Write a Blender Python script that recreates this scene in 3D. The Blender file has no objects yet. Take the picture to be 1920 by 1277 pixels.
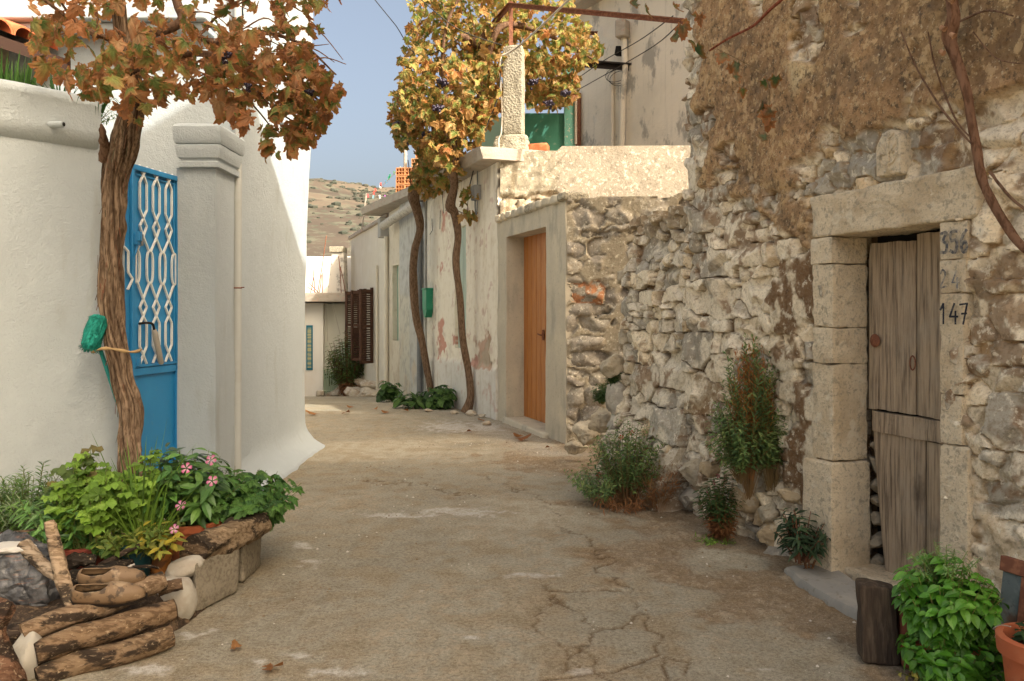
import bpy, math, random
import numpy as np
from mathutils import Vector, Matrix, Euler
from mathutils import noise as mnoise
R = math.radians
SC = bpy.context.scene
COL = SC.collection
F, HZ, EYE = 1500.0, 585.0, 1.35          # focal length in photo pixels, horizon row, eye height


def W(px, py, d):
    """World point that stands at depth d on the sight line of a measured photo point."""
    return Vector(((px - 960) / F * d, d, EYE + (HZ - py) / F * d))


def gz(y):
    if y < 8: return 0.0
    if y < 20: return -.0055 * (y - 8) ** 2
    return max(-2.1, -.792 - .132 * (y - 20))


def G(px, py):
    lo, hi = 1.5, 60.0
    for _ in range(50):
        m = (lo + hi) / 2
        if EYE + (HZ - py) / F * m > gz(m): lo = m
        else: hi = m
    return Vector(((px - 960) / F * lo, lo, gz(lo)))


# ---------------------------------------------------------------- noise (numpy)
def _hash(ix, iy, seed):
    n = (ix.astype(np.int64) * 374761393 + iy.astype(np.int64) * 668265263 + seed * 974711) & 0xffffffff
    n = ((n ^ (n >> 13)) * 1274126177) & 0xffffffff
    return ((n ^ (n >> 16)) & 0xffffff) / float(0xffffff)


def vn(x, y, seed=0):
    ix, iy = np.floor(x), np.floor(y)
    fx, fy = x - ix, y - iy
    fx, fy = fx * fx * (3 - 2 * fx), fy * fy * (3 - 2 * fy)
    a, b = _hash(ix, iy, seed), _hash(ix + 1, iy, seed)
    c, d = _hash(ix, iy + 1, seed), _hash(ix + 1, iy + 1, seed)
    return (a + (b - a) * fx) * (1 - fy) + (c + (d - c) * fx) * fy


def fbm(x, y, seed=0, o=4):
    s, a, t = 0, .5, 0
    for k in range(o):
        s = s + a * vn(x * 2 ** k + 17.3 * k, y * 2 ** k - 9.1 * k, seed + k); t += a; a *= .5
    return s / t


def sst(a, b, x):
    t = np.clip((x - a) / (b - a), 0, 1)
    return t * t * (3 - 2 * t)


# ---------------------------------------------------------------- objects
def org(o):
    v = Vector((0, 0, 0))
    while o is not None:
        v += o.location; o = o.parent
    return v


def tag(o, label=None, cat=None, group=None, kind=None):
    if label: o['label'] = label
    if cat: o['category'] = cat
    if group: o['group'] = group
    if kind: o['kind'] = kind
    return o


def T(name, label, cat, loc, group=None):
    o = bpy.data.objects.new(name, None); COL.objects.link(o)
    o.location = loc; o.empty_display_size = .1
    return tag(o, label, cat, group)


def mkmesh(name, V, Fc, mat, parent=None, loc=None, C=None, smooth=False, sharp=None, extra=None):
    V = np.asarray(V, float).reshape(-1, 3)
    o0 = org(parent) if parent is not None else Vector((0, 0, 0))
    if loc is not None: o0 = o0 + Vector(loc)
    me = bpy.data.meshes.new(name)
    V = V - np.array(o0)
    if isinstance(Fc, np.ndarray):
        k = Fc.shape[1]
        me.vertices.add(len(V)); me.vertices.foreach_set('co', V.ravel())
        me.loops.add(Fc.size); me.loops.foreach_set('vertex_index', Fc.ravel().astype(np.int32))
        me.polygons.add(len(Fc)); me.polygons.foreach_set('loop_start', np.arange(0, Fc.size, k, dtype=np.int32))
        me.update(calc_edges=True); me.validate()
    else:
        me.from_pydata(V.tolist(), [], Fc); me.update()
    if C is not None:
        C = np.asarray(C, float)
        if C.shape[1] == 3: C = np.hstack([C, np.ones((len(C), 1))])
        at = me.color_attributes.new('Col', 'FLOAT_COLOR', 'POINT'); at.data.foreach_set('color', C.ravel())
    if extra is not None:
        at = me.attributes.new('Mask', 'FLOAT', 'POINT'); at.data.foreach_set('value', np.asarray(extra, float).ravel())
    me.polygons.foreach_set('use_smooth', [smooth] * len(me.polygons))
    if smooth and sharp: me.set_sharp_from_angle(angle=R(sharp))
    me.materials.append(mat)
    o = bpy.data.objects.new(name, me); COL.objects.link(o)
    if parent is not None: o.parent = parent
    if loc is not None: o.location = loc
    return o


class MB:
    def __init__(s): s.v, s.f, s.c = [], [], []
    def add(s, V, Fc, col=None):
        b = len(s.v); s.v.extend([tuple(p) for p in V]); s.f.extend([tuple(i + b for i in q) for q in Fc])
        s.c.extend([col if col is not None else (.5, .5, .5)] * len(V)); return s
    def hexa(s, p, col=None):       # p: 4 bottom ccw then 4 top
        return s.add(p, [(3, 2, 1, 0), (4, 5, 6, 7), (0, 1, 5, 4), (1, 2, 6, 5), (2, 3, 7, 6), (3, 0, 4, 7)], col)
    def box(s, c, sz, rot=None, col=None):
        m = rot.to_matrix() if isinstance(rot, Euler) else (rot if rot is not None else Matrix.Identity(3))
        x, y, z = sz[0] / 2, sz[1] / 2, sz[2] / 2
        P = [(-x, -y, -z), (x, -y, -z), (x, y, -z), (-x, y, -z), (-x, -y, z), (x, -y, z), (x, y, z), (-x, y, z)]
        return s.hexa([Vector(c) + m @ Vector(q) for q in P], col)
    def bar(s, a, b, w, h, up=(0, 0, 1), col=None):   # rectangular bar from a to b, w sideways, h along up
        a, b = Vector(a), Vector(b); t = (b - a).normalized(); sd = t.cross(Vector(up)).normalized(); u = sd.cross(t)
        P = []
        for e in (a, b): P.append([e - sd * w / 2 - u * h / 2, e + sd * w / 2 - u * h / 2, e + sd * w / 2 + u * h / 2, e - sd * w / 2 + u * h / 2])
        return s.add(P[0] + P[1], [(3, 2, 1, 0), (4, 5, 6, 7), (0, 1, 5, 4), (1, 2, 6, 5), (2, 3, 7, 6), (3, 0, 4, 7)], col)
    def tube(s, pts, rad, n=8, col=None, disp=None):
        pts = [Vector(p) for p in pts]; m = len(pts)
        rad = [rad] * m if not hasattr(rad, '__len__') else rad
        V = []; up = Vector((.13, .21, .97)); pr = None
        for i, p in enumerate(pts):
            t = (pts[min(i + 1, m - 1)] - pts[max(i - 1, 0)]).normalized()
            a = (pr if pr is not None else t.orthogonal()); a = (a - t * a.dot(t)).normalized(); pr = a; b = t.cross(a)
            for k in range(n):
                th = 2 * math.pi * k / n; r = rad[i]
                if disp: r = r * disp(i / max(1, m - 1), th, i)
                V.append(p + (a * math.cos(th) + b * math.sin(th)) * r)
        Fc = [(i * n + k, i * n + (k + 1) % n, (i + 1) * n + (k + 1) % n, (i + 1) * n + k) for i in range(m - 1) for k in range(n)]
        Fc.append(tuple(range(n - 1, -1, -1))); Fc.append(tuple((m - 1) * n + k for k in range(n)))
        return s.add(V, Fc, col)
    def lathe(s, prof, c, n=24, col=None, tilt=None):
        V = [];
        for r, z in prof:
            for k in range(n):
                th = 2 * math.pi * k / n; q = Vector((r * math.cos(th), r * math.sin(th), z))
                V.append(Vector(c) + (tilt @ q if tilt is not None else q))
        m = len(prof)
        Fc = [(i * n + k, i * n + (k + 1) % n, (i + 1) * n + (k + 1) % n, (i + 1) * n + k) for i in range(m - 1) for k in range(n)]
        Fc.append(tuple(range(n - 1, -1, -1))); Fc.append(tuple((m - 1) * n + k for k in range(n)))
        return s.add(V, Fc, col)
    def build(s, name, mat, parent=None, loc=None, smooth=False, sharp=None, bevel=0, useC=False, segs=2):
        if parent is None and loc is None:
            A = np.array(s.v); loc = ((A[:, 0].min() + A[:, 0].max()) / 2, (A[:, 1].min() + A[:, 1].max()) / 2, A[:, 2].min())
        o = mkmesh(name, s.v, s.f, mat, parent, loc, s.c if useC else None, smooth or bevel > 0, sharp or (40 if bevel else None))
        if bevel:
            b = o.modifiers.new('bevel', 'BEVEL'); b.width = bevel; b.segments = segs; b.limit_method = 'ANGLE'; b.angle_limit = R(35)
        return o


def spline(pts, n):
    """Catmull-Rom through rows of numbers."""
    P = np.array(pts, float); m = len(P); out = []
    for k in range(n):
        t = k / (n - 1) * (m - 1); i = min(int(t), m - 2); f = t - i
        a, b, c, d = P[max(i - 1, 0)], P[i], P[i + 1], P[min(i + 2, m - 1)]
        out.append(.5 * (2 * b + (c - a) * f + (2 * a - 5 * b + 4 * c - d) * f * f + (3 * b - a - 3 * c + d) * f ** 3))
    return np.array(out)


def panel(name, O, U, V, th, nu, nv, mat, parent=None, loc=None, h=None, keep=None, col=None, mask=None, n=None, smooth=True, sharp=None, back=True):
    """Wall slab: front grid O + U s + V t pushed out by h(s,t), holes where keep is False, sides down to thickness th."""
    O, U, V = [np.array(q, float) for q in (O, U, V)]
    if n is None: n = np.cross(U, V)
    n = np.array(n, float); n /= np.linalg.norm(n)
    s, t = np.meshgrid(np.linspace(0, 1, nu + 1), np.linspace(0, 1, nv + 1), indexing='ij')
    H = np.zeros_like(s) if h is None else (h(s, t) if callable(h) else h)
    P = O + s[..., None] * U + t[..., None] * V
    A = (P + H[..., None] * n).reshape(-1, 3); B = (P - th * n).reshape(-1, 3)
    idx = np.arange((nu + 1) * (nv + 1)).reshape(nu + 1, nv + 1)
    q = np.stack([idx[:-1, :-1], idx[1:, :-1], idx[1:, 1:], idx[:-1, 1:]], -1)
    if np.dot(np.cross(U, V), n) < 0: q = q[..., ::-1]
    K = np.ones((nu, nv), bool)
    if keep is not None:
        K = keep((s[:-1, :-1] + s[1:, 1:]) / 2, (t[:-1, :-1] + t[1:, 1:]) / 2) if callable(keep) else keep
    q = q[K].reshape(-1, 4)
    E = np.concatenate([q[:, [k, (k + 1) % 4]] for k in range(4)])
    key = E.min(1).astype(np.int64) * 10 ** 7 + E.max(1)
    u, inv, cnt = np.unique(key, return_inverse=True, return_counts=True)
    bd = E[cnt[inv] == 1]
    N = len(A)
    sides = np.stack([bd[:, 1], bd[:, 0], bd[:, 0] + N, bd[:, 1] + N], -1)
    Fc = [q, sides]
    if back: Fc.append(q[:, ::-1] + N)
    Fc = np.concatenate(Fc)
    C = None
    if col is not None:
        cc = (col(s, t) if callable(col) else col).reshape(-1, 3); C = np.concatenate([cc, cc])
    ex = None
    if mask is not None: ex = np.concatenate([mask.ravel(), mask.ravel()])
    VV = np.concatenate([A, B])
    if parent is None and loc is None: loc = tuple(VV[:, :2].mean(0)) + (VV[:, 2].min(),)
    used = np.unique(Fc); remap = np.full(len(VV), -1); remap[used] = np.arange(len(used))
    return mkmesh(name, VV[used], remap[Fc], mat, parent, loc, None if C is None else C[used], smooth, sharp or 50, None if ex is None else ex[used])


# ---------------------------------------------------------------- materials
def M(name, col=(.5, .5, .5), rough=.85, layers=(), bump=(), attr=False, spec=.25, metal=0.0, transl=0.0, alpha=1.0, amul=None):
    m = bpy.data.materials.new(name); m.use_nodes = True
    nt = m.node_tree; N = nt.nodes; L = nt.links; N.clear()
    out = N.new('ShaderNodeOutputMaterial'); b = N.new('ShaderNodeBsdfPrincipled')
    b.inputs['Roughness'].default_value = rough; b.inputs['Metallic'].default_value = metal
    b.inputs['Specular IOR Level'].default_value = spec
    geo = N.new('ShaderNodeNewGeometry')

    def coords(st):
        if st is None: return geo.outputs['Position']
        mp = N.new('ShaderNodeMapping'); mp.inputs['Scale'].default_value = st
        L.new(geo.outputs['Position'], mp.inputs['Vector']); return mp.outputs[0]

    def tex(kind, sc, st=None, det=4, rgh=.6, dist=0):
        if kind == 'n':
            t = N.new('ShaderNodeTexNoise'); t.inputs['Scale'].default_value = sc; t.inputs['Detail'].default_value = det
            t.inputs['Roughness'].default_value = rgh; t.inputs['Distortion'].default_value = dist
            L.new(coords(st), t.inputs['Vector']); return t.outputs['Fac']
        t = N.new('ShaderNodeTexVoronoi'); t.inputs['Scale'].default_value = sc
        t.feature = 'DISTANCE_TO_EDGE' if kind == 'e' else 'F1'
        L.new(coords(st), t.inputs['Vector']); return t.outputs['Distance']
    if attr:
        a = N.new('ShaderNodeAttribute'); a.attribute_name = 'Col'; cur = a.outputs['Color']
    else:
        r = N.new('ShaderNodeRGB'); r.outputs[0].default_value = (*col, 1); cur = r.outputs[0]
    for ly in layers:
        d = dict(kind='n', sc=5, lo=.45, hi=.6, col=(0, 0, 0), amt=1, st=None, det=5, rgh=.6, dist=0, mode='MIX', mask=None); d.update(ly)
        f = tex(d['kind'], d['sc'], d['st'], d['det'], d['rgh'], d['dist'])
        mr = N.new('ShaderNodeMapRange'); mr.interpolation_type = 'SMOOTHSTEP'
        mr.inputs['From Min'].default_value = d['lo']; mr.inputs['From Max'].default_value = d['hi']; mr.inputs['To Max'].default_value = d['amt']
        L.new(f, mr.inputs['Value']); fac = mr.outputs[0]
        if d['mask']:
            at = N.new('ShaderNodeAttribute'); at.attribute_name = 'Mask'; mu = N.new('ShaderNodeMath'); mu.operation = 'MULTIPLY'
            src = at.outputs['Fac']
            if d['mask'] < 0:
                iv = N.new('ShaderNodeMath'); iv.operation = 'SUBTRACT'; iv.inputs[0].default_value = 1; L.new(src, iv.inputs[1]); src = iv.outputs[0]
            L.new(fac, mu.inputs[0]); L.new(src, mu.inputs[1]); fac = mu.outputs[0]
        mx = N.new('ShaderNodeMix'); mx.data_type = 'RGBA'; mx.blend_type = d['mode']
        L.new(fac, mx.inputs[0]); L.new(cur, mx.inputs[6]); mx.inputs[7].default_value = (*d['col'], 1); cur = mx.outputs[2]
    L.new(cur, b.inputs['Base Color'])
    last = None
    for bp in bump:
        d = dict(kind='n', sc=50, str=.4, dist=.01, st=None, det=5, rgh=.6); d.update(bp)
        f = tex(d['kind'], d['sc'], d['st'], d['det'], d['rgh'])
        if d['kind'] == 'e':
            mr = N.new('ShaderNodeMapRange'); mr.inputs['From Max'].default_value = .06; L.new(f, mr.inputs['Value']); f = mr.outputs[0]
        bn = N.new('ShaderNodeBump'); bn.inputs['Strength'].default_value = d['str']; bn.inputs['Distance'].default_value = d['dist']
        L.new(f, bn.inputs['Height'])
        if last is not None: L.new(last, bn.inputs['Normal'])
        last = bn.outputs[0]
    if last is not None: L.new(last, b.inputs['Normal'])
    sh = b.outputs[0]
    if transl:
        tr = N.new('ShaderNodeBsdfTranslucent'); L.new(cur, tr.inputs['Color']); mx = N.new('ShaderNodeMixShader'); mx.inputs[0].default_value = transl
        L.new(sh, mx.inputs[1]); L.new(tr.outputs[0], mx.inputs[2]); sh = mx.outputs[0]
    if alpha < 1:
        b.inputs['Alpha'].default_value = alpha
    L.new(sh, out.inputs[0])
    return m


# ---------------------------------------------------------------- leaves
def tmpl_grape(k=0):
    """Lobed, toothed vine leaf, about 1 across, stalk at the origin, pointing +y."""
    rs = np.random.RandomState(k + 5)
    lobes = [(-2.45, .42), (-1.95, .30), (-1.35, .55), (-.95, .34), (-.5, .5), (0, .72), (.5, .5), (.95, .34), (1.35, .55), (1.95, .30), (2.45, .42)]
    pts = []
    for i in range(33):
        a = -2.55 + 5.1 * i / 32
        r = np.interp(a, [q[0] for q in lobes], [q[1] for q in lobes]) * (1 + (.1 if i % 2 else -.06) + rs.uniform(-.05, .05))
        pts.append((math.sin(a) * r, math.cos(a) * r + .18))
    ring = np.array(pts); cx = np.array([0, .12])
    mid = cx + (ring - cx) * .5
    def z(p, w): return -w * (p[:, 0] ** 2 + (p[:, 1] - .1) ** 2) + .12 * np.sin(p[:, 0] * 9 + k) * np.hypot(p[:, 0], p[:, 1] - .1)
    w = rs.uniform(-.1, .9)
    V = np.vstack([[0, 0.1, 0], np.c_[mid, z(mid, w) + np.where(np.arange(33) % 6 < 3, .03, -.03)], np.c_[ring, z(ring, w)]])
    Fc = []
    for i in range(32):
        Fc += [(0, 2 + i, 1 + i), (1 + i, 2 + i, 34 + i + 1), (1 + i, 34 + i + 1, 34 + i)]
    e = np.r_[0, np.full(33, .5), np.full(33, 1.0)]
    return V, np.array(Fc), e


def tmpl_oval(wid=.4, tip=1.0, fold=.25, seg=4, droop=.3):
    ys = np.linspace(0, 1, seg + 1); V = []
    for y in ys:
        w = wid / 2 * math.sin(math.pi * min(1, y ** .8 * .97 + .02)) ** tip
        z = -droop * y * y
        V += [(-w, y, z + fold * w), (0, y, z), (w, y, z + fold * w)]
    Fc = []
    for i in range(seg):
        a = i * 3
        Fc += [(a, a + 1, a + 4), (a, a + 4, a + 3), (a + 1, a + 2, a + 5), (a + 1, a + 5, a + 4)]
    return np.array(V), np.array(Fc), np.repeat(ys, 3)


def tmpl_round(k=0):
    n = 18; V = [(0, .25, .06)]
    for i in range(n):
        a = -math.pi * .92 + 1.84 * math.pi * i / (n - 1)
        r = .5 * (1 + (.09 if i % 2 else -.07)) * (1 if abs(a) < 2.6 else .8)
        V.append((math.sin(a) * r, math.cos(a) * r + .38, .1 * math.cos(a * 5 + k) - .1 * (i % 2)))
    return np.array(V), np.array([(0, i + 1, i) for i in range(1, n)]), np.r_[0, np.ones(n)]


def scatter(tm, pos, dirs, nrm, size, cols, edgecol=None, edgeamt=None):
    """N copies of a leaf template: pos, pointing direction, facing normal, size, colour -> V, F, C."""
    TV, TF, TE = tm
    pos, dirs, nrm = np.asarray(pos, float), np.asarray(dirs, float), np.asarray(nrm, float)
    y = dirs / np.maximum(1e-6, np.linalg.norm(dirs, axis=1, keepdims=True))
    x = np.cross(y, nrm); x /= np.maximum(1e-6, np.linalg.norm(x, axis=1, keepdims=True)); z = np.cross(x, y)
    size = np.asarray(size, float).reshape(-1, 1, 1)
    V = pos[:, None] + size * (TV[None, :, 0:1] * x[:, None] + TV[None, :, 1:2] * y[:, None] + TV[None, :, 2:3] * z[:, None])
    n, k = len(pos), len(TV)
    Fc = (TF[None] + (np.arange(n) * k)[:, None, None]).reshape(-1, 3)
    C = np.repeat(np.asarray(cols, float)[:, None], k, 1)
    if edgecol is not None:
        f = (np.clip(TE[None] * 1.6 - 1 + np.asarray(edgeamt)[:, None], 0, 1))[..., None]
        C = C * (1 - f) + np.asarray(edgecol, float) * f
    return V.reshape(-1, 3), Fc, C.reshape(-1, 3)


def cat(parts):
    V, Fc, C, b = [], [], [], 0
    for v, f, c in parts:
        V.append(v); Fc.append(f + b); C.append(c); b += len(v)
    return np.concatenate(V), np.concatenate(Fc), np.concatenate(C)


def rvec(rs, n, zb=0):
    v = rs.normal(size=(n, 3)); v[:, 2] += zb
    return v / np.linalg.norm(v, axis=1, keepdims=True)


# ---------------------------------------------------------------- rubble masonry
def lay_stones(rs, u0, u1, z0, z1, rowh, wid, hand=()):
    S = [tuple(q) for q in hand]; z = z0
    while z < z1:
        h = rs.uniform(*rowh); u = u0 - rs.uniform(0, wid[1])
        while u < u1:
            w = rs.uniform(*wid) * (1.35 if rs.rand() < .12 else 1); hh = h * rs.uniform(.8, 1.2)
            cu, cz = u + w / 2, z + h / 2 + rs.uniform(-.02, .02)
            if not any(abs(cu - q[0]) < q[2] * .95 and abs(cz - q[1]) < q[3] * .95 for q in hand):
                if rs.rand() < .18 and h > .12:
                    S.append((cu, cz + h * .25, w / 2, h * .26, rs.uniform(-.2, .2))); S.append((cu - w * .1, cz - h * .25, w / 2, h * .26, rs.uniform(-.2, .2)))
                else:
                    S.append((cu, cz, w / 2, hh / 2, rs.uniform(-.18, .18)))
            u += w
        z += h
    return S


def rubble(us, zs, S, rs, warp=.034, wsc=9, p=4.6, joint=.05, bulge=.0, off=.018, seed=3, grow=1.16):
    """Height map, stone id and stone mask of rubble masonry on a regular grid us x zs."""
    U, Z = np.meshgrid(us, zs, indexing='ij')
    Uw = U + warp * 2 * (fbm(U * wsc, Z * wsc, seed, 4) - .5); Zw = Z + warp * 2 * (fbm(U * wsc + 40, Z * wsc + 40, seed + 9, 3) - .5)
    F1 = np.full(U.shape, 9.0); F2 = F1.copy(); ID = np.full(U.shape, -1); DX = np.zeros_like(U); DY = np.zeros_like(U)
    for i, (cu, cz, a, b, an) in enumerate(S):
        m = max(a, b) * 1.7 + .05
        i0, i1 = np.searchsorted(us, [cu - m, cu + m]); j0, j1 = np.searchsorted(zs, [cz - m, cz + m])
        if i1 <= i0 or j1 <= j0: continue
        sl = (slice(i0, i1), slice(j0, j1)); x = Uw[sl] - cu; y = Zw[sl] - cz; c, s = math.cos(an), math.sin(an)
        dx, dy = (x * c + y * s) / a, (-x * s + y * c) / b
        f = (np.abs(dx) ** p + np.abs(dy) ** p) ** (1 / p) / grow
        b1 = f < F1[sl]
        F2[sl] = np.where(b1, F1[sl], np.minimum(F2[sl], f)); ID[sl] = np.where(b1, i, ID[sl])
        DX[sl] = np.where(b1, dx * a, DX[sl]); DY[sl] = np.where(b1, dy * b, DY[sl]); F1[sl] = np.minimum(F1[sl], f)
    e = np.minimum(F2 - F1, (1.06 - F1) * 1.3)
    mask = sst(.0, .09, e)
    n = len(S) + 1
    offs, tx, ty = rs.uniform(-off, off, n), rs.uniform(-.22, .22, n), rs.uniform(-.22, .22, n)
    pl = rs.uniform(-1.0, 1.0, (4, n, 2)); pc = rs.uniform(.006, .03, (4, n)); pl[0] *= .2; pc[0] *= .4
    facet = np.full(U.shape, 9.0)
    for k in range(4):
        facet = np.minimum(facet, pc[k][ID] + pl[k][ID, 0] * DX + pl[k][ID, 1] * DY)
    facet = np.maximum(facet, -.03)
    Hh = -joint * (1 - mask) + mask * (offs[ID] + tx[ID] * DX * .5 + ty[ID] * DY * .5 + facet + bulge * (1 - np.clip(F1, 0, 1) ** 4))
    return U, Z, Hh, ID, mask


def poly_dist(px, py, poly):
    """Signed distance (positive inside) of arrays px,py to a polygon."""
    P = np.array(poly, float); d = np.full(px.shape, 1e9); ins = np.zeros(px.shape, bool)
    for i in range(len(P)):
        a, b = P[i], P[(i + 1) % len(P)]; e = b - a
        t = np.clip(((px - a[0]) * e[0] + (py - a[1]) * e[1]) / (e @ e), 0, 1)
        d = np.minimum(d, np.hypot(px - a[0] - t * e[0], py - a[1] - t * e[1]))
        c = ((a[1] > py) != (b[1] > py)) & (px < (b[0] - a[0]) * (py - a[1]) / (b[1] - a[1] + 1e-12) + a[0]); ins ^= c
    return np.where(ins, d, -d)


def line_dist(px, py, pts):
    d = np.full(px.shape, 1e9); P = np.array(pts, float)
    for a, b in zip(P[:-1], P[1:]):
        e = b - a; t = np.clip(((px - a[0]) * e[0] + (py - a[1]) * e[1]) / (e @ e), 0, 1)
        d = np.minimum(d, np.hypot(px - a[0] - t * e[0], py - a[1] - t * e[1]))
    return d


def rock(name, c, sz, mat, seed=0, parent=None, rot=0, sub=4, amp=.26, flat=1.0, cut=.62):
    """Angular boulder: subdivided sphere cut by random planes, rough skin."""
    import bmesh
    bm = bmesh.new(); bmesh.ops.create_icosphere(bm, subdivisions=max(sub, 4), radius=1)
    rs = np.random.RandomState(seed + 11); pl = rvec(rs, 15); V = []
    for v in bm.verts:
        p = v.co.normalized(); r = 1.0
        for q in pl:
            dt = p.dot(Vector(q))
            if dt > .1: r = min(r, cut * (1 + .35 * q[0]) / dt)
        r *= 1 + amp * .5 * mnoise.noise(p * 2.3 + Vector((seed, 0, 0))) + amp * .22 * mnoise.noise(p * 6 + Vector((seed, 3, 0))) + amp * .12 * mnoise.noise(p * 16)
        q = p * r; V.append(Vector((q.x * sz[0], q.y * sz[1], q.z * sz[2])))
    Fc = [tuple(v.index for v in f.verts) for f in bm.faces]; bm.free()
    m = Matrix.Rotation(rot, 3, 'Z'); V = [m @ q + Vector(c) for q in V]
    mb = MB(); mb.add(V, Fc)
    return mb.build(name, mat, parent, None if parent else (c[0], c[1], c[2] - sz[2] * .8), smooth=True, sharp=38)
_cube_cache = {}


def cube_grid(n):
    if n in _cube_cache: return _cube_cache[n]
    idx, V, Fc = {}, [], []
    def vid(p):
        k = tuple(round(q * n) for q in p)
        if k not in idx: idx[k] = len(V); V.append(p)
        return idx[k]
    for ax in range(3):
        for sg in (-1, 1):
            for i in range(n):
                for j in range(n):
                    q = []
                    for a, b in ((0, 0), (1, 0), (1, 1), (0, 1)):
                        p = [0, 0, 0]; p[ax] = sg; p[(ax + 1) % 3] = -1 + 2 * (i + a) / n; p[(ax + 2) % 3] = -1 + 2 * (j + b) / n
                        q.append(vid(tuple(p)))
                    Fc.append(tuple(q if sg > 0 else q[::-1]))
    _cube_cache[n] = (np.array(V), Fc); return _cube_cache[n]


def rough_hexa(name, P, mat, parent=None, n=10, k=14, amp=.006, sc=9, seed=0, loc=None, amp2=.35, smooth=True, sharp=50):
    """Worn block: 8 corners (4 bottom, 4 top), rounded arrises, knocked surface."""
    V, Fc = cube_grid(n)
    rr = (np.abs(V) ** k).sum(1) ** (1 / k); q = V / rr[:, None] * 1.0
    a, b, c = (q[:, 0] + 1) / 2, (q[:, 1] + 1) / 2, (q[:, 2] + 1) / 2
    P = [np.array(p, float) for p in P]
    def w(e): return e[:, None]
    X = (w((1 - a) * (1 - b) * (1 - c)) * P[0] + w(a * (1 - b) * (1 - c)) * P[1] + w(a * b * (1 - c)) * P[2] + w((1 - a) * b * (1 - c)) * P[3] +
         w((1 - a) * (1 - b) * c) * P[4] + w(a * (1 - b) * c) * P[5] + w(a * b * c) * P[6] + w((1 - a) * b * c) * P[7])
    cen = X.mean(0); out = []
    for p in X:
        v = Vector(p); dr = (v - Vector(cen)).normalized()
        out.append(v + dr * amp * (mnoise.noise(v * sc + Vector((seed * 7.1, 0, 0))) + amp2 * mnoise.noise(v * sc * 4)))
    if parent is None and loc is None: loc = (cen[0], cen[1], min(p[2] for p in out))
    return mkmesh(name, out, Fc, mat, parent, loc, smooth=smooth, sharp=sharp)


# ---------------------------------------------------------------- materials
m_ground = M('ground_mat', rough=.93, attr=True, spec=.15,
             layers=[dict(sc=60, lo=.4, hi=.66, col=(.55, .53, .50), amt=.8, mode='MULTIPLY', det=8, rgh=.7), dict(sc=230, lo=.5, hi=.62, col=(.62, .58, .52), amt=.6, mode='MULTIPLY', det=3), dict(sc=170, lo=.62, hi=.68, col=(.62, .57, .47), amt=.5, det=2), dict(sc=7, lo=.4, hi=.75, col=(.80, .76, .70), amt=.8, mode='MULTIPLY'),
                     dict(kind='v', sc=60, lo=.0, hi=.16, col=(1.5, 1.45, 1.4), amt=.0, mode='MULTIPLY')],
             bump=[dict(sc=90, str=.5, dist=.006), dict(sc=380, str=.35, dist=.002)])
m_stone = M('rubble_mat', rough=.9, attr=True, spec=.15,
            layers=[dict(sc=38, lo=.47, hi=.64, col=(.64, .58, .5), amt=.65, mode='MULTIPLY', det=8, rgh=.7), dict(sc=13, lo=.55, hi=.62, col=(.55, .53, .5), amt=.6, mode='MULTIPLY', mask=-1, det=8, rgh=.7), dict(sc=22, lo=.54, hi=.62, col=(.84, .77, .61), amt=.6, mask=-1, det=8, rgh=.7), dict(sc=80, lo=.56, hi=.64, col=(.3, .25, .18), amt=.5, mask=-1, det=4),
                    dict(sc=4.5, lo=.5, hi=.66, col=(.15, .105, .065), amt=.65, mask=1, det=6), dict(sc=30, lo=.52, hi=.60, col=(.07, .054, .038), amt=.75, mask=1, st=(1, 1, .8), det=8, rgh=.75), dict(sc=90, lo=.56, hi=.62, col=(.16, .095, .045), amt=.6, mask=1, det=5), dict(sc=16, lo=.52, hi=.6, col=(.56, .40, .22), amt=.6, mask=1, det=8, rgh=.7), dict(sc=52, lo=.61, hi=.67, col=(.55, .45, .3), amt=.7, mask=1, det=4)],
            bump=[dict(sc=30, str=.55, dist=.012, det=6, rgh=.6), dict(sc=150, str=.45, dist=.004)])
m_ashlar = M('limestone_mat', (.72, .61, .44), .9, spec=.15,
             layers=[dict(sc=4, lo=.45, hi=.7, col=(.50, .37, .22), amt=.6), dict(sc=30, lo=.52, hi=.62, col=(.36, .31, .23), amt=.7, det=8, rgh=.7), dict(sc=95, lo=.55, hi=.64, col=(.42, .35, .25), amt=.6, det=3), dict(sc=13, lo=.58, hi=.66, col=(.74, .66, .51), amt=.7)],
             bump=[dict(sc=60, str=.95, dist=.016, det=7), dict(sc=200, str=.6, dist=.005)])
m_oldwood = M('old_door_wood', (.46, .355, .245), .85, spec=.2,
              layers=[dict(sc=9, st=(7, 7, .35), lo=.4, hi=.68, col=(.11, .08, .055), amt=.85, det=6), dict(sc=42, st=(5, 5, .16), lo=.48, hi=.62, col=(.52, .42, .30), amt=.5),
                      dict(sc=3, lo=.56, hi=.7, col=(.07, .052, .038), amt=.65, st=(1, 1, .6)), dict(sc=2.2, lo=.5, hi=.72, col=(.43, .37, .29), amt=.6)],
              bump=[dict(sc=30, st=(6, 6, .2), str=.8, dist=.012), dict(sc=120, st=(3, 3, .3), str=.4, dist=.004)])
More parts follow.
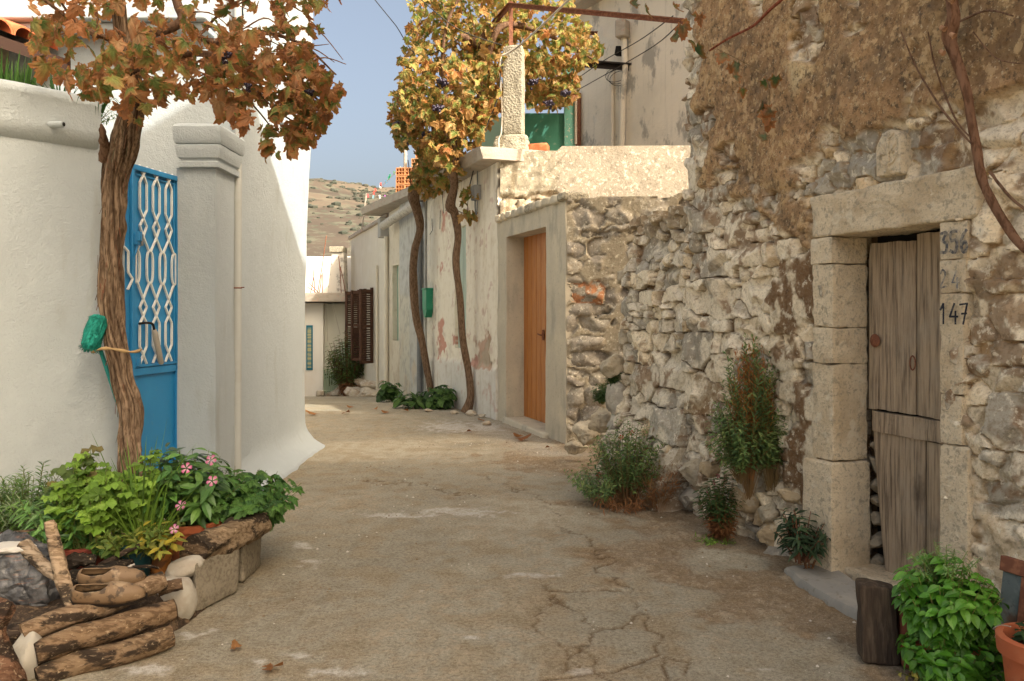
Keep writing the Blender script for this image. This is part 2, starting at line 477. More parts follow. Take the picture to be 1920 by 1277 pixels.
m_log = M('log_wood', (.30, .20, .115), .88, spec=.15, attr=True,
          layers=[dict(sc=26, lo=.42, hi=.60, col=(.42, .37, .32), amt=.8, mode='MULTIPLY', det=7, st=(.3, 2.0, 2.6)), dict(sc=7, lo=.49, hi=.56, col=(.022, .016, .012), amt=.9, det=8, st=(.6, 1.3, 2.2)), dict(sc=34, lo=.58, hi=.66, col=(.36, .27, .18), amt=.4, st=(.25, 2, 2.6)), dict(sc=60, lo=.6, hi=.7, col=(.5, .38, .24), amt=.6)],
          bump=[dict(sc=34, str=.7, dist=.010, det=6, st=(.3, 2, 2.6)), dict(sc=120, str=.5, dist=.004, st=(.4, 1.5, 1.5))])
m_bark = M('vine_bark', (.20, .128, .075), .92, spec=.1, attr=True,
           layers=[dict(sc=30, st=(2, 2, .5), lo=.44, hi=.62, col=(.45, .4, .36), amt=.8, mode='MULTIPLY', det=7)],
           bump=[dict(sc=60, st=(2, 2, .5), str=.7, dist=.01, det=6), dict(sc=160, str=.5, dist=.004)])
m_white = M('lime_plaster', (.42, .462, .475), .9, spec=.15,
            layers=[dict(sc=1.3, lo=.4, hi=.75, col=(.395, .43, .44), amt=.8), dict(sc=14, lo=.5, hi=.72, col=(.445, .485, .495), amt=.6, st=(1, 1, .5)), dict(sc=2.6, lo=.58, hi=.72, col=(.35, .365, .345), amt=.6, st=(1.6, 1.6, .35), det=7)],
            bump=[dict(sc=9, str=.25, dist=.02), dict(sc=28, str=.45, dist=.012), dict(sc=95, str=.7, dist=.006), dict(sc=260, str=.4, dist=.002)])
m_basestone = M('foot_boulder', (.46, .39, .28), .92, spec=.15, layers=[dict(sc=9, lo=.45, hi=.65, col=(.33, .29, .22), amt=.8, det=6), dict(sc=5, lo=.52, hi=.66, col=(.62, .55, .42), amt=.7), dict(sc=40, lo=.5, hi=.66, col=(.2, .15, .09), amt=.5)], bump=[dict(sc=26, str=.6, dist=.015), dict(sc=110, str=.5, dist=.004)])
m_greyboulder = M('grey_foot_stone', (.36, .325, .265), .92, spec=.15, layers=[dict(sc=9, lo=.45, hi=.62, col=(.25, .225, .185), amt=.8, det=7), dict(sc=16, lo=.54, hi=.62, col=(.62, .56, .44), amt=.7, det=7)], bump=[dict(sc=26, str=.8, dist=.02, det=7), dict(sc=110, str=.5, dist=.004)])
m_basestone2 = M('ochre_foot_stone', (.50, .385, .24), .92, spec=.15, layers=[dict(sc=7, lo=.45, hi=.62, col=(.36, .27, .165), amt=.8, det=7), dict(sc=18, lo=.54, hi=.62, col=(.64, .56, .42), amt=.6, det=7)], bump=[dict(sc=26, str=.8, dist=.02, det=7), dict(sc=110, str=.5, dist=.004)])
m_darkstone = M('dark_rubble', (.30, .25, .175), .92, layers=[dict(sc=20, lo=.45, hi=.65, col=(.19, .15, .1), amt=.8)], bump=[dict(sc=60, str=.6, dist=.01)])  # rubble of a darker tone for the packing stones
m_rust = M('rusty_steel', (.18, .07, .04), .8, layers=[dict(sc=30, lo=.45, hi=.65, col=(.30, .13, .07), amt=.8)], bump=[dict(sc=90, str=.3, dist=.003)])
m_dark = M('dark_void', (.012, .010, .008), .95)
m_ink = M('blue_black_paint', (.018, .02, .032), .7, layers=[dict(sc=90, lo=.5, hi=.62, col=(.2, .18, .16), amt=.35)])

# ---------------------------------------------------------------- ground
ys = [2.5]
while ys[-1] < 13: ys.append(ys[-1] + max(.0085, .0036 * ys[-1]))
gy = np.array([-400, -60, -15, -4, 0, 1.2, 2.0] + ys + list(np.arange(13.4, 34, .6)) + [40, 60, 100, 200, 500, 1200, 3000])
gx = np.array([-3000, -800, -200, -60, -25, -12, -7, -5, -4, -3.2] + list(np.arange(-2.7, 2.45, .0128)) + [2.8, 3.5, 5, 8, 14, 30, 80, 250, 900, 3000])
X, Y = np.meshgrid(gx, gy, indexing='ij')
Zb = np.vectorize(gz)(gy)[None, :] + 0 * X
Ys = np.maximum(Y, 1.8)
PX, PY = 960 + F * X / Ys, HZ - F * (Zb - EYE) / Ys
near = (Y > 2.2) & (Y < 16) & (np.abs(X) < 3.3)
wl = (X - (3.086 - .35 * Y)) / 1.06 * -1      # distance out from the stone house wall
n1, n2, n3 = fbm(X * 1.6, Y * 1.6, 1, 5), fbm(X * 6, Y * 6, 2, 5), fbm(X * 24, Y * 24, 3, 4)
n4 = fbm(X * .7 + 5, Y * .9, 8, 4)
base = np.stack([.30 + .11 * n1, .272 + .10 * n1, .208 + .08 * n1], -1)
def blend(B, c, f): return B * (1 - f[..., None]) + np.array(c) * f[..., None]
base = blend(base, (.56, .50, .38), sst(.52, .68, n4) * .55)
base = blend(base, (.34, .265, .165), sst(.5, .7, n2) * .5)
dirt = sst(.0, .28, (n1 - .5) * 1.6 + (n2 - .5) * .8 + np.interp(Y, [2.5, 3.2, 4, 5, 6.5, 8, 9], [1.0, .95, .8, .62, .42, .25, .1]) - wl)
base = blend(base, (.26, .175, .10), dirt * (Y < 9.5) * .7)
base = blend(base, (.42, .34, .24), sst(.56, .66, n3) * sst(.45, .6, n1) * .6)
base = blend(base, (.36, .30, .21), sst(.42, .3, n2) * .5)
# right verge of the far street, rough light cement by the white house
far_v = sst(.5, .0, np.abs(X - (3.5 - .36 * Y) + .35 + .3 * (n2 - .5))) * (Y > 7.5) * (Y < 16)
base = blend(base, (.42, .38, .31), far_v * .8)
rubd = sst(.45, .6, n3) * sst(.6, .45, np.abs(PX - 470) / 400) * sst(1000, 1150, PY) * .6
base = blend(base, (.20, .16, .11), rubd * .4)
# whitish lime splashes measured on the concrete
spl = np.zeros_like(X)
for cx, cy, a, b in [(572, 1022, 22, 5), (585, 1055, 26, 8), (560, 1018, 9, 4), (350, 1190, 34, 6), (270, 1255, 50, 9), (405, 1180, 10, 4), (860, 960, 90, 7), (740, 966, 60, 5), (480, 1240, 18, 6), (640, 1262, 60, 8), (560, 1230, 30, 5), (880, 1195, 26, 4), (790, 1108, 6, 3), (1090, 1262, 40, 6), (1430, 1255, 30, 3), (850, 800, 60, 10), (905, 800, 40, 9), (1000, 1080, 60, 5)]:
    q = np.hypot((PX - cx) / a, (PY - cy) / b); spl = np.maximum(spl, sst(1.25, .3, q + (n3 - .5) * 2.4))
base = blend(base, (.60, .57, .52), spl * near * .75)
# cracks
cr = np.full(X.shape, 1e3)
wx, wy = PX + 26 * (fbm(X * 9, Y * 9, 31, 4) - .5) * 2, PY + 12 * (fbm(X * 9, Y * 9, 47, 4) - .5) * 2
CR = [[(1040, 985), (1092, 1000), (1120, 1030), (1150, 1052), (1122, 1072), (1165, 1095), (1200, 1125), (1195, 1150), (1232, 1190), (1228, 1230), (1262, 1290)],
      [(1020, 1100), (1035, 1130), (1090, 1142), (1100, 1180), (1085, 1220), (1050, 1260)], [(1100, 1180), (1160, 1175), (1200, 1150)], [(1035, 1130), (1000, 1180), (1060, 1210), (1080, 1250)],
      [(1262, 1290), (1290, 1240), (1240, 1232)], [(900, 890), (1000, 930), (1060, 980)], [(1180, 1110), (1120, 1105), (1020, 1112)], [(1085, 1220), (1150, 1290)], [(620, 900), (760, 905), (900, 930)], [(1228, 1230), (1160, 1255), (1100, 1262), (1000, 1285)]]
for i, c in enumerate(CR): cr = np.minimum(cr, line_dist(wx, wy * 1.0, c) * (1.0 if i < 2 else 1.5))
cm = sst(3.9, .5, cr * np.clip(Y / 4, .6, 3)) * near
base = blend(base, (.13, .085, .045), cm * sst(.35, .6, n2 + .1) * .9)
halo = sst(60, 5, cr) * near * sst(.42, .6, n2)
base = blend(base, (.29, .20, .11), halo * .22)
outd = (Y > 30) | (np.abs(X) > 12)
base[outd] = (.20, .155, .10)
Zg = Zb + near * (.02 * (n1 - .5) + .008 * (n2 - .5) + .006 * (n3 - .5) - .007 * cm - .006 * dirt + .010 * dirt * (n3 - .5) * 2)
# the concrete rises a little into the foot of the stone wall
idx = np.arange(X.size).reshape(X.shape)
qd = np.stack([idx[:-1, :-1], idx[1:, :-1], idx[1:, 1:], idx[:-1, 1:]], -1).reshape(-1, 4)
tag(mkmesh('ground', np.stack([X, Y, Zg], -1).reshape(-1, 3), qd, m_ground, C=base.reshape(-1, 3), smooth=True), kind='structure')

# ---------------------------------------------------------------- hill behind the village
hx, hy = np.meshgrid(np.linspace(-700, 500, 241), np.linspace(160, 900, 120), indexing='ij')
hp = 960 + F * hx / 700
ridge = np.interp(hp, [-500, 200, 480, 560, 600, 640, 690, 740, 850, 1100, 2000], [700 * (585 - q) / F for q in (300, 300, 318, 334, 346, 358, 368, 372, 390, 430, 470)])
hz_ = ridge * np.sin(np.clip((hy - 160) / 540, 0, 1) * math.pi / 2) ** .75 - np.clip((hy - 700) / 200, 0, 1) ** 2 * 60 - 6
hz_ = hz_ + np.clip((hy - 200) / 200, 0, 1) * (12 * (fbm(hx / 60, hy / 60, 5, 5) - .5) + 6 * (fbm(hx / 16, hy / 16, 6, 4) - .5)) * np.clip((760 - hy) / 300, .35, 1)
hi = np.arange(hx.size).reshape(hx.shape); hq = np.stack([hi[:-1, :-1], hi[1:, :-1], hi[1:, 1:], hi[:-1, 1:]], -1).reshape(-1, 4)
m_hill = M('dry_hillside', (.075, .062, .05), .95, spec=.05,
           layers=[dict(sc=.035, lo=.45, hi=.65, col=(.095, .077, .06), amt=.8), dict(sc=.12, lo=.50, hi=.58, col=(.115, .115, .085), amt=.75, det=8, rgh=.7), dict(kind='v', sc=.22, lo=.34, hi=.2, col=(.075, .082, .06), amt=.8), dict(sc=.02, lo=.5, hi=.6, col=(.165, .13, .095), amt=.5)])
tag(mkmesh('hills', np.stack([hx, hy, hz_], -1).reshape(-1, 3), hq, m_hill, smooth=True), kind='structure')

# scrub dotted over the hillside: thousands of far bushes that nobody could count
sr = np.random.RandomState(77); nS = 6500; qx, qy = sr.uniform(-340, 40, nS), sr.uniform(210, 730, nS)
keep_s = fbm(qx / 40, qy / 40, 91, 4) > sr.uniform(.36, .62, nS); qx, qy = qx[keep_s], qy[keep_s]
fx_, fy_ = (qx + 700) / 5, (qy - 160) / (740 / 119); i0, j0 = fx_.astype(int), fy_.astype(int); a_, b_2 = fx_ - i0, fy_ - j0
qz = (hz_[i0, j0] * (1 - a_) + hz_[i0 + 1, j0] * a_) * (1 - b_2) + (hz_[i0, j0 + 1] * (1 - a_) + hz_[i0 + 1, j0 + 1] * a_) * b_2
tm_v = []; tm_f = []
for r_, z_ in ((1, -.2), (1.0, .45), (.55, .85)):
    for k in range(7): th = k * 2 * math.pi / 7; tm_v.append((r_ * math.cos(th) * (1 + .25 * math.sin(k * 2.7 + z_ * 9)), r_ * math.sin(th), z_))
tm_v.append((0, 0, 1.0))
for r_ in range(2):
    for k in range(7): a, b = r_ * 7 + k, r_ * 7 + (k + 1) % 7; tm_f += [(a, b, b + 7), (a, b + 7, a + 7)]
tm_f += [(14 + k, 14 + (k + 1) % 7, 21) for k in range(7)]
V, Fq, C = [], [], None
sz_ = sr.uniform(.35, 1.9, len(qx)) * (qy / 420) ** .6; TVs = np.array(tm_v)
V = (TVs[None] * np.stack([sz_ * 1.25, sz_ * 1.1, sz_ * .85], 1)[:, None] + np.stack([qx, qy, qz], 1)[:, None]).reshape(-1, 3)
Fq = (np.array(tm_f)[None] + (np.arange(len(qx)) * 22)[:, None, None]).reshape(-1, 3)
C = np.repeat(np.array([(.052, .058, .044), (.06, .064, .048), (.068, .068, .052)])[sr.randint(0, 3, len(qx))], 22, 0)
tag(mkmesh('scrub', V, Fq, M('hill_scrub', rough=.95, attr=True), C=C), kind='stuff')
# ================================================================ stone house on the right
def WP(d, z, r=0.0):
    """Point of the stone wall at depth d and height z, r inward from its face."""
    return Vector((3.086 - .35 * d + r / 1.0595, d + .35 * r / 1.0595, z))
KU = 1.0595
stone_house = T('stone_house', 'tall old rubble stone house with crumbling brown render above its weathered door', 'house', WP(4.2, 0, .3))


def px_of(dd, zz): return 960 + F * (3.086 - .35 * dd) / dd, HZ - F * (zz - EYE) / dd


def hand_px(lst):
    out = []
    for cx, cy, w, h in lst:
        def dd(p): return 3.086 / ((p - 960) / F + .35)
        d0, d1, dc = dd(cx - w / 2), dd(cx + w / 2), dd(cx)
        out.append((KU * (d0 + d1) / 2, EYE + (HZ - cy) / F * dc, KU * abs(d0 - d1) / 2, h / 2 / F * dc, 0.0))
    return out


def paint_wall(U, Zz, Hh, ID, mask, rs, nst, style):
    """Stone colours, whitewash remains, mortar and render of the street wall; returns height, colour, render mask."""
    dd = U / KU; px, py = px_of(dd, Zz)
    nA, nB, nC = fbm(U * 5, Zz * 5, 61, 5), fbm(U * 16, Zz * 16, 62, 4), fbm(U * 2.2, Zz * 2.2, 63, 4)
    greyness = np.clip(np.interp(px, [1150, 1330, 1480, 1900], [.75, .55, .25, .12]) + np.interp(py, [300, 420, 800, 1000], [.3, -.1, .15, .2]), 0, 1)
    g = rs.rand(nst)[ID]; tone = rs.uniform(.75, 1.12, nst)[ID]
    grey = np.array([.42, .38, .31]); cream = np.array([.82, .695, .50]); och = np.array([.50, .34, .17])
    f = sst(.25, -.25, g - greyness)[..., None]
    C = cream * (1 - f) + grey * f
    fo = ((rs.rand(nst)[ID] < .1) * .6)[..., None]; C = C * (1 - fo) + och * fo
    C = C * tone[..., None]
    ww = (sst(.45, .56, nA + .16 * (nB - .5)) * np.interp(px, [1150, 1300, 1900], [.4, .85, .8]))[..., None]
    C = C * (1 - ww) + np.array([.84, .75, .59]) * ww
    st = (sst(.54, .62, nC * .5 + nB * .5) * .75)[..., None]; C = C * (1 - st) + np.array([.22, .12, .055]) * st
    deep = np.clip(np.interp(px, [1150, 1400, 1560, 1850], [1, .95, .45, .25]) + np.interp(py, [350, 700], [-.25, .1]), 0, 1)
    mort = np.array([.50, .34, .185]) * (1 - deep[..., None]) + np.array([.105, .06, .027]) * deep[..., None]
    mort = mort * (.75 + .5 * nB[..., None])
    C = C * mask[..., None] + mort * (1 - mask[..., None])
    lev = np.interp(px, [1150, 1500, 1800], [1, .8, .5]); Hh = np.where(mask < 1, Hh * 1, Hh); Hh = Hh * 1.0 + (1 - mask) * .05 * (1 - lev)
    R_ = np.zeros_like(Hh)
    if style:
        jx, jy = px + 34 * (fbm(U * 8, Zz * 8, 71, 4) - .5), py + 44 * (fbm(U * 8, Zz * 8, 72, 4) - .5)
        # mottled lime render left on the stones beside the door
        lime = [(1438, 560), (1470, 480), (1545, 470), (1560, 960), (1485, 985), (1455, 880), (1490, 800), (1450, 700)]
        dl = poly_dist(jx, jy, lime); fl = sst(-10, 12, dl + 60 * (nB - .52)) * sst(.36, .5, nA + .1)
        lc = np.array([.66, .57, .42]) * (.8 + .4 * nB[..., None]); sp = (sst(.46, .54, fbm(U * 10, Zz * 6, 75, 6)) * .95)[..., None]
        lc = lc * (1 - sp) + np.array([.17, .095, .045]) * sp
        C = C * (1 - fl[..., None]) + lc * fl[..., None]; Hh = Hh * (1 - fl * .85) + fl * (.012 + .02 * (nA - .5))
        lime2 = [(1812, 560), (1850, 470), (1890, 480), (1840, 600), (1865, 900), (1900, 1000), (1900, 1120), (1812, 1120)]
        dl = poly_dist(jx, jy, lime2); fl = sst(-8, 12, dl + 90 * (nB - .5)) * sst(.5, .6, nA) * .85
        lc = np.array([.60, .47, .31]) * (.7 + .6 * nB[..., None]); sp = (sst(.54, .62, nC * .5 + nB * .5) * .85)[..., None]; lc = lc * (1 - sp) + np.array([.17, .12, .07]) * sp
        C = C * (1 - fl[..., None]) + lc * fl[..., None]; Hh = Hh * (1 - fl * .7) + fl * (.002 + .03 * (nB - .5))
        # brown earth render on the upper wall
        ren = [(1308, -600), (2600, -600), (2600, 70), (1915, 168), (1794, 190), (1700, 217), (1652, 238), (1556, 272), (1488, 312), (1525, 380), (1530, 470), (1480, 440), (1430, 395), (1392, 362), (1316, 348), (1322, 250), (1302, 200), (1314, 120), (1302, 60)]
        dr = poly_dist(jx, jy, ren); fr = sst(-9, 9, dr + 24 * (nB - .5))
        for hole in ([(1500, -30), (1545, 5), (1548, 70), (1530, 118), (1490, 112), (1486, 55)], [(1596, -30), (1622, -20), (1612, 20), (1596, 14)], [(1408, -40), (1445, -30), (1438, 30), (1420, 22)], [(1590, 42), (1618, 40), (1606, 66)], [(1352, 280), (1385, 270), (1382, 312), (1356, 312)]):
            fr = np.minimum(fr, sst(4, -4, poly_dist(jx, jy, hole)))
        fr2 = fr * sst(.30, .42, nA + .35 * sst(20, 80, dr))
        rc = np.array([.34, .215, .115]) * (.7 + .6 * nA[..., None]); lt = (sst(.5, .66, nC * .55 + nB * .45) * .75)[..., None]
        rc = rc * (1 - lt) + np.array([.50, .345, .18]) * lt
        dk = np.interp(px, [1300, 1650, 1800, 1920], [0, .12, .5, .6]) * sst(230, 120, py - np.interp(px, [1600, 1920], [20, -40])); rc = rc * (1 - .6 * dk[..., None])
        tan = sst(-8, 8, poly_dist(jx, jy, [(1484, 112), (1528, 118), (1516, 172), (1494, 172)]))[..., None]; rc = rc * (1 - tan) + np.array([.55, .43, .25]) * tan
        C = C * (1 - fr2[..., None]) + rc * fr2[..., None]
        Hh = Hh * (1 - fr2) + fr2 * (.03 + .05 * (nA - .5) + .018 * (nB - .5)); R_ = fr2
        # the stones over the lintel stand on a ledge where the render has dropped away
    return Hh, C, R_


rs = np.random.RandomState(4)
us, zs = np.linspace(KU * 2.6, KU * 5.46, 432), np.linspace(-.2, 3.72, 570)
hand = hand_px([(1673, 287, 52, 88), (1618, 312, 62, 60), (1566, 330, 40, 46), (1538, 352, 34, 70), (1545, 290, 34, 26), (1508, 322, 36, 22), (1500, 345, 26, 26), (1590, 270, 52, 44), (1622, 262, 30, 44), (1745, 300, 74, 66),
                (1735, 252, 88, 46), (1702, 318, 26, 34), (1720, 226, 34, 28), (1765, 212, 56, 22), (1808, 268, 64, 96), (1808, 203, 20, 30), (1862, 200, 86, 60), (1885, 258, 84, 56), (1890, 302, 66, 36), (1900, 350, 70, 60), (1845, 410, 60, 70), (1900, 425, 50, 60),
                (1893, 497, 84, 72), (1905, 582, 112, 96), (1888, 668, 74, 44), (1885, 708, 96, 46), (1898, 790, 104, 112), (1836, 778, 44, 52), (1832, 690, 40, 40), (1900, 880, 60, 60), (1860, 850, 40, 44),
                (1342, 366, 104, 42), (1298, 140, 26, 62), (1297, 205, 26, 56), (1298, 262, 28, 54), (1297, 322, 26, 60), (1297, 60, 26, 80), (1294, 410, 26, 50), (1326, 415, 44, 46), (1376, 432, 44, 62), (1330, 492, 64, 48), (1402, 484, 52, 42), (1398, 378, 30, 36),
                (1442, 482, 48, 44), (1352, 560, 56, 62), (1412, 555, 62, 66), (1462, 395, 60, 40), (1512, 500, 60, 60), (1400, 620, 60, 50), (1300, 560, 60, 50), (1290, 655, 70, 60), (1300, 745, 90, 80), (1420, 690, 60, 60), (1340, 700, 50, 60), (1520, 50, 40, 60), (1515, 95, 50, 36)])
S = lay_stones(rs, us[0], us[-1], -.2, 3.72, (.06, .125), (.07, .21), hand)
U_, Z_, H_, I_, K_ = rubble(us, zs, S, rs)
H_, C_, R_ = paint_wall(U_, Z_, H_, I_, K_, rs, len(S) + 1, True)
D0, D1, ZT = 3.44, 4.16, 1.80     # rough opening behind the dressed stones


def keep_wall(s, t):
    d = (us[0] + s * (us[-1] - us[0])) / KU; z = -.2 + t * 3.92
    return ~((d > D0) & (d < D1) & (z < ZT))


eU = (WP(5.46, 0) - WP(2.6, 0)); Nw = Vector((-1, -.35, 0)).normalized()
panel('street_wall', WP(2.6, -.2), eU, (0, 0, 3.92), .3, 431, 569, m_stone, stone_house, h=H_, keep=keep_wall, col=C_, mask=R_, n=Nw, smooth=True, sharp=60)
# rest of the house: body, gable over the street wall (above the frame) and the wall running on behind the camera
mb = MB()
prof = [(5.45, -.2), (5.45, 5.02), (4.87, 5.51), (2.92, 7.27), (1.6, 8.25), (-.5, 10.0), (-5.0, 10.0), (-5.0, -.2)]
def prism(prof, r0, r1, skew=0, rise=0):
    n = len(prof); V = [WP(d, z, r0) for d, z in prof] + [WP(d - (skew if d > 5 else skew * .85 if d > 4.5 else 0), z + (rise if z > 4 else 0), r1) for d, z in prof]
    mb.add(V, [tuple(range(n)), tuple(range(2 * n - 1, n - 1, -1))] + [(i, i + n, (i + 1) % n + n, (i + 1) % n) for i in range(n)], (.3, .22, .13))
prism(prof, .31, 5.2, 2.7, 1.4)
prism([(5.45, 3.722), (5.45, 5.02), (4.87, 5.51), (2.92, 7.27), (1.6, 8.25), (-.5, 10.0), (-5.0, 10.0), (-5.0, 3.722)], .0, .308)
prism([(2.598, -.2), (2.598, 3.718), (-5.0, 3.718), (-5.0, -.2)], .0, .308)
mb.build('house_body', M('earth_render', (.26, .175, .095), .92, layers=[dict(sc=26, lo=.5, hi=.6, col=(.05, .04, .026), amt=.7)], bump=[dict(sc=40, str=.5, dist=.01)]), stone_house)


mb = MB(); mb.box((4.15, 5.15, 6.5), (1.3, .6, 2.2)); mb.build('chimney', m_stone, stone_house, bevel=.03)  # unseen block added on the roof to shade the road, no known chimney


def cut(name, d0, d1, z0, z1, r0, r1, parent, seed=0, n=14, amp=.012, mat=None, k=34):
    P = [WP(d1, z0, r0), WP(d0, z0, r0), WP(d0, z0, r1), WP(d1, z0, r1), WP(d1, z1, r0), WP(d0, z1, r0), WP(d0, z1, r1), WP(d1, z1, r1)]
    return rough_hexa(name, P, mat or m_ashlar, parent, n, k, amp, 14, seed)


lin = cut('lintel', 3.30, 4.24, 1.738, 1.955, -.03, .27, stone_house, 1, 30, .02, None, 26)
for i, (z0, z1, d1, rr) in enumerate([(1.60, 1.735, 4.235, -.03), (1.27, 1.597, 4.225, -.022), (1.085, 1.267, 4.225, -.025), (.585, 1.082, 4.23, -.022), (-.06, .58, 4.27, -.05)]):
    cut('jamb_stone', 4.065 if i == 4 else 4.085, d1, z0, z1, rr, .20, stone_house, 10 + i, 14 if i < 4 else 16, .012 if i in (1, 2, 3) else .006)
near = []
for i, (z0, z1, d0) in enumerate([(1.575, 1.735, 3.34), (1.432, 1.572, 3.35), (1.0, 1.429, 3.36), (.785, .997, 3.37), (-.06, .782, 3.34)]):
    near.append(cut('jamb_stone', d0, 3.47, z0, z1, -.022 + .004 * (i % 2), .20, stone_house, 20 + i, 14, .007))
cut('threshold', 3.5, 4.09, -.08, .05, .03, .34, stone_house, 31, 10, .01)
# carved stone with a round head set over the lintel
V, n_ = [], 20
prof2 = [(-.078, 0), (.078, 0), (.08, .12)] + [(.08 * math.cos(a), .13 + .085 * math.sin(a)) for a in np.linspace(0, math.pi, 14)] + [(-.08, .12)]
for r, k in ((.1, 1), (-.012, 1), (-.024, .9)):
    for a, b in prof2: V.append(WP(3.74 - a * k / KU, 1.985 + .1 + (b - .1) * k + .004 * mnoise.noise(Vector((a * 30, b * 30, 1))), r))
m_ = len(prof2); Fc = [(i * m_ + j, i * m_ + (j + 1) % m_, (i + 1) * m_ + (j + 1) % m_, (i + 1) * m_ + j) for i in range(2) for j in range(m_)] + [tuple(2 * m_ + j for j in range(m_))]
carved = mkmesh('carved_stone', V, Fc, m_ashlar, stone_house, smooth=True, sharp=45)
mb = MB()
def rel(pts, r=.006): mb.tube([WP(3.74 - a / KU, 1.985 + b, -.025) for a, b in pts], r, 6)
rel([(0, .015), (.002, .07), (0, .17), (0, .2)], .008); rel([(-.03, .2), (0, .17), (.035, .195)]); rel([(0, .05), (-.03, .06), (-.05, .09), (-.04, .115), (-.025, .1)]); rel([(0, .05), (.03, .06), (.052, .09), (.045, .118), (.025, .1)]); rel([(0, .1), (-.03, .13), (-.05, .16)]); rel([(0, .1), (.03, .13), (.052, .16)]); rel([(-.02, .025), (0, .015), (.02, .025), (0, .035)])
mb.build('relief', m_ashlar, carved, smooth=True)
# painted numbers: brush strokes as thin ribbons on the near jamb stones
DIG = {'1': [[(.1, .7), (.42, 1), (.42, 0)]], '4': [[(.5, 1), (.02, .36), (.85, .36)], [(.62, .62), (.62, 0)]], '7': [[(0, .95), (.75, 1), (.35, 0)], [(.2, .5), (.68, .52)]],
       '2': [[(.05, .8), (.3, 1), (.62, .82), (.5, .5), (.05, .03), (.72, .06)]], '3': [[(.05, .95), (.62, .98), (.3, .62), (.68, .42), (.55, .06), (.05, .08)]],
       '5': [[(.68, 1), (.12, .97), (.1, .58), (.55, .6), (.68, .3), (.45, .02), (.04, .1)]], '6': [[(.6, 1), (.2, .7), (.1, .25), (.35, 0), (.62, .2), (.5, .48), (.14, .35)]]}


def numerals(txt, dstart, z0, h, parent, w=.011, lean=0.0, fade=1.0, step=.62):
    mb = MB(); r = -.036
    for k, ch in enumerate(txt):
        for st in DIG[ch]:
            pts = spline([(p[0], p[1]) for p in st], len(st) * 5) if ch in '2356' else np.array(st)
            P = [WP(dstart - (k * step + p[0] * .55) * h / KU, z0 + p[1] * h + lean * k * h, r) for p in pts]
            for a, b in zip(P[:-1], P[1:]):
                t = (b - a).normalized(); a2, b2 = a - t * w * .3, b + t * w * .3
                mb.bar(a2, b2, .0018, w * random.uniform(.8, 1.15), up=t.cross(Nw))
    mb.build('painted_number', m_ink if fade == 1 else m_inkf, parent)


m_inkf = M('faded_blue_paint', (.17, .17, .18), .85, layers=[dict(sc=70, lo=.44, hi=.56, col=(.46, .41, .33), amt=.9)])
random.seed(3)
numerals('356', 3.455, 1.60, .09, near[0], .012, fade=0, step=.56)
numerals('24', 3.455, 1.455, .075, near[1], .007, fade=0, step=.8, lean=-.1)
numerals('147', 3.458, 1.30, .085, near[2], .0085, step=.6)

# wooden door: two boards above a ledge, a narrower board below



def board(name, d0, d1, z0, z1, r0, r1, parent, seed, chip=.012, top=0.0, left=None):
    """One weathered plank with a ragged outline (front grid with depth)."""
    rs = np.random.RandomState(seed); nu, nv = 22, 44
    a, b = WP(d1, z0, r0), WP(d0, z0, r0)
    s, t = np.meshgrid(np.linspace(0, 1, nu + 1), np.linspace(0, 1, nv + 1), indexing='ij')
    h = .006 * (fbm(s * 9 + seed, t * 1.5, seed, 4) - .5) + .004 * (fbm(s * 30, t * 3, seed + 1, 3) - .5)
    h = h - .012 * (np.clip(s - .9, 0, 1) / .1) ** 3 - .012 * (np.clip(.1 - s, 0, 1) / .1) ** 3
    O = np.array(a); Uv = np.array(b - a); n = np.array(Nw)
    # ragged ends: shear the z of the end rows
    P = O + s[..., None] * Uv + (t * (z1 - z0))[..., None] * np.array([0, 0, 1.])
    P[..., 2] += (t > .5) * (t - .5) * 2 * (top * s + chip * (fbm(s * 6, s * 0 + seed, seed + 3, 3) - .5) * 2) - (t < .2) * (1 - t / .2) * chip * (fbm(s * 8, s * 0 + 9, seed + 5, 3) - .5) * 2
    if left is not None: P += ((1 - s) * left(t))[..., None] * Uv
    A = (P + h[..., None] * n).reshape(-1, 3); B = (P - (r1 - r0) * n).reshape(-1, 3)
    i = np.arange((nu + 1) * (nv + 1)).reshape(nu + 1, nv + 1); q = np.stack([i[:-1, :-1], i[1:, :-1], i[1:, 1:], i[:-1, 1:]], -1).reshape(-1, 4); N_ = len(A)
    ring = list(i[:, 0]) + list(i[-1, 1:]) + list(i[::-1, -1][1:]) + list(i[0, ::-1][1:-1])
    sd = np.array([(ring[k], ring[k - 1], ring[k - 1] + N_, ring[k] + N_) for k in range(len(ring))])
    return mkmesh(name, np.concatenate([A, B]), np.concatenate([q, sd[:, ::-1], q[:, ::-1] + N_]), m_oldwood, parent, smooth=True, sharp=45)


dback = MB(); dback.add([WP(4.09, -.05, .27), WP(3.3, -.05, .27), WP(3.3, 1.76, .27), WP(4.09, 1.76, .27), WP(4.09, -.05, .3), WP(3.3, -.05, .3), WP(3.3, 1.76, .3), WP(4.09, 1.76, .3)],
                        [(0, 1, 2, 3), (7, 6, 5, 4), (0, 4, 5, 1), (1, 5, 6, 2), (2, 6, 7, 3), (3, 7, 4, 0)])
dback.build('dark_doorway', m_dark, stone_house)
leaf = MB(); leaf.bar(WP(3.42, .5, .243), WP(3.98, .5, .243), .02, .07); leaf.bar(WP(3.42, 1.5, .243), WP(3.98, 1.5, .243), .02, .07); leaf.bar(WP(3.5, .5, .243), WP(3.5, 1.5, .243), .02, .07, up=(0, 1, 0))
dleaf = leaf.build('door', m_oldwood, stone_house)
board('plank', 3.79, 4.075, .855, 1.705, .185, .225, dleaf, 3, .006, -.01, left=lambda t: .14 * np.clip(.6 - t, 0, 1) * 0 + .04 * (t > .9) * (t - .9) * 10)
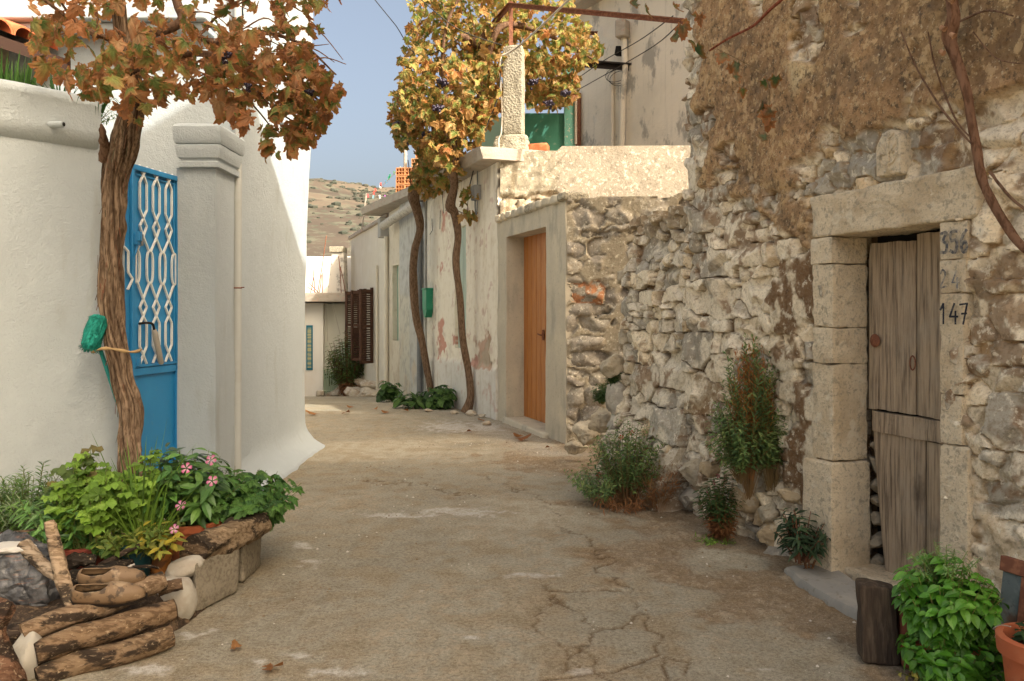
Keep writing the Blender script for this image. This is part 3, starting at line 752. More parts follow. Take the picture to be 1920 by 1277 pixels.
board('plank', 3.36, 3.785, .855, 1.725, .187, .225, dleaf, 8, .010, .0)
board('rail', 3.36, 4.045, .742, .845, .178, .222, dleaf, 12, .004)
board('plank', 3.74, 4.05, .02, .738, .190, .225, dleaf, 17, .004, left=lambda t: .25 * (1 - t) ** 1.2)
board('plank', 3.36, 3.735, .02, .738, .192, .225, dleaf, 23, .004)
mb = MB(); c = WP(4.01, 1.205, .178)
mb.lathe([(.0, .0), (.03, .0), (.034, .006), (.024, .014), (0, .016)], c, 16, tilt=Nw.to_track_quat('Z', 'Y').to_matrix()); mb.build('iron_boss', m_rust, dleaf, smooth=True, sharp=60)
mb = MB(); c = WP(3.785, 1.105, .172)
mb.tube([c + Vector((0, 0, .034 * math.cos(a))) + (WP(1, 0) - WP(0, 0)).normalized() * .016 * math.sin(a) for a in np.linspace(0, 2 * math.pi, 17)], .0035, 6); mb.build('pull_ring', m_rust, dleaf, smooth=True)
# small stones filling the gap left of the narrow lower board
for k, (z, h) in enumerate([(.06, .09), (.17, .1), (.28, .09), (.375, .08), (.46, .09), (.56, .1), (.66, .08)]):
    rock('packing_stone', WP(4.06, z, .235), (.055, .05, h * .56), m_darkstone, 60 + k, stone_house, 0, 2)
# boulders that carry the foot of the wall
for k, (px, py, w, h) in enumerate([(1300, 885, 78, 70), (1292, 935, 70, 54), (1395, 940, 64, 60), (1438, 962, 54, 46), (1412, 905, 52, 44), (1445, 1000, 76, 74), (1376, 975, 60, 60), (1500, 1010, 50, 60), (1480, 930, 44, 40), (1345, 930, 46, 60), (1460, 1035, 60, 40), (1330, 880, 40, 40), (1512, 1052, 50, 36)]):
    q = 3.086 / ((px - 960) / F + .35) - .0; p = W(px, py, q)
    rock('base_stone', p, (w / F * q * .56, .12, h / F * q * .55), [m_basestone, m_greyboulder, m_basestone2][k % 3], 80 + k, stone_house, -.35 + k * .1, 3)

# ---------------------------------------------------------------- low rubble wall that continues the house wall
low_wall = T('low_rubble_wall', 'low grey dry stone wall running on from the corner of the stone house', 'stone wall', WP(5.9, 0, .3))
rs = np.random.RandomState(9)
us2, zs2 = np.linspace(KU * 5.462, KU * 6.36, 120), np.linspace(-.2, 2.12, 260)
hand = hand_px([(1205, 470, 60, 50), (1240, 520, 44, 40), (1210, 560, 46, 30), (1270, 600, 50, 50), (1195, 640, 50, 34), (1260, 700, 60, 70), (1205, 715, 60, 60), (1250, 790, 70, 80), (1190, 600, 44, 26), (1240, 745, 50, 50), (1270, 870, 50, 60)])
S = lay_stones(rs, us2[0], us2[-1], -.2, 2.12, (.07, .14), (.09, .22), hand)
U2, Z2, H2, I2, K2 = rubble(us2, zs2, S, rs, joint=.065, off=.03)
H2, C2, _ = paint_wall(U2, Z2, H2, I2, K2, rs, len(S) + 1, False)
px2, py2 = px_of(U2 / KU, Z2)
e = (sst(475, 410, py2 + 60 * (fbm(U2 * 9, Z2 * 9, 5) - .5)) * .8)[..., None]; C2 = C2 * (1 - e) + np.array([.33, .25, .155]) * (.7 + .6 * fbm(U2 * 18, Z2 * 18, 8)[..., None]) * e
H2 = H2 - .16 * sst(1.3, 2.1, Z2) * .5 + .22 * sst(.8, 0, Z2) - .02
# stepped broken end at the foot towards the courtyard
topl = lambda d: 2.07 + .03 * np.sin(d * 21) + .03 * np.sin(d * 47)
def keep2(s, t):
    d = 5.462 + s * .898; z = -.2 + t * 2.32
    return z < topl(d)
panel('wall_face', WP(5.462, -.2), WP(6.36, 0) - WP(5.462, 0), (0, 0, 2.32), .55, 119, 259, m_stone, low_wall, h=H2, keep=keep2, col=C2, mask=np.zeros_like(H2), n=Nw, smooth=True, sharp=60)
for k, (px, py, d, w, h) in enumerate([(1150, 745, 6.45, 60, 80), (1128, 790, 6.7, 60, 60), (1098, 815, 6.95, 84, 50), (1165, 800, 6.4, 60, 70), (1190, 858, 6.25, 90, 60), (1148, 690, 6.45, 44, 50), (1240, 905, 5.8, 80, 56), (1140, 835, 6.6, 70, 40), (1172, 640, 6.45, 36, 40), (1176, 575, 6.42, 40, 60), (1172, 520, 6.42, 36, 44), (1076, 838, 7.2, 40, 26)]):
    rock('end_stone', W(px, py, d), (w / F * d * .55, .13, h / F * d * .56), m_basestone if k % 3 else M('grey_boulder%d' % k, (.34, .315, .265), .9, layers=[dict(sc=14, lo=.48, hi=.62, col=(.5, .46, .38), amt=.7)], bump=[dict(sc=50, str=.6, dist=.012)]), 120 + k, low_wall, k * .7, 3)
# ================================================================ houses along the far right side of the street
def FP(d, z, r=0.0):
    """Point on the facade line at depth d, height z, r inward."""
    return Vector((3.5 - .36 * d + r / 1.0628, d + .36 * r / 1.0628, z))
NF = Vector((-1, -.36, 0)).normalized(); KF = 1.0628
EF = Vector((-.36, 1, 0)).normalized()
def fd(px): return 3.5 / ((px - 960) / F + .36)
def fz(py, d): return EYE + (HZ - py) / F * d
m_cement = M('grey_cement', (.50, .445, .345), .92, spec=.15, layers=[dict(sc=3, lo=.4, hi=.7, col=(.60, .53, .40), amt=.7), dict(sc=5, st=(1, 1, .3), lo=.5, hi=.7, col=(.27, .255, .22), amt=.6, det=7), dict(sc=40, lo=.55, hi=.7, col=(.3, .27, .22), amt=.4)],
             bump=[dict(sc=30, str=.35, dist=.01), dict(sc=120, str=.4, dist=.004)])
m_rough_conc = M('exposed_aggregate_concrete', (.40, .36, .27), .95, layers=[dict(sc=50, lo=.45, hi=.62, col=(.20, .175, .13), amt=.85, det=6), dict(kind='v', sc=38, lo=.3, hi=.12, col=(.55, .52, .46), amt=.6), dict(sc=5, st=(1, 1, .4), lo=.5, hi=.7, col=(.17, .145, .10), amt=.6)],
                 bump=[dict(kind='v', sc=40, str=.7, dist=.012), dict(sc=120, str=.5, dist=.005)])
m_plast = M('peeling_white_plaster', rough=.9, attr=True, spec=.15, layers=[dict(sc=9, lo=.48, hi=.7, col=(.86, .83, .77), amt=.8, mode='MULTIPLY', det=6), dict(sc=2.4, st=(2.5, 2.5, .35), lo=.52, hi=.74, col=(.72, .66, .56), amt=.55, mode='MULTIPLY', det=7)],
            bump=[dict(sc=28, str=.25, dist=.01), dict(sc=110, str=.45, dist=.004)])
m_cream = M('cream_wall_paint', (.66, .61, .50), .9, layers=[dict(sc=4, st=(3, 3, .3), lo=.48, hi=.7, col=(.56, .51, .41), amt=.6, det=6), dict(sc=2, lo=.5, hi=.7, col=(.72, .68, .59), amt=.6)], bump=[dict(sc=60, str=.3, dist=.006)])
m_slab = M('lime_washed_slab', (.40, .35, .285), .9, layers=[dict(sc=6, st=(1, 1, 2), lo=.48, hi=.62, col=(.32, .28, .23), amt=.75, det=7), dict(sc=14, lo=.58, hi=.66, col=(.50, .28, .22), amt=.5)], bump=[dict(sc=50, str=.5, dist=.01)])
m_pine = M('varnished_pine', (.47, .185, .045), .55, spec=.35, layers=[dict(sc=11, st=(9, 9, .3), lo=.44, hi=.66, col=(.30, .10, .022), amt=.8, det=6), dict(sc=2, st=(1, 1, .5), lo=.5, hi=.75, col=(.56, .26, .08), amt=.5)], bump=[dict(sc=50, st=(5, 5, .2), str=.2, dist=.004)])
m_zinc = M('grey_pipe_paint', (.17, .18, .185), .6, layers=[dict(sc=12, lo=.5, hi=.7, col=(.25, .25, .24), amt=.5)])
m_greywood = M('pale_green_paint', (.42, .50, .42), .8, layers=[dict(sc=8, st=(4, 4, .4), lo=.5, hi=.7, col=(.55, .58, .5), amt=.6)], bump=[dict(sc=60, str=.2, dist=.004)])
m_greenmetal = M('green_mailbox_paint', (.02, .25, .14), .5, spec=.4, layers=[dict(sc=14, lo=.55, hi=.7, col=(.05, .33, .2), amt=.6)])
m_brown = M('brown_shutter_paint', (.085, .042, .026), .7, layers=[dict(sc=20, lo=.5, hi=.7, col=(.14, .075, .045), amt=.5)])
m_wire = M('cable_rubber', (.03, .028, .026), .7)
m_wirel = M('pale_cable', (.42, .38, .31), .7)
m_brickred = M('hollow_brick_clay', (.60, .27, .11), .9, layers=[dict(sc=20, lo=.45, hi=.65, col=(.66, .37, .19), amt=.7), dict(sc=5, lo=.55, hi=.7, col=(.4, .17, .08), amt=.5)], bump=[dict(sc=80, str=.4, dist=.004)])
m_tile = M('terracotta_roof_tile', (.52, .13, .05), .8, layers=[dict(sc=9, lo=.48, hi=.66, col=(.62, .24, .11), amt=.8), dict(sc=26, lo=.58, hi=.68, col=(.22, .09, .05), amt=.7)], bump=[dict(sc=60, str=.4, dist=.006)])

# ---------------------------------------------------------------- courtyard wall with the orange door and rubble side
yard = T('courtyard_wall', 'grey cement and rubble courtyard wall holding a varnished orange door', 'wall', FP(9.2, 0, .2))
dA, dB, dN, dF, zL, zT = 8.2, 10.22, 8.70, 9.93, 2.28, 2.50
Lw = (dB - dA) * KF
def wav(sd, amp=.03):
    return lambda s, t: amp * (fbm(s * 5 + sd, t * 5, sd, 4) - .5) + .01 * (fbm(s * 19, t * 19, sd + 1, 3) - .5)
def keep_y(s, t):
    d = dA + s * (dB - dA); z = -.15 + t * (zT + .15); return ~((d > dN) & (d < dF) & (z < zL))
nuy, nvy = 101, 132
panel('cement_face', FP(dA, -.15), FP(dB, 0) - FP(dA, 0), (0, 0, zT + .15), .30, nuy, nvy, m_cement, yard, h=wav(3), keep=keep_y, n=NF, sharp=60)
# coping of small stones on the top
rs = np.random.RandomState(2); d = dA - .05
while d < dB:
    w_ = rs.uniform(.12, .24); c = FP(d + w_ / 2, zT + .035, .10)
    rough_hexa('coping_stone', [c + EF * sx * w_ * .52 + NF * sy * .15 + Vector((0, 0, sz * rs.uniform(.04, .06))) for sz in (-1, 1) for sx, sy in ((-1, 1), (1, 1), (1, -1), (-1, -1))][:8], [m_ashlar, m_cement, m_brickdull if 'm_brickdull' in globals() else m_rough_conc][int(rs.randint(3))], yard, 6, 6, .02, 9, int(d * 40)); d += w_
m_jamb = m_cement
# door leaf of tongue and groove boards, set back in the opening
dl = MB(); N_ = 9
rec = .235
for k in range(N_):
    a, b = dN - .02 + (dF - dN + .04) * k / N_, dN - .02 + (dF - dN + .04) * (k + 1) / N_
    g = .006
    P = [FP(b - g, .05, rec), FP(a + g, .05, rec), FP(a + g, .05, rec + .04), FP(b - g, .05, rec + .04)]
    dl.hexa(P + [p + Vector((0, 0, 2.26)) for p in P])
odoor = dl.build('door', m_pine, yard, bevel=.006)
mb = MB(); q = FP(9.28, 1.08, rec - .02); mb.tube([q + NF * -.02, q + NF * .03, q + NF * .03 + EF * .09 + Vector((0, 0, .01))], .009, 8); mb.box(q, (.02, .04, .12)); mb.build('door_handle', m_rust, odoor)
mb = MB(); mb.hexa([FP(9.99, -.05, -.04), FP(8.62, -.05, -.08), FP(8.62, -.05, .3), FP(9.99, -.05, .3), FP(9.99, .045, -.02), FP(8.62, .045, -.05), FP(8.62, .05, .3), FP(9.99, .05, .3)]); mb.build('doorstep', m_cement, yard, bevel=.02)
# rubble side of the yard wall that faces down the street
Oc = FP(dA, -.15, .02); Uc = Vector((3.4, -.12, 0)); rs = np.random.RandomState(21)
us3, zs3 = np.linspace(0, 3.4, 230), np.linspace(-.15, 2.62, 190)
S = lay_stones(rs, 0, 3.4, -.15, 2.62, (.13, .24), (.16, .5), [(.85, 2.36, .24, .17, 0), (1.4, 2.4, .26, .16, 0), (.3, 2.52, .3, .09, 0), (.22, 1.55, .2, .13, 0), (.5, 1.5, .16, .12, 0)])
U3, Z3, H3, I3, K3 = rubble(us3, zs3, S, rs, joint=.03, bulge=.03, off=.03, p=2.6, grow=1.0)
n5, n6 = fbm(U3 * 4, Z3 * 4, 5, 5), fbm(U3 * 14, Z3 * 14, 6, 4)
g = rs.rand(len(S) + 1)[I3][..., None]
C3 = np.array([.42, .375, .30]) * (1 - g) + np.array([.30, .27, .23]) * g
C3 = C3 * (.75 + .5 * n6[..., None]); red = (rs.rand(len(S) + 1)[I3] < .10)[..., None] * (n6 > .4)[..., None]
C3 = np.where(red, np.array([.46, .21, .10]) * (.8 + .4 * n6[..., None]), C3)
ce = np.array([.40, .345, .25]) * (.8 + .4 * n5[..., None]); mm = (K3 * sst(.38, .5, n5 + .05))[..., None]
C3 = C3 * mm + ce * (1 - mm); H3 = H3 * mm[..., 0] + .012 * (1 - mm[..., 0]) * (n5 + .3)
tz = 2.53 + .05 * (fbm(U3 * 5, U3 * 0, 8, 3) - .5) + .09 * sst(.9, 1.6, U3)
panel('rubble_side', Oc, Uc, (0, 0, 2.77), .32, 229, 189, m_stone, yard, h=H3, col=C3, mask=np.zeros_like(H3), keep=lambda s, t: (-.15 + t * 2.77) < np.interp(s * 3.4, us3, tz[:, 0]), n=Vector((-.035, -1, 0)), sharp=60)

# ---------------------------------------------------------------- white house with peeling plaster
white = T('peeling_house', 'single storey white house with flaking pink patches behind the twin vine trunks', 'house', FP(12, -.1, .5))
d0, d1 = 10.24, 13.78; zb, zt = -.75, 3.30; nu, nv = 190, 200
s, t = np.meshgrid(np.linspace(0, 1, nu + 1), np.linspace(0, 1, nv + 1), indexing='ij')
dd = d0 + s * (d1 - d0); zz = zb + t * (zt - zb); px, py = 960 + F * (3.5 - .36 * dd) / dd, HZ - F * (zz - EYE) / dd
uu = s * 3.76; n1, n2, n3 = fbm(uu * 3, zz * 3, 11, 5), fbm(uu * 11, zz * 11, 12, 4), fbm(uu * 6, zz * 1.2, 13, 5)
C = np.ones(s.shape + (3,)) * np.array([.80, .735, .61]); Hh = .02 * (n1 - .5) + .006 * (n2 - .5)
def put(C, H, f, col, dh):
    return C * (1 - f[..., None]) + np.array(col) * f[..., None], H + dh * f
wob = (n2 - .5) * 26
jx, jy = px + (n2 - .5) * 22, py + (n1 - .5) * 50
pl = sst(-3, 8, (py - np.interp(px, [801, 880, 930], [668, 676, 690])) + (n1 - .5) * 6); C, Hh = put(C, Hh, pl, (.68, .65, .59), .022)
for poly, col in [([(822, 598), (832, 592), (834, 668), (821, 668)], (.56, .30, .23)), ([(896, 642), (908, 620), (918, 640), (924, 690), (890, 684)], (.52, .36, .27)), ([(884, 655), (893, 660), (892, 684), (880, 678)], (.56, .32, .25)), ([(824, 495), (829, 495), (829, 515), (824, 512)], (.56, .30, .23)), ([(827, 405), (835, 402), (836, 432), (828, 432)], (.58, .33, .26)), ([(846, 626), (862, 630), (862, 648), (848, 646)], (.5, .27, .2)), ([(900, 655), (915, 640), (920, 660), (918, 682), (899, 680)], (.45, .37, .28))]:
    C, Hh = put(C, Hh, sst(-1.5, 1.5, poly_dist(jx, jy, poly)), col, -.008)
fl = sst(.60, .64, n3 * .6 + n2 * .4) * sst(870, 800, px) ; C, Hh = put(C, Hh, fl * .8, (.50, .44, .36), -.005)
fl = sst(.64, .66, n2) * sst(.45, .55, n1); C, Hh = put(C, Hh, fl * .6, (.55, .38, .31), -.004)
gr = sst(826, 800, px + (n1 - .5) * 20) * .55; C, Hh = put(C, Hh, gr, (.50, .48, .43), 0)
ck = sst(2.2, .6, line_dist(px + (n2 - .5) * 7, py, [(932, 318), (934, 340), (930, 360), (933, 385), (931, 402), (934, 420)])); C, Hh = put(C, Hh, ck, (.12, .095, .07), -.02)
st = sst(.5, .75, fbm(uu * 9, zz * .8, 19, 4)) * sst(420, 330, py) * .6; C, Hh = put(C, Hh, st, (.42, .36, .29), 0)
win = (873.5, 852.5, fd(874), fd(853)); wz0, wz1 = fz(655, 11.7), fz(422, 11.6)
def keep_h(sq, tq):
    d = d0 + sq * (d1 - d0); z = zb + tq * (zt - zb); return ~((d > win[2]) & (d < win[3]) & (z > wz0) & (z < wz1))
panel('facade', FP(d0, zb), FP(d1, 0) - FP(d0, 0), (0, 0, zt - zb), .3, nu, nv, m_plast, white, h=Hh, keep=keep_h, col=C, n=NF, sharp=50)
mb = MB(); q0, q1 = win[2], win[3]
for a, b in ((q0, (q0 + q1) / 2 - .008), ((q0 + q1) / 2 + .008, q1)):
    P = [FP(b, wz0, .05), FP(a, wz0, .05), FP(a, wz0, .09), FP(b, wz0, .09)]; mb.hexa(P + [p + Vector((0, 0, wz1 - wz0)) for p in P])
    wsh = MB(); P = [FP(b - .05, wz0 + .08, .043), FP(a + .05, wz0 + .08, .043), FP(a + .05, wz0 + .08, .06), FP(b - .05, wz0 + .08, .06)]; mb.hexa(P + [p + Vector((0, 0, (wz1 - wz0) * .5)) for p in P])
mb.build('shutter', m_greywood, white, bevel=.004)
# roof slab with a projecting eave

rough_hexa("roof_slab",
               [FP(14.0, 3.27, -.26), FP(10.10, 3.27, -.26), FP(10.10, 3.27, 4.5), FP(14.0, 3.27, 4.5), FP(14.0, 3.43, -.30), FP(10.10, 3.43, -.30), FP(10.10, 3.43, 4.5), FP(14.0, 3.43, 4.5)], m_slab, white, 40, 60, .018, 6, 3)
# end wall towards the camera: rough concrete corner over stones, smooth cream parapet beyond
Oe = FP(10.24, 0, .04); Oe.z = 1.9; Ue = Vector((4.6, -.1, 0)); nu, nv = 230, 84
s, t = np.meshgrid(np.linspace(0, 1, nu + 1), np.linspace(0, 1, nv + 1), indexing='ij'); xx = s * 4.6; zz = 1.9 + t * 1.62
rs = np.random.RandomState(31); S = lay_stones(rs, 0, 4.6, 1.9, 3.52, (.14, .22), (.2, .42))
ue, ze = np.linspace(0, 4.6, nu + 1), np.linspace(1.9, 3.52, nv + 1)
U5, Z5, H5, I5, K5 = rubble(ue, ze, S, rs, joint=.04, bulge=.03)
n1, n2 = fbm(xx * 3, zz * 3, 41, 5), fbm(xx * 13, zz * 13, 42, 4)
C = np.array([.40, .33, .24]) * (.7 + .6 * n2[..., None]) * K5[..., None] + np.array([.2, .15, .1]) * (1 - K5[..., None])
conc = sst(-.03, .03, zz - 2.86 + (n1 - .5) * .3); C = C * (1 - conc[..., None]) + np.array([.34, .295, .215]) * (.6 + .8 * n2[..., None]) * conc[..., None]; H5 = H5 * (1 - conc) + conc * (.03 + .03 * n2)
smo = sst(-.03, .03, xx - .72 + (n1 - .5) * .5 - np.clip(2.9 - zz, 0, 1) * .2) * sst(-.03, .03, zz - 2.55 + (n1 - .5) * .2)
cc = np.array([.39, .335, .255]) * (.8 + .28 * n1[..., None])
ckl = sst(.016, .004, np.minimum(np.abs(n1 - .5), np.abs(fbm(xx * 2.2, zz * 2.2, 49, 5) - .48)) ) * .35
cc = cc * (1 - ckl[..., None]) + np.array([.4, .32, .22]) * ckl[..., None]
C = C * (1 - smo[..., None]) + cc * smo[..., None]; H5 = H5 * (1 - smo) + smo * (.055 + .035 * (n1 - .5))
topz = 3.30 + .06 * sst(.7, .8, ue) + .02 * (fbm(ue * 4, ue * 0, 6, 3) - .5); 
panel('parapet', Oe, Ue, (0, 0, 1.62), .28, nu, nv, m_stone, white, h=H5, col=C, mask=np.zeros_like(H5), keep=lambda a, b: 1.9 + b * 1.62 < np.interp(a * 4.6, ue, topz) + .1, n=Vector((-.022, -1, 0)), sharp=60)
mb = MB(); p = FP(10.9, 0, .9); mb.box(p + Vector((1.6, .6, 1.2)), (4.4, .5, 2.2)); mb.build('inner_wall', m_cement, white)
# meter box and its cable, old hooks
mb = MB(); d = fd(899); c = FP(d, fz(362, d), -.05); rt = Matrix((EF, NF, Vector((0, 0, 1)))).transposed(); mb.box(c, (.17, .10, .2), rt); mb.box(c + NF * .055, (.12, .02, .14), rt)
mtr = mb.build('meter_box', M('grey_plastic', (.30, .30, .29), .6), white, bevel=.01)
mb = MB(); mb.tube([tuple(q) for q in spline([c + EF * -.06 + Vector((0, 0, .35)), c + EF * -.07, c + EF * -.05 + Vector((0, 0, -.22)), c + EF * -.02 + Vector((0, 0, -.30)), c + EF * .03 + Vector((0, 0, -.22)), c + EF * .04 + Vector((0, 0, -.08))], 30)], .009, 6); mb.build('cable', m_zinc, mtr, smooth=True)
mb = MB()
for k, pts in enumerate([[(846, 335), (842, 350), (845, 380), (838, 395)], [(834, 340), (832, 372), (834, 400)], [(812, 410), (813, 432), (808, 440)], [(828, 395), (827, 430)]]):
    mb = MB(); mb.tube([FP(fd(a), fz(b, fd(a)), -.02) for a, b in pts], .005, 5); mb.build('hanging_wire', m_wire, white)
# mailbox and downpipe are things of their own
d = fd(808); c = FP(d, fz(562, d), -.05); mb = MB(); mb.box(c, (.28, .13, .34), rt); mb.box(c + Vector((0, 0, .18)), (.3, .16, .03), rt); mb.hexa([c + EF * a + NF * b + Vector((0, 0, z)) for z, k in ((-.30, .3), (-.17, 1)) for a, b in ((-.14 * k, .06), (.14 * k, .06), (.14 * k, -.06), (-.14 * k, -.06))])
tag(mb.build('mailbox', m_greenmetal, None, bevel=.006), 'small green metal mailbox fixed to the flaking white wall', 'mailbox')
pipe = T('drainpipe', 'dark grey drainpipe and half round gutter between the two white houses', 'drainpipe', FP(14, -.2, -.1))
mb = MB(); q = FP(13.95, 0, -.09); mb.tube([q + Vector((0, 0, -.36)), q + Vector((0, 0, 2.5)), q + Vector((-.02, .1, 2.95)), q + Vector((-.05, .2, 3.12))], .05, 12); mb.build('pipe', m_zinc, pipe, smooth=True, sharp=50)
mb = MB(); mb.tube([FP(13.8, 3.2, -.2), FP(16.5, 3.12, -.22)], .085, 12); gut = mb.build('gutter', M('old_gutter', (.45, .42, .36), .7, layers=[dict(sc=14, lo=.5, hi=.65, col=(.2, .18, .15), amt=.7)]), pipe, smooth=True, sharp=50)
mb = MB()
for k in range(3): mb.lathe([(.058, -.02), (.062, 0), (.058, .02)], q + Vector((0, 0, .35 + k)), 12)
# ---------------------------------------------------------------- narrow grey and cream house
cream = T('cream_house', 'narrow cream house with grey cement corner and pale green shutter', 'house', FP(15.4, -.3, .5))
d0, d1 = 13.82, 17.0; nu, nv = 90, 110; zb, zt = -.9, 3.45
s, t = np.meshgrid(np.linspace(0, 1, nu + 1), np.linspace(0, 1, nv + 1), indexing='ij'); dd = d0 + s * (d1 - d0); zz = zb + t * (zt - zb); px, py = 960 + F * (3.5 - .36 * dd) / dd, HZ - F * (zz - EYE) / dd
n1, n2 = fbm(dd * 3, zz * 3, 81, 5), fbm(dd * 9, zz * 9, 82, 4)
C = np.ones(s.shape + (3,)) * np.array([.62, .56, .45]); Hh = .015 * (n1 - .5)
gy_ = sst(748, 752, px + (n2 - .5) * 3); C, Hh = put(C, Hh, gy_, (.47, .47, .44), .03)
C, Hh = put(C, Hh, gy_ * sst(550, 558, py) * sst(772, 768, px), (.52, .50, .42), -.01)
C, Hh = put(C, Hh, sst(.52, .62, n1) * sst(600, 690, py) * .8, (.50, .43, .33), -.004)
C, Hh = put(C, Hh, sst(.55, .62, n2) * gy_ * .5, (.30, .29, .27), 0)
wq0, wq1 = 16.05, 16.6
panel('facade', FP(d0, zb), FP(d1, 0) - FP(d0, 0), (0, 0, zt - zb), .3, nu, nv, m_plast, cream, h=Hh, col=C, keep=lambda a, b: ~((d0 + a * (d1 - d0) > wq0) & (d0 + a * (d1 - d0) < wq1) & (zb + b * (zt - zb) > .75) & (zb + b * (zt - zb) < 2.3)), n=NF, sharp=50)
mb = MB(); P = [FP(wq1 + .02, .75, .1), FP(wq0 - .02, .75, .1), FP(wq0 - .02, .75, .14), FP(wq1 + .02, .75, .14)]; mb.hexa(P + [p + Vector((0, 0, 1.56)) for p in P]); mb.build('shutter', M('sea_green_paint', (.22, .36, .28), .8, layers=[dict(sc=9, lo=.5, hi=.7, col=(.32, .42, .33), amt=.6)]), cream)
rough_hexa('roof_slab', [FP(17.6, 3.45, -.5), FP(14.02, 3.45, -.12), FP(14.02, 3.45, 4), FP(17.6, 3.45, 4), FP(17.6, 3.60, -.55), FP(14.02, 3.60, -.14), FP(14.02, 3.60, 4), FP(17.6, 3.60, 4)], m_slab, cream, 24, 40, .015, 5, 8)
mb = MB(); c = FP(17.15, 3.15, -.08); mb.box(c, (.3, .2, .42), rt); mb.build('meter_box', M('meter_grey', (.36, .35, .32), .7), cream, bevel=.015)
mb = MB(); mb.tube([FP(16.98, -.6, -.06), FP(16.98, 2.95, -.06)], .045, 10); mb.build('downpipe', m_cream, cream, smooth=True, sharp=50)
mb = MB(); mb.box(FP(15.5, 1.5, 2.4), (3, 2.6, 3.6)); mb.build('body', m_cement, cream)
# ---------------------------------------------------------------- house with brown louvred shutters
lou = T('shuttered_house', 'cream house on a rocky footing with open brown louvred shutters', 'house', FP(19.5, -.5, .5))
panel('facade', FP(17.04, -.75), FP(22.1, 0) - FP(17.04, 0), (0, 0, 4.1), .3, 90, 60, m_cream, lou, h=wav(9, .03), n=NF,
      keep=lambda a, b: ~(((np.abs(17.04 + a * 5.06 - 19.15) < .34) | (np.abs(17.04 + a * 5.06 - 20.4) < .3)) & (b * 4.1 - .75 > .25) & (b * 4.1 - .75 < 1.88)))
mb = MB(); mb.hexa([FP(22.2, 3.35, -.06), FP(17.04, 3.35, -.06), FP(17.04, 3.35, 4), FP(22.2, 3.35, 4), FP(22.2, 3.45, -.06), FP(17.04, 3.45, -.06), FP(17.04, 3.45, 4), FP(22.2, 3.45, 4)]); mb.build('roof', m_slab, lou, bevel=.02)
mb = MB(); mb.hexa([FP(22.1, -.75, .31), FP(17.05, -.75, .31), FP(17.05, -.75, 4), FP(22.1, -.75, 4), FP(22.1, 3.34, .31), FP(17.05, 3.34, .31), FP(17.05, 3.34, 4), FP(22.1, 3.34, 4)]); mb.build('body', m_dark, lou)
for dc, sg in ((18.72, -1), (19.58, 1), (19.95, -1), (20.5, 1)):
    mb = MB(); hinge = FP(dc, 0, -.02); a = (EF * sg * .55 + NF * .84).normalized(); L_ = .40; b = a.cross(Vector((0, 0, 1)))
    for e in (.03, L_ - .03): mb.bar(hinge + a * e + Vector((0, 0, .16)), hinge + a * e + Vector((0, 0, 1.86 + (.02 if e > .1 else .06))), .06, .045, up=b)
    for z in (.19, 1.02, 1.84): mb.bar(hinge + a * .0 + Vector((0, 0, z)), hinge + a * L_ + Vector((0, 0, z)), .045, .07)
    for k in range(30):
        z = .25 + k * .053
        if abs(z - 1.02) > .04: mb.bar(hinge + a * .05 + Vector((0, 0, z)), hinge + a * (L_ - .05) + Vector((0, 0, z)), .04, .01, up=(b * .7 + Vector((0, 0, .7))))
    mb.build('shutter', m_brown, lou)
mb = MB(); mb.tube([FP(18.1, -.75, -.04), FP(18.12, 2.4, -.04)], .03, 8); mb.build('downpipe', m_cream, lou, smooth=True, sharp=50)
m_foot = M('footing_rock', (.50, .43, .33), .92, layers=[dict(sc=6, lo=.45, hi=.65, col=(.34, .24, .15), amt=.7), dict(sc=14, lo=.5, hi=.65, col=(.62, .57, .48), amt=.6)], bump=[dict(sc=20, str=.6, dist=.03)])
for k, (px, py, d, w, h) in enumerate([(655, 722, 20.6, 60, 40), (690, 738, 18.4, 56, 26), (718, 740, 17.3, 34, 28), (672, 738, 19.2, 50, 30), (700, 722, 18.6, 40, 20), (640, 738, 20.6, 40, 24), (728, 722, 17.4, 24, 24), (676, 716, 20, 44, 22)]):
    rock('footing_rock', W(px, py, d), (w / F * d * .55, .4, h / F * d * .6), m_foot, 200 + k, lou, k, 2)
# ---------------------------------------------------------------- far white building closing the street
farb = T('terrace_house', 'sunlit white house with roof terrace and chimney closing the end of the street', 'house', (-4.6, 21.2, -.8))
m_fw = M('bright_limewash', (.80, .77, .70), .9, layers=[dict(sc=1.2, lo=.5, hi=.7, col=(.70, .64, .54), amt=.5, st=(1, 1, .5))])
def fbox(name, px0, px1, py0, py1, d, dep, mat, parent=farb, bevel=.015):
    a, b = W(px0, py1, d), W(px1, py0, d); mb = MB(); mb.box(((a.x + b.x) / 2, d + dep / 2, (a.z + b.z) / 2), (b.x - a.x, dep, b.z - a.z)); return mb.build(name, mat, parent, bevel=bevel)
fbox('wall', 480, 606, 568, 775, 21, 4, m_fw); fbox('recessed_wall', 606.4, 720, 569, 770, 21.2, 3, M('pale_cream_wall', (.62, .60, .50), .9, layers=[dict(sc=2, st=(1, 1, .3), lo=.5, hi=.7, col=(.52, .53, .44), amt=.5)]))
fbox('terrace_slab', 470, 720, 549, 566, 20.6, 4.5, m_slab); fbox('upper_wall', 480, 700, 481, 556, 24, 2, m_fw); fbox('upper_block', 640, 720, 482, 551, 22.6, 1.3, m_fw)
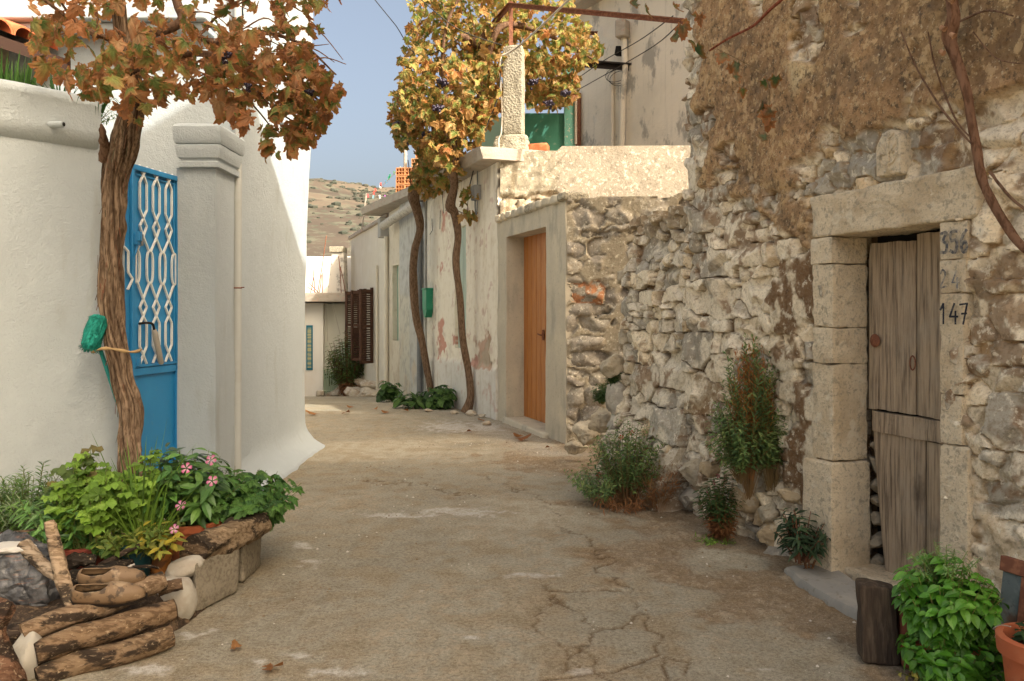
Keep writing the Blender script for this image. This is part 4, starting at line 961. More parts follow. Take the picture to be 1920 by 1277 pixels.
def taper(name, px0, px1, py0, py1, d, k, dep, mat, parent=farb):
    a, b = W(px0, py1, d), W(px1, py0, d); c = (a.x + b.x) / 2; w0, w1 = (b.x - a.x) / 2, (b.x - a.x) / 2 * k; mb = MB()
    mb.hexa([(c - w0, d, a.z), (c + w0, d, a.z), (c + w0, d + dep, a.z), (c - w0, d + dep, a.z), (c - w1 * .6, d, b.z), (c + w1, d, b.z), (c + w1, d + dep, b.z), (c - w1 * .6, d + dep, b.z)]); return mb.build(name, mat, parent, bevel=.02)
taper('chimney', 614, 646, 472, 550, 21.4, .85, .5, M('sooty_limewash', (.66, .62, .54), .9, layers=[dict(sc=6, lo=.5, hi=.62, col=(.25, .23, .2), amt=.8, det=7)])); fbox('chimney_cap', 617, 643, 462, 473, 21.35, .55, m_rough_conc)
fw_ = fbox('window', 574, 586, 610, 694, 20.97, .05, M('teal_window_paint', (.02, .16, .24), .5), bevel=.004); fbox('pane', 576.5, 583.5, 614, 690, 20.955, .012, M('yellowed_blind', (.45, .42, .22), .6, layers=[dict(sc=8, st=(.1, .1, 3), lo=.45, hi=.55, col=(.08, .22, .25), amt=.8)]), fw_, .001)
fbox('door_panel', 640, 662, 640, 690, 21.18, .04, M('faded_mint_panel', (.52, .60, .46), .8)); fbox('low_panel', 607, 640, 700, 735, 21.17, .03, M('mint_board', (.50, .56, .42), .8))
mb = MB()
for a, b, c, e in [(581, 552, 588, 520), (590, 552, 587, 505), (598, 552, 603, 515), (604, 552, 605, 512), (595, 552, 612, 442), (578, 530, 600, 552), (576, 538, 596, 551), (640, 552, 635, 480), (648, 552, 638, 500)]:
    mb.tube([W(a, b, 21.2), W((a + c) / 2 + 1, (b + e) / 2, 21.2), W(c, e, 21.25)], .012, 5)
mb.build('rebar', m_rust, farb)
mb = MB()
for k in range(9): mb.tube([W(608 + k * 4, 693, 21.05), W(608 + k * 4, 738, 21.05)], .012, 5)
mb.tube([W(606, 693, 21.05), W(642, 693, 21.05)], .014, 5); mb.tube([W(606, 733, 21.05), W(642, 733, 21.05)], .014, 5)
tag(mb.build('yard_railing', M('pale_green_iron', (.42, .52, .36), .7)), 'thin pale green iron railing before the far white house', 'railing')
tag(rough_hexa('stone_block', [W(593, 743, 20.2), W(609, 743, 20.2), W(609, 743, 20.6), W(593, 743, 20.6), W(594, 733, 20.2), W(608, 732, 20.2), W(608, 732, 20.6), W(594, 733, 20.6)], m_foot, None, 8, 8, .03, 4, 3), 'pale loose stone lying at the foot of the far white house', 'stone')
# a slanting cord over the far yard
mb = MB(); mb.tube([W(612, 566, 20.7), W(614, 640, 20.9)], .008, 4); mb.tube([W(623, 566, 20.7), W(638, 628, 20.9)], .008, 4)
mb.build('cord', m_wirel, farb)

# ---------------------------------------------------------------- upper houses behind the roofs
grey = T('stained_house', 'tall grey plastered house with streaked mould stains behind the roof terrace', 'house', W(1180, 270, 13))
m_stain = M('mould_streaked_plaster', (.74, .67, .55), .92, layers=[dict(sc=1.0, lo=.45, hi=.7, col=(.62, .56, .46), amt=.7), dict(sc=1.9, st=(1.4, 1.4, .75), lo=.52, hi=.62, col=(.24, .225, .195), amt=.7, det=8, rgh=.7), dict(sc=6, st=(3, 3, .2), lo=.55, hi=.7, col=(.40, .37, .31), amt=.3), dict(sc=1.3, lo=.62, hi=.68, col=(.66, .62, .54), amt=.7)], bump=[dict(sc=20, str=.3, dist=.02)])
A = W(1082, 275, 14.2); Dg = Vector((.61, -1, 0)).normalized(); Ng = Vector((-1, -.61, 0)).normalized()
A.z = 2.9
panel('street_face', A, Dg * 6.5, (0, 0, 3.75), .3, 60, 40, m_stain, grey, h=wav(17, .03), n=Ng)
panel('gable_face', A - Ng * .0 + Dg * .0, Vector((.2, 3.0, 0)), (0, 0, 3.6), .3, 10, 10, m_stain, grey, n=Vector((-1, .06, 0)))
def gp(u, z, o): return A + Dg * u + Ng * o + Vector((0, 0, z))
mb = MB(); mb.hexa([gp(-.1, 3.74, .32), gp(6.6, 3.74, .32), gp(6.6, 3.74, -3), gp(-.1, 3.74, -3), gp(-.1, 3.9, .36), gp(6.6, 3.9, .36), gp(6.6, 3.9, -3), gp(-.1, 3.9, -3)]); mb.build('roof_slab', m_slab, grey, bevel=.03)
# pipe box, downpipe and bracket on it
def on(px, py, o=.0):
    """Point of the stained wall on a measured sight line, o out of the wall."""
    q = (px - 960) / F; Ab = A + Ng * o; dn = Ng; v = Vector((q, 1, (HZ - py) / F)); c = Vector((0, 0, EYE)); tt = (Ab - c).dot(dn) / v.dot(dn); return c + v * tt
mb = MB(); c = on(1167, 55, .12); mb.box(c, (.18, .2, .28), Euler((0, 0, R(-35)))); hop = mb.build('rain_hopper', m_slab, grey, bevel=.02)
mb = MB(); mb.tube([on(1170, 70, .08), on(1172, 130, .08), on(1168, 180, .08), on(1166, 275, .08)], .05, 10); mb.build('downpipe', m_stain, grey, smooth=True, sharp=50)
mb = MB(); mb.tube([on(1148, 130, .04), on(1148, 275, .04)], .035, 8); mb.build('conduit', m_stain, grey, smooth=True, sharp=50)
mb = MB(); mb.box(on(1160, 96, .1), (.09, .1, .15), Euler((0, .2, R(-35)))); mb.build('lamp', m_dark, grey, bevel=.01)
mb = MB(); mb.tube([on(1084, 175, .05), on(1084, 275, .05)], .05, 8); mb.build('corner_post', m_rust, grey)
mb = MB()
for k in range(3):
    c = on(1155 + k * 4, 140, .06); mb.tube([c + Vector((.16 * math.cos(a), -.1 * math.cos(a), .12 * math.sin(a) - .03 * k)) for a in np.linspace(0, 6.2, 20)], .005, 4)
mb.build('cable_coil', m_wire, grey)
green = T('green_parapet', 'dark sea green painted terrace wall behind the concrete post', 'wall', W(1000, 270, 12.5))
m_green = M('sea_green_limewash', (.055, .20, .14), .85, layers=[dict(sc=2, lo=.45, hi=.7, col=(.08, .25, .18), amt=.7), dict(sc=14, lo=.6, hi=.7, col=(.35, .38, .3), amt=.5, mask=None)])
a, b = W(975, 300, 12.5), W(1076, 212, 12.5); mb = MB(); mb.box(((a.x + b.x) / 2, 12.6, (a.z + b.z) / 2), (b.x - a.x, .2, b.z - a.z)); mb.build('parapet', m_green, green, bevel=.01)
a, b = W(900, 330, 12.8), W(977, 212, 12.8); mb = MB(); mb.hexa([(a.x, 13.4, a.z), (b.x, 12.72, a.z), (b.x, 12.9, a.z), (a.x, 13.6, a.z), (a.x, 13.4, b.z), (b.x, 12.72, b.z), (b.x, 12.9, b.z), (a.x, 13.6, b.z)]); mb.build('side_parapet', M('pale_green_limewash', (.28, .38, .26), .85), green, bevel=.01)
a, b = W(1058, 300, 12.4), W(1079, 120, 12.4); mb = MB(); mb.box(((a.x + b.x) / 2, 12.45, (a.z + b.z) / 2), (b.x - a.x, .08, b.z - a.z)); mb.build('door_panel', M('flaking_teal', (.13, .33, .27), .8, layers=[dict(sc=22, lo=.56, hi=.64, col=(.55, .45, .38), amt=.8)]), green, bevel=.005)
mb = MB(); mb.tube([W(1030, 212, 12.6), W(1030, 195, 12.6)], .012, 6); mb.tube([W(1079.5, 120, 12.38), W(1079.5, 270, 12.38)], .02, 6); mb.build('rail', m_slab, green)
redh = T('red_upper_house', 'red painted wall of a higher house above the grey eave', 'house', W(1120, 30, 18))
a, b = W(1088, 120, 18), W(1180, 8, 18); mb = MB(); mb.box(((a.x + b.x) / 2, 18.8, (a.z + b.z) / 2), (b.x - a.x, 1.6, b.z - a.z)); mb.build('wall', M('red_wall_paint', (.45, .07, .05), .85, layers=[dict(sc=2, lo=.5, hi=.7, col=(.52, .12, .09), amt=.6)]), redh, bevel=.03)
mb = MB(); a, b = W(1086, 18, 17.9), W(1150, 6, 17.9); mb.box(((a.x + b.x) / 2, 18.8, b.z + .05), (b.x - a.x, 1.9, .1)); mb.build('roof', m_rust, redh, bevel=.02)
mb = MB(); mb.box(W(1090, 0, 17.5), (.5, .5, .08), Euler((.1, .15, .3))); mb.build('panel', m_dark, redh)

# ---------------------------------------------------------------- concrete post, pergola, cables
post = T('concrete_post', 'pitted concrete post on a rough plinth at the roof corner', 'post', W(960, 255, 10.55))
def pbox(name, x0, x1, y0, y1, d, dep, mat, parent, seed, n=14, amp=.012, k=14, tp=1.0):
    a, b = W(x0, y1, d), W(x1, y0, d); cx = (a.x + b.x) / 2; wb = (b.x - a.x) / 2; wt = wb * tp; sk = .04
    return rough_hexa(name, [(cx - wb, d + sk, a.z), (cx + wb, d - sk, a.z), (cx + wb + sk, d + dep - sk, a.z), (cx - wb + sk, d + dep + sk, a.z), (cx - wt, d + sk, b.z), (cx + wt, d - sk, b.z), (cx + wt + sk, d + dep - sk, b.z), (cx - wt + sk, d + dep + sk, b.z)], mat, parent, n, k, amp, 7, seed)
pbox('shaft', 942, 979, 84, 254, 10.6, .26, m_rough_conc, post, 3, 20, .012, 20)
pbox('plinth', 922, 992, 250, 284, 10.45, .5, m_rough_conc, post, 5, 14, .03, 8, .85)
tag(pbox('roof_tile', 990, 1026, 268, 284, 10.6, .2, m_tile, None, 9, 8, .008, 10), 'single orange clay tile lying beside the post plinth', 'roof tile')
perg = T('pergola', 'rusty angle iron pergola carrying the vine over the roof', 'pergola', W(958, 85, 10.7))
def ang(name, pts, w, mat=m_rust):
    mb = MB(); mb.bar(pts[0], pts[1], w, w * .25); mb.bar(Vector(pts[0]) + Vector((0, w * .4, -w * .5)), Vector(pts[1]) + Vector((0, w * .4, -w * .5)), w * .25, w); mb.build(name, mat, perg)
mb = MB(); a, b = W(958, 86, 10.72), W(958, 4, 10.72); mb.box((a + b) / 2, (.055, .055, (b - a).length)); mb.build('upright', m_rust, perg)
ang('rail', (W(955, 6, 10.7), W(1284, 36, 8.6)), .048); ang('rail', (W(956, 6, 10.7), W(888, 86, 12.6)), .06)
m_blk = M('black_iron', (.02, .015, .012), .7)
ang('beam', (W(884, 98, 12.3), on(1182, 121, 0)), .09, m_blk); ang('beam', (W(930, 52, 11.8), W(1120, 60, 13.6)), .05)
def cable(name, label, pts, r, mat, n=24, cat_='cable', parent=None):
    mb = MB(); mb.tube([tuple(q) for q in spline([tuple(p) for p in pts], n)], r, 5); o = mb.build(name, mat, parent, smooth=True)
    if parent is None: tag(o, label, cat_)
    return o
cable('overhead_cable', 'black overhead wire crossing the sky beside the big vine', [W(700, -4, 12), W(740, 45, 11.6), W(790, 105, 11.1), W(880, 60, 11)], .007, m_wire)
cable('post_cable', 'pale cable slanting up from the concrete post', [W(940, 105, 10.5), W(975, 85, 10.3), W(1066, 0, 9), W(1100, -40, 8.6)], .014, m_wirel)
cable('post_cable', 'pale cable looped down the plinth of the concrete post', [W(940, 105, 10.58), W(937, 130, 10.56), W(941, 200, 10.56), W(940, 248, 10.42), W(935, 262, 10.40), W(937, 300, 10.2), W(936, 312, 10.2)], .011, m_wirel)
cable('black_cable', 'black cable hanging from the post down over the eave', [W(941, 110, 10.5), W(934, 180, 10.4), W(915, 230, 10.45), W(898, 280, 10.6), W(885, 330, 10.95), W(880, 350, 11.1)], .009, m_wire)
cable('wall_cable', 'twisted cable strung to the stained wall from the pergola', [W(1262, 30, 9), W(1200, 75, 10.5), W(1130, 115, 12), W(1076, 152, 13)], .007, m_wire)
cable('wall_cable', 'lower twisted cable strung along the stained wall', [W(1282, 36, 8.6), W(1235, 80, 10), W(1170, 120, 11.6), W(1085, 168, 13)], .007, m_wire)
cable('vine_wire', 'thin wire bracing the vine to the concrete post', [W(790, 0, 10.5), W(860, 55, 10.55), W(942, 85, 10.6)], .007, m_wire)
# ---------------------------------------------------------------- hollow bricks stacked on the cream roof, pole, clothesline
rs = np.random.RandomState(6); tone = [m_brickred, M('pale_hollow_brick', (.62, .36, .17), .9, layers=[dict(sc=20, lo=.45, hi=.65, col=(.5, .24, .11), amt=.7)], bump=[dict(sc=80, str=.4, dist=.004)])]
bz0 = 3.61; bd = 15.3; bx0 = W(744, 370, bd).x; bw, bh = .31, .165; proto = {}
def brick_mesh(mat):
    mb = MB(); w, h, dp = bw - .02, bh - .012, .2; t_ = .018
    for (x, z, sx, sz) in [(0, -h / 2 + t_ / 2, w, t_), (0, h / 2 - t_ / 2, w, t_), (-w / 2 + t_ / 2, 0, t_, h - 2 * t_), (w / 2 - t_ / 2, 0, t_, h - 2 * t_), (0, 0, w - 2 * t_, t_ * .7), (-w / 6, h / 4, t_ * .7, h / 2 - t_ * 1.4), (-w / 6, -h / 4, t_ * .7, h / 2 - t_ * 1.4), (w / 6, h / 4, t_ * .7, h / 2 - t_ * 1.4), (w / 6, -h / 4, t_ * .7, h / 2 - t_ * 1.4)]:
        mb.box((x, 0, z), (sx, dp, sz))
    mb.box((0, .02, 0), (w - .01, dp - .06, h - .01)); return mb
for row, (c0, c1) in enumerate([(0, 5), (0, 5), (0, 4.6), (1.6, 4.2), (2, 3)]):
    c = c0
    while c < c1 - .3:
        k = int(rs.randint(2))
        if k not in proto: o = brick_mesh(k).build('hollow_brick', tone[k], None, (0, 0, 0)); proto[k] = o
        else: o = proto[k].copy(); COL.objects.link(o)
        o.location = (bx0 + (c + .5) * bw * .62 + rs.uniform(-.01, .01), bd + rs.uniform(-.02, .02) - .12 * (c / 5), bz0 + bh / 2 + row * bh); o.rotation_euler = (0, 0, -.25 + rs.uniform(-.02, .02)); o.scale = (.62, 1, 1)
        tag(o, 'orange hollow clay brick in the stack on the roof behind the vine', 'brick', 'hollow bricks stacked on the roof'); c += 1
mb = MB(); mb.tube([W(760, 385, 15.4), W(760, 190, 15.4)], .035, 8); tag(mb.build('metal_pole', m_wirel, smooth=True, sharp=50), 'slim grey metal pole standing by the brick stack', 'pole')
line = T('clothesline', 'sagging clothesline with coloured pegs between two thin poles on the roof', 'clothesline', W(685, 440, 17.6))
lp = [tuple(W(684, 366, 17.5)), tuple(W(705, 358, 17.3)), tuple(W(730, 335, 17)), tuple(W(750, 314, 16.8))]
mb = MB(); mb.tube([tuple(q) for q in spline(lp, 20)], .006, 4); mb.tube([tuple(W(684, 366, 17.5)), tuple(W(735, 370, 16.9))], .006, 4); mb.build('line', m_wirel, line)
for a, b, c, e, d in ((678, 435, 687, 363, 17.6), (746, 345, 750, 312, 16.8)):
    mb = MB(); mb.tube([W(a, b, d), W(c, e, d)], .018, 6); mb.build('pole', m_slab, line)
for k, (px, py, col) in enumerate([(701, 362, (.5, .08, .06)), (704, 356, (.5, .08, .06)), (713, 350, (.7, .65, .6)), (714, 346, (.5, .1, .08)), (724, 341, (.08, .2, .3)), (729, 334, (.02, .2, .1)), (731, 330, (.02, .2, .1)), (739, 324, (.1, .2, .12)), (690, 367, (.5, .1, .1)), (700, 369, (.2, .35, .4)), (712, 369, (.6, .6, .55)), (722, 369, (.3, .1, .3))]):
    mb = MB(); mb.box(W(px, py, 17.3), (.035, .02, .075), Euler((0, random.uniform(-.3, .3), 0))); mb.build('peg', M('peg_plastic%d' % k, col, .5), line)
# ================================================================ left side: garden wall, gate, white house
EL = Vector((.86, 1, 0)).normalized(); NL = Vector((1, -.86, 0)).normalized(); E0 = Vector((-2.447, 4.98, 0))
def LP(u, z, r=0.0):
    """Garden wall: u metres back from its end, height z, r out towards the street."""
    return E0 - EL * u + NL * r + Vector((0, 0, z))
gw = T('garden_wall', 'whitewashed garden wall with planter parapet behind the flower pots', 'wall', LP(.8, 0, -.2))
hw = lambda s, t: .018 * (fbm(s * 7, t * 5, 91, 4) - .5) + .006 * (fbm(s * 28, t * 20, 92, 3) - .5) + .0
panel('wall_face', LP(4.2, -.05), EL * 4.2, (0, 0, 2.42), .3, 150, 90, m_white, gw, h=hw, n=NL)
# parapet band with a chamfered foot and a rounded coping, swept along the wall
prof = [(-.02, 2.33), (.012, 2.345), (.035, 2.37), (.055, 2.40), (.058, 2.44), (.056, 2.57), (.064, 2.585), (.066, 2.60), (.06, 2.63), (.045, 2.645), (-.10, 2.65), (-.11, 2.60), (-.11, 2.5), (-.5, 2.5), (-.5, 2.33)]
def sweep(prof, path, mat, name, parent, normals, amp=.004, sharp=50):
    V, n = [], len(prof)
    for i, (p, nn) in enumerate(zip(path, normals)):
        for r, z in prof:
            q = Vector(p) + Vector(nn) * r + Vector((0, 0, z)); k = mnoise.noise(q * 5) * amp + mnoise.noise(q * 17) * amp * .4
            V.append(q + Vector(nn) * k + Vector((0, 0, k * .7)))
    m = len(path)
    Fc = [(i * n + k, (i + 1) * n + k, (i + 1) * n + (k + 1) % n, i * n + (k + 1) % n) for i in range(m - 1) for k in range(n)]
    Fc += [tuple(range(n)), tuple((m - 1) * n + k for k in range(n - 1, -1, -1))]
    return mkmesh(name, V, Fc, mat, parent, smooth=True, sharp=sharp)
us_ = np.linspace(4.2, .13, 90)
sweep(prof, [LP(u, 0) for u in us_], m_white, 'parapet', gw, [NL] * 90, .006)
mb = MB(); mb.hexa([LP(4.2, 2.4, -.11), LP(.13, 2.4, -.11), LP(.13, 2.4, -.5), LP(4.2, 2.4, -.5), LP(4.2, 2.6, -.11), LP(.13, 2.6, -.11), LP(.13, 2.6, -.5), LP(4.2, 2.6, -.5)]); mb.build('soil', M('dark_soil', (.05, .035, .022), .95, bump=[dict(sc=40, str=.8, dist=.03)]), gw)
mb = MB(); c = LP(.42, 2.435, .04); dr = (NL * .9 + EL * .6).normalized()
mb.tube([c, c + dr * .10], .019, 12); sp = mb.build('drain_spout', m_white, gw, smooth=True, sharp=50)
mb = MB(); mb.lathe([(0, 0), (.012, 0), (.012, .002), (0, .002)], c + dr * .1005, 10, tilt=dr.to_track_quat('Z', 'Y').to_matrix()); mb.build('spout_mouth', m_dark, sp)
# return of the wall towards the gate
mb = MB(); mb.hexa([LP(.0, -.05, .02), Vector((-2.43, 5.05, -.05)), LP(-.1, -.05, -.3), LP(.0, -.05, -.32), LP(.0, 2.42, .02), Vector((-2.43, 5.05, 2.42)), LP(-.1, 2.42, -.3), LP(.0, 2.42, -.32)])
mb.build('wall_end', m_white, gw, bevel=.02)

# ---------------------------------------------------------------- gate pillar
gp_ = T('gate_pillar', 'whitewashed square gate pillar with moulded capital beside the blue gate', 'pillar', (-2.19, 5.73, 0))
def sq_loft(prof, x0, x1, y0, y1, mat, name, parent, amp=.003):
    """Square moulding: profile of (overhang, height)."""
    V = []; per = []
    nS = 10
    for o, z in prof:
        c = [(x0 - o, y0 - o), (x1 + o, y0 - o), (x1 + o, y1 + o), (x0 - o, y1 + o)]
        for k in range(4):
            for j in range(nS):
                f = j / nS; a, b = c[k], c[(k + 1) % 4]; q = Vector((a[0] + (b[0] - a[0]) * f, a[1] + (b[1] - a[1]) * f, z))
                V.append(q + Vector((1, -1, .4)) * amp * mnoise.noise(q * 6))
    n = nS * 4; m = len(prof)
    Fc = [(i * n + k, i * n + (k + 1) % n, (i + 1) * n + (k + 1) % n, (i + 1) * n + k) for i in range(m - 1) for k in range(n)] + [tuple(range(n - 1, -1, -1)), tuple((m - 1) * n + k for k in range(n))]
    return mkmesh(name, V, Fc, mat, parent, smooth=True, sharp=32)
X0, X1, Y0, Y1 = -2.325, -2.05, 5.54, 5.93
sq_loft([(-.008, -.05)] + [(-.006 + .002 * math.sin(z * 3), z) for z in np.linspace(0, 2.34, 16)] + [(0, 2.345)], X0, X1, Y0, Y1, m_white, 'shaft', gp_, .008)
sq_loft([(.0, 2.346), (.028, 2.35), (.030, 2.385), (.012, 2.395), (.014, 2.405), (.030, 2.415), (.036, 2.44), (.042, 2.465), (.044, 2.50), (.028, 2.508), (.042, 2.512), (.052, 2.53), (.054, 2.625), (.044, 2.64), (.02, 2.65)], X0 + .05, X1, Y0, Y1, m_white, 'capital', gp_, .003)

# ---------------------------------------------------------------- blue gate
gate = T('metal_gate', 'bright blue sheet metal gate with white scrolled lattice in its upper half', 'gate', (-2.385, 5.3, 0))
m_blue = M('blue_gloss_paint', (.022, .215, .46), .42, spec=.5, layers=[dict(sc=3, lo=.45, hi=.7, col=(.03, .25, .50), amt=.6), dict(sc=30, lo=.62, hi=.70, col=(.08, .22, .36), amt=.4)], bump=[dict(sc=12, str=.08, dist=.01), dict(sc=160, str=.12, dist=.002)])
m_lat = M('white_lattice_paint', (.74, .74, .70), .5, spec=.4, layers=[dict(sc=22, lo=.56, hi=.68, col=(.55, .53, .48), amt=.6)])
g0, g1 = Vector((-2.435, 5.02, 0)), Vector((-2.333, 5.60, 0)); gd = (g1 - g0).normalized(); gn = Vector((gd.y, -gd.x, 0))
def GP(u, z, o=0.0): return g0 + gd * u + gn * o + Vector((0, 0, z))
def gu(px, o=0.0):
    q = (px - 960) / F; a = g0 + gn * o; return (q * a.y - a.x) / (gd.x - q * gd.y)
GZ = lambda py, u: EYE + (HZ - py) / F * GP(u, 0).y
ua, ub, uc = gu(243), gu(332), gu(228)
def gbar(mb, u0, z0, u1, z1, w, o0, o1):
    a, b = GP(u0, z0), GP(u1, z1); t = (b - a).normalized(); s = t.cross(gn).normalized() * w / 2
    P = [a - s + gn * o0, a + s + gn * o0, b + s + gn * o0, b - s + gn * o0, a - s + gn * o1, a + s + gn * o1, b + s + gn * o1, b - s + gn * o1]
    mb.add(P, [(3, 2, 1, 0), (4, 5, 6, 7), (0, 1, 5, 4), (1, 2, 6, 5), (2, 3, 7, 6), (3, 0, 4, 7)])
zt_, zr, zb_ = 2.29, .965, .03
mb = MB(); gbar(mb, (ua + ub) / 2, zb_, (ua + ub) / 2, zt_, ub - ua, -.02, -.004); mb.build('sheet', m_blue, gate)
mb = MB(); gbar(mb, (uc + ua) / 2, zb_, (uc + ua) / 2, zt_ - .03, ua - uc - .004, -.03, -.012); mb.build('side_sheet', m_blue, gate)
mb = MB()
for u in (ua + .012, ub - .014): gbar(mb, u, zb_, u, zt_, .03, -.004, .022)
gbar(mb, ua, zt_ - .016, ub, zt_ - .016, .034, -.002, .024); gbar(mb, ua + .05, zt_ - .055, ub - .03, zt_ - .055, .012, -.003, .008)
gbar(mb, ua + .03, zr, ub - .03, zr, .05, -.003, .016); gbar(mb, ua + .03, zr + .035, ub - .03, zr + .035, .014, -.003, .022); gbar(mb, ub - .045, zr, ub - .045, zt_, .01, -.003, .01)
gbar(mb, ua - .03, zb_, ua - .03, zt_, .05, -.03, .004)
mb.build('frame', m_blue, gate, bevel=.003)
# lattice: three chains of crossings, diamonds, long hexagons and rounded links
mb = MB(); zz0, zz1 = zr + .045, zt_ - .06; cols = [ua + .055 + k * (ub - ua - .10) / 3 + (ub - ua - .10) / 6 for k in range(3)]; hw_ = (ub - ua - .10) / 6 * .98
def zpy(py): return GZ(py, (ua + ub) / 2)
lev = [318, 332, 345, 395, 410, 422, 440, 468, 478, 525, 535, 560, 574, 588, 602, 645, 672]
def seg(c, pts, o=.002):
    for (a, za), (b, zb2) in zip(pts[:-1], pts[1:]): gbar(mb, c + a * hw_, za, c + b * hw_, zb2, .010, o, o + .013)
for c in cols:
    # top hexagon with crossing feet, small diamond, big cross, link, cross, diamond, bottom hexagon
    L_ = [(-.6, 318), (.15, 338), (.55, 350), (.55, 398), (0, 414), (-.5, 428), (0, 446), (.95, 474)]
    for sgn in (1, -1):
        seg(c, [(sgn * a, zpy(b)) for a, b in L_], .002 if sgn > 0 else .004)
        seg(c, [(sgn * .95, zpy(530)), (0, zpy(562)), (-sgn * .5, zpy(576)), (0, zpy(592)), (sgn * .55, zpy(606)), (sgn * .55, zpy(648)), (0, zpy(664)), (-sgn * .5, zpy(680))], .002 if sgn > 0 else .004)
for k in range(4):
    c = ua + .055 + k * (ub - ua - .10) / 3
    ring = [(.48 * math.cos(t), 502 - 30 * math.copysign(abs(math.sin(t)) ** .55, math.sin(t))) for t in np.linspace(0, 2 * math.pi, 25)]
    if k == 0: ring = [(max(a, -.1), b) for a, b in ring]
    if k == 3: ring = [(min(a, .1), b) for a, b in ring]
    seg(c, [(a, zpy(b)) for a, b in ring], .003)
for a0, pts in [(0, [(-.6, 470), (.1, 478), (.1, 515), (.8, 526), (0, 545)])]:
    seg(ua - .045, [(a * .9, zpy(b)) for a, b in pts], .012)
mb.build('lattice', m_lat, gate)
mb = MB(); c = GP(ua + .035, zpy(455), .03); mb.box(c, (.03, .04, .07)); mb.box(c + Vector((.015, -.01, .02)), (.03, .03, .06)); mb.tube([c + Vector((0, 0, -.03)), c + Vector((.0, -.02, -.08)), c + Vector((-.015, -.02, -.115))], .008, 6); lt = mb.build('latch', m_blue, gate, bevel=.004)
mb = MB(); mb.box(GP(ua + .062, zpy(455), .04), (.02, .025, .075)); mb.build('bolt', m_zinc, gate, bevel=.004)
mb = MB(); mb.box(GP(ua + .05, zpy(675), .03), (.012, .035, .05)); mb.build('lock_plate', m_blue, gate)
mb = MB(); a = GP(gu(266, .03), zpy(606), .02)
tool = T('hanging_trowel_handle', 'grey cloth covered handle on a bent black rod hooked in the blue gate', 'handle', a)
mb.tube([tuple(q) for q in spline([tuple(a + gn * -.01), tuple(a + gn * .04 + Vector((0, 0, .004))), tuple(a + gn * .05 + gd * .05 + Vector((0, 0, -.002))), tuple(a + gn * .05 + gd * .07 + Vector((0, 0, -.04)))], 12)], .008, 8); mb.build('rod', m_blk, tool, smooth=True)
mb = MB(); p = a + gn * .05 + gd * .07 + Vector((0, 0, -.04)); q = a + gn * .045 + gd * .155 + Vector((0, 0, -.27)); mb.tube([p, p + (q - p) * .1, p + (q - p) * .96, q], [.013, .019, .018, .012], 12); mb.build('grip', M('grey_cloth_grip', (.36, .33, .28), .9, bump=[dict(sc=220, str=.6, dist=.003)]), tool, smooth=True, sharp=50)

# ---------------------------------------------------------------- tall white house at the left corner
wh = T('corner_house', 'tall whitewashed house with a rounded corner and flared cement foot', 'house', (-2.8, 7, 0))
# plan path: camera-facing front, street side, rounded far corner, back
path, nrm = [], []
for y in np.linspace(5.98, 7.95, 60): path.append((-2.05 - .012 * math.sin((y - 5.9) * 1.7), y)); nrm.append((1, -.02))
for a in np.linspace(0, math.pi / 2, 14)[1:]: path.append((-2.245 + .195 * math.cos(a), 7.95 + .195 * math.sin(a))); nrm.append((math.cos(a), math.sin(a)))
for x in np.linspace(-2.5, -5, 20): path.append((x, 8.145)); nrm.append((0, 1))
zsq = [-.3, 0, .02, .05, .08, .11, .15, .19, .24, .29, .34, .4] + list(np.linspace(.5, 6.4, 70))
V = []; m = len(zsq)
for i, ((x, y), (nx, ny)) in enumerate(zip(path, nrm)):
    kk = np.interp(i, [0, 12, 40, 60, 66, 80, 93], [.20, .20, .18, .2, .22, .2, .2])
    for z in zsq:
        f = kk * max(0, 1 - max(z, 0) / .30) ** 2.6
        f += .045 * max(0, z - 1.6) / 3 * 1.2 - .012 * math.sin(min(z, 3) * 1.5)
        q = Vector((x * .6, y * .6, z * .6)); f += .022 * mnoise.noise(q * 1.6) + .006 * mnoise.noise(q * 7) + (.03 * mnoise.noise(Vector((x * 4, y * 4, 2))) if z < .1 else 0)
        V.append((x + nx * f, y + ny * f, z + (.02 * mnoise.noise(Vector((x * 3, y * 3, 5))) if z < .1 else 0)))
Fc = [(i * m + k, (i + 1) * m + k, (i + 1) * m + k + 1, i * m + k + 1) for i in range(len(path) - 1) for k in range(m - 1)]
mkmesh('street_wall', V, Fc, m_white, wh, smooth=True)
panel('front_wall', (-6.0, 5.97, -.05), (3.945, 0, 0), (0, 0, 6.4), .3, 90, 110, m_white, wh, h=lambda s, t: .02 * (fbm(s * 6, t * 8, 55, 4) - .5), n=(0, -1, 0))
mb = MB(); mb.box((-4.1, 7.05, 6.42), (3.9, 2.1, .12)); mb.build('roof', m_white, wh, bevel=.03)
mb = MB(); mb.box((-3.15, 5.86, 3.50), (1.9, .26, .10)); mb.box((-3.15, 5.89, 3.42), (1.86, .19, .06)); mb.build('ledge', m_white, wh, bevel=.015)
mb = MB(); mb.tube([(-2.045, 5.95, -.05), (-2.04, 5.95, 2.4), (-2.045, 5.95, 6.3)], .03, 14); dp = mb.build('downpipe', M('cream_pipe', (.42, .43, .41), .7, layers=[dict(sc=5, lo=.5, hi=.7, col=(.36, .36, .33), amt=.6)]), wh, smooth=True, sharp=50)
mb = MB(); c = W(438, 540, 5.95); mb.lathe([(.031, -.005), (.034, 0), (.031, .005)], (-2.042, 5.95, c.z), 14); mb.tube([(-2.07, 5.93, c.z), (-1.99, 5.95, c.z + .005)], .004, 5); mb.build('bracket', m_rust, dp)
mb = MB(); mb.box((-2.02, 7.2, 3.02), (.10, .5, .06)); mb.build('sill', m_white, wh, bevel=.01)

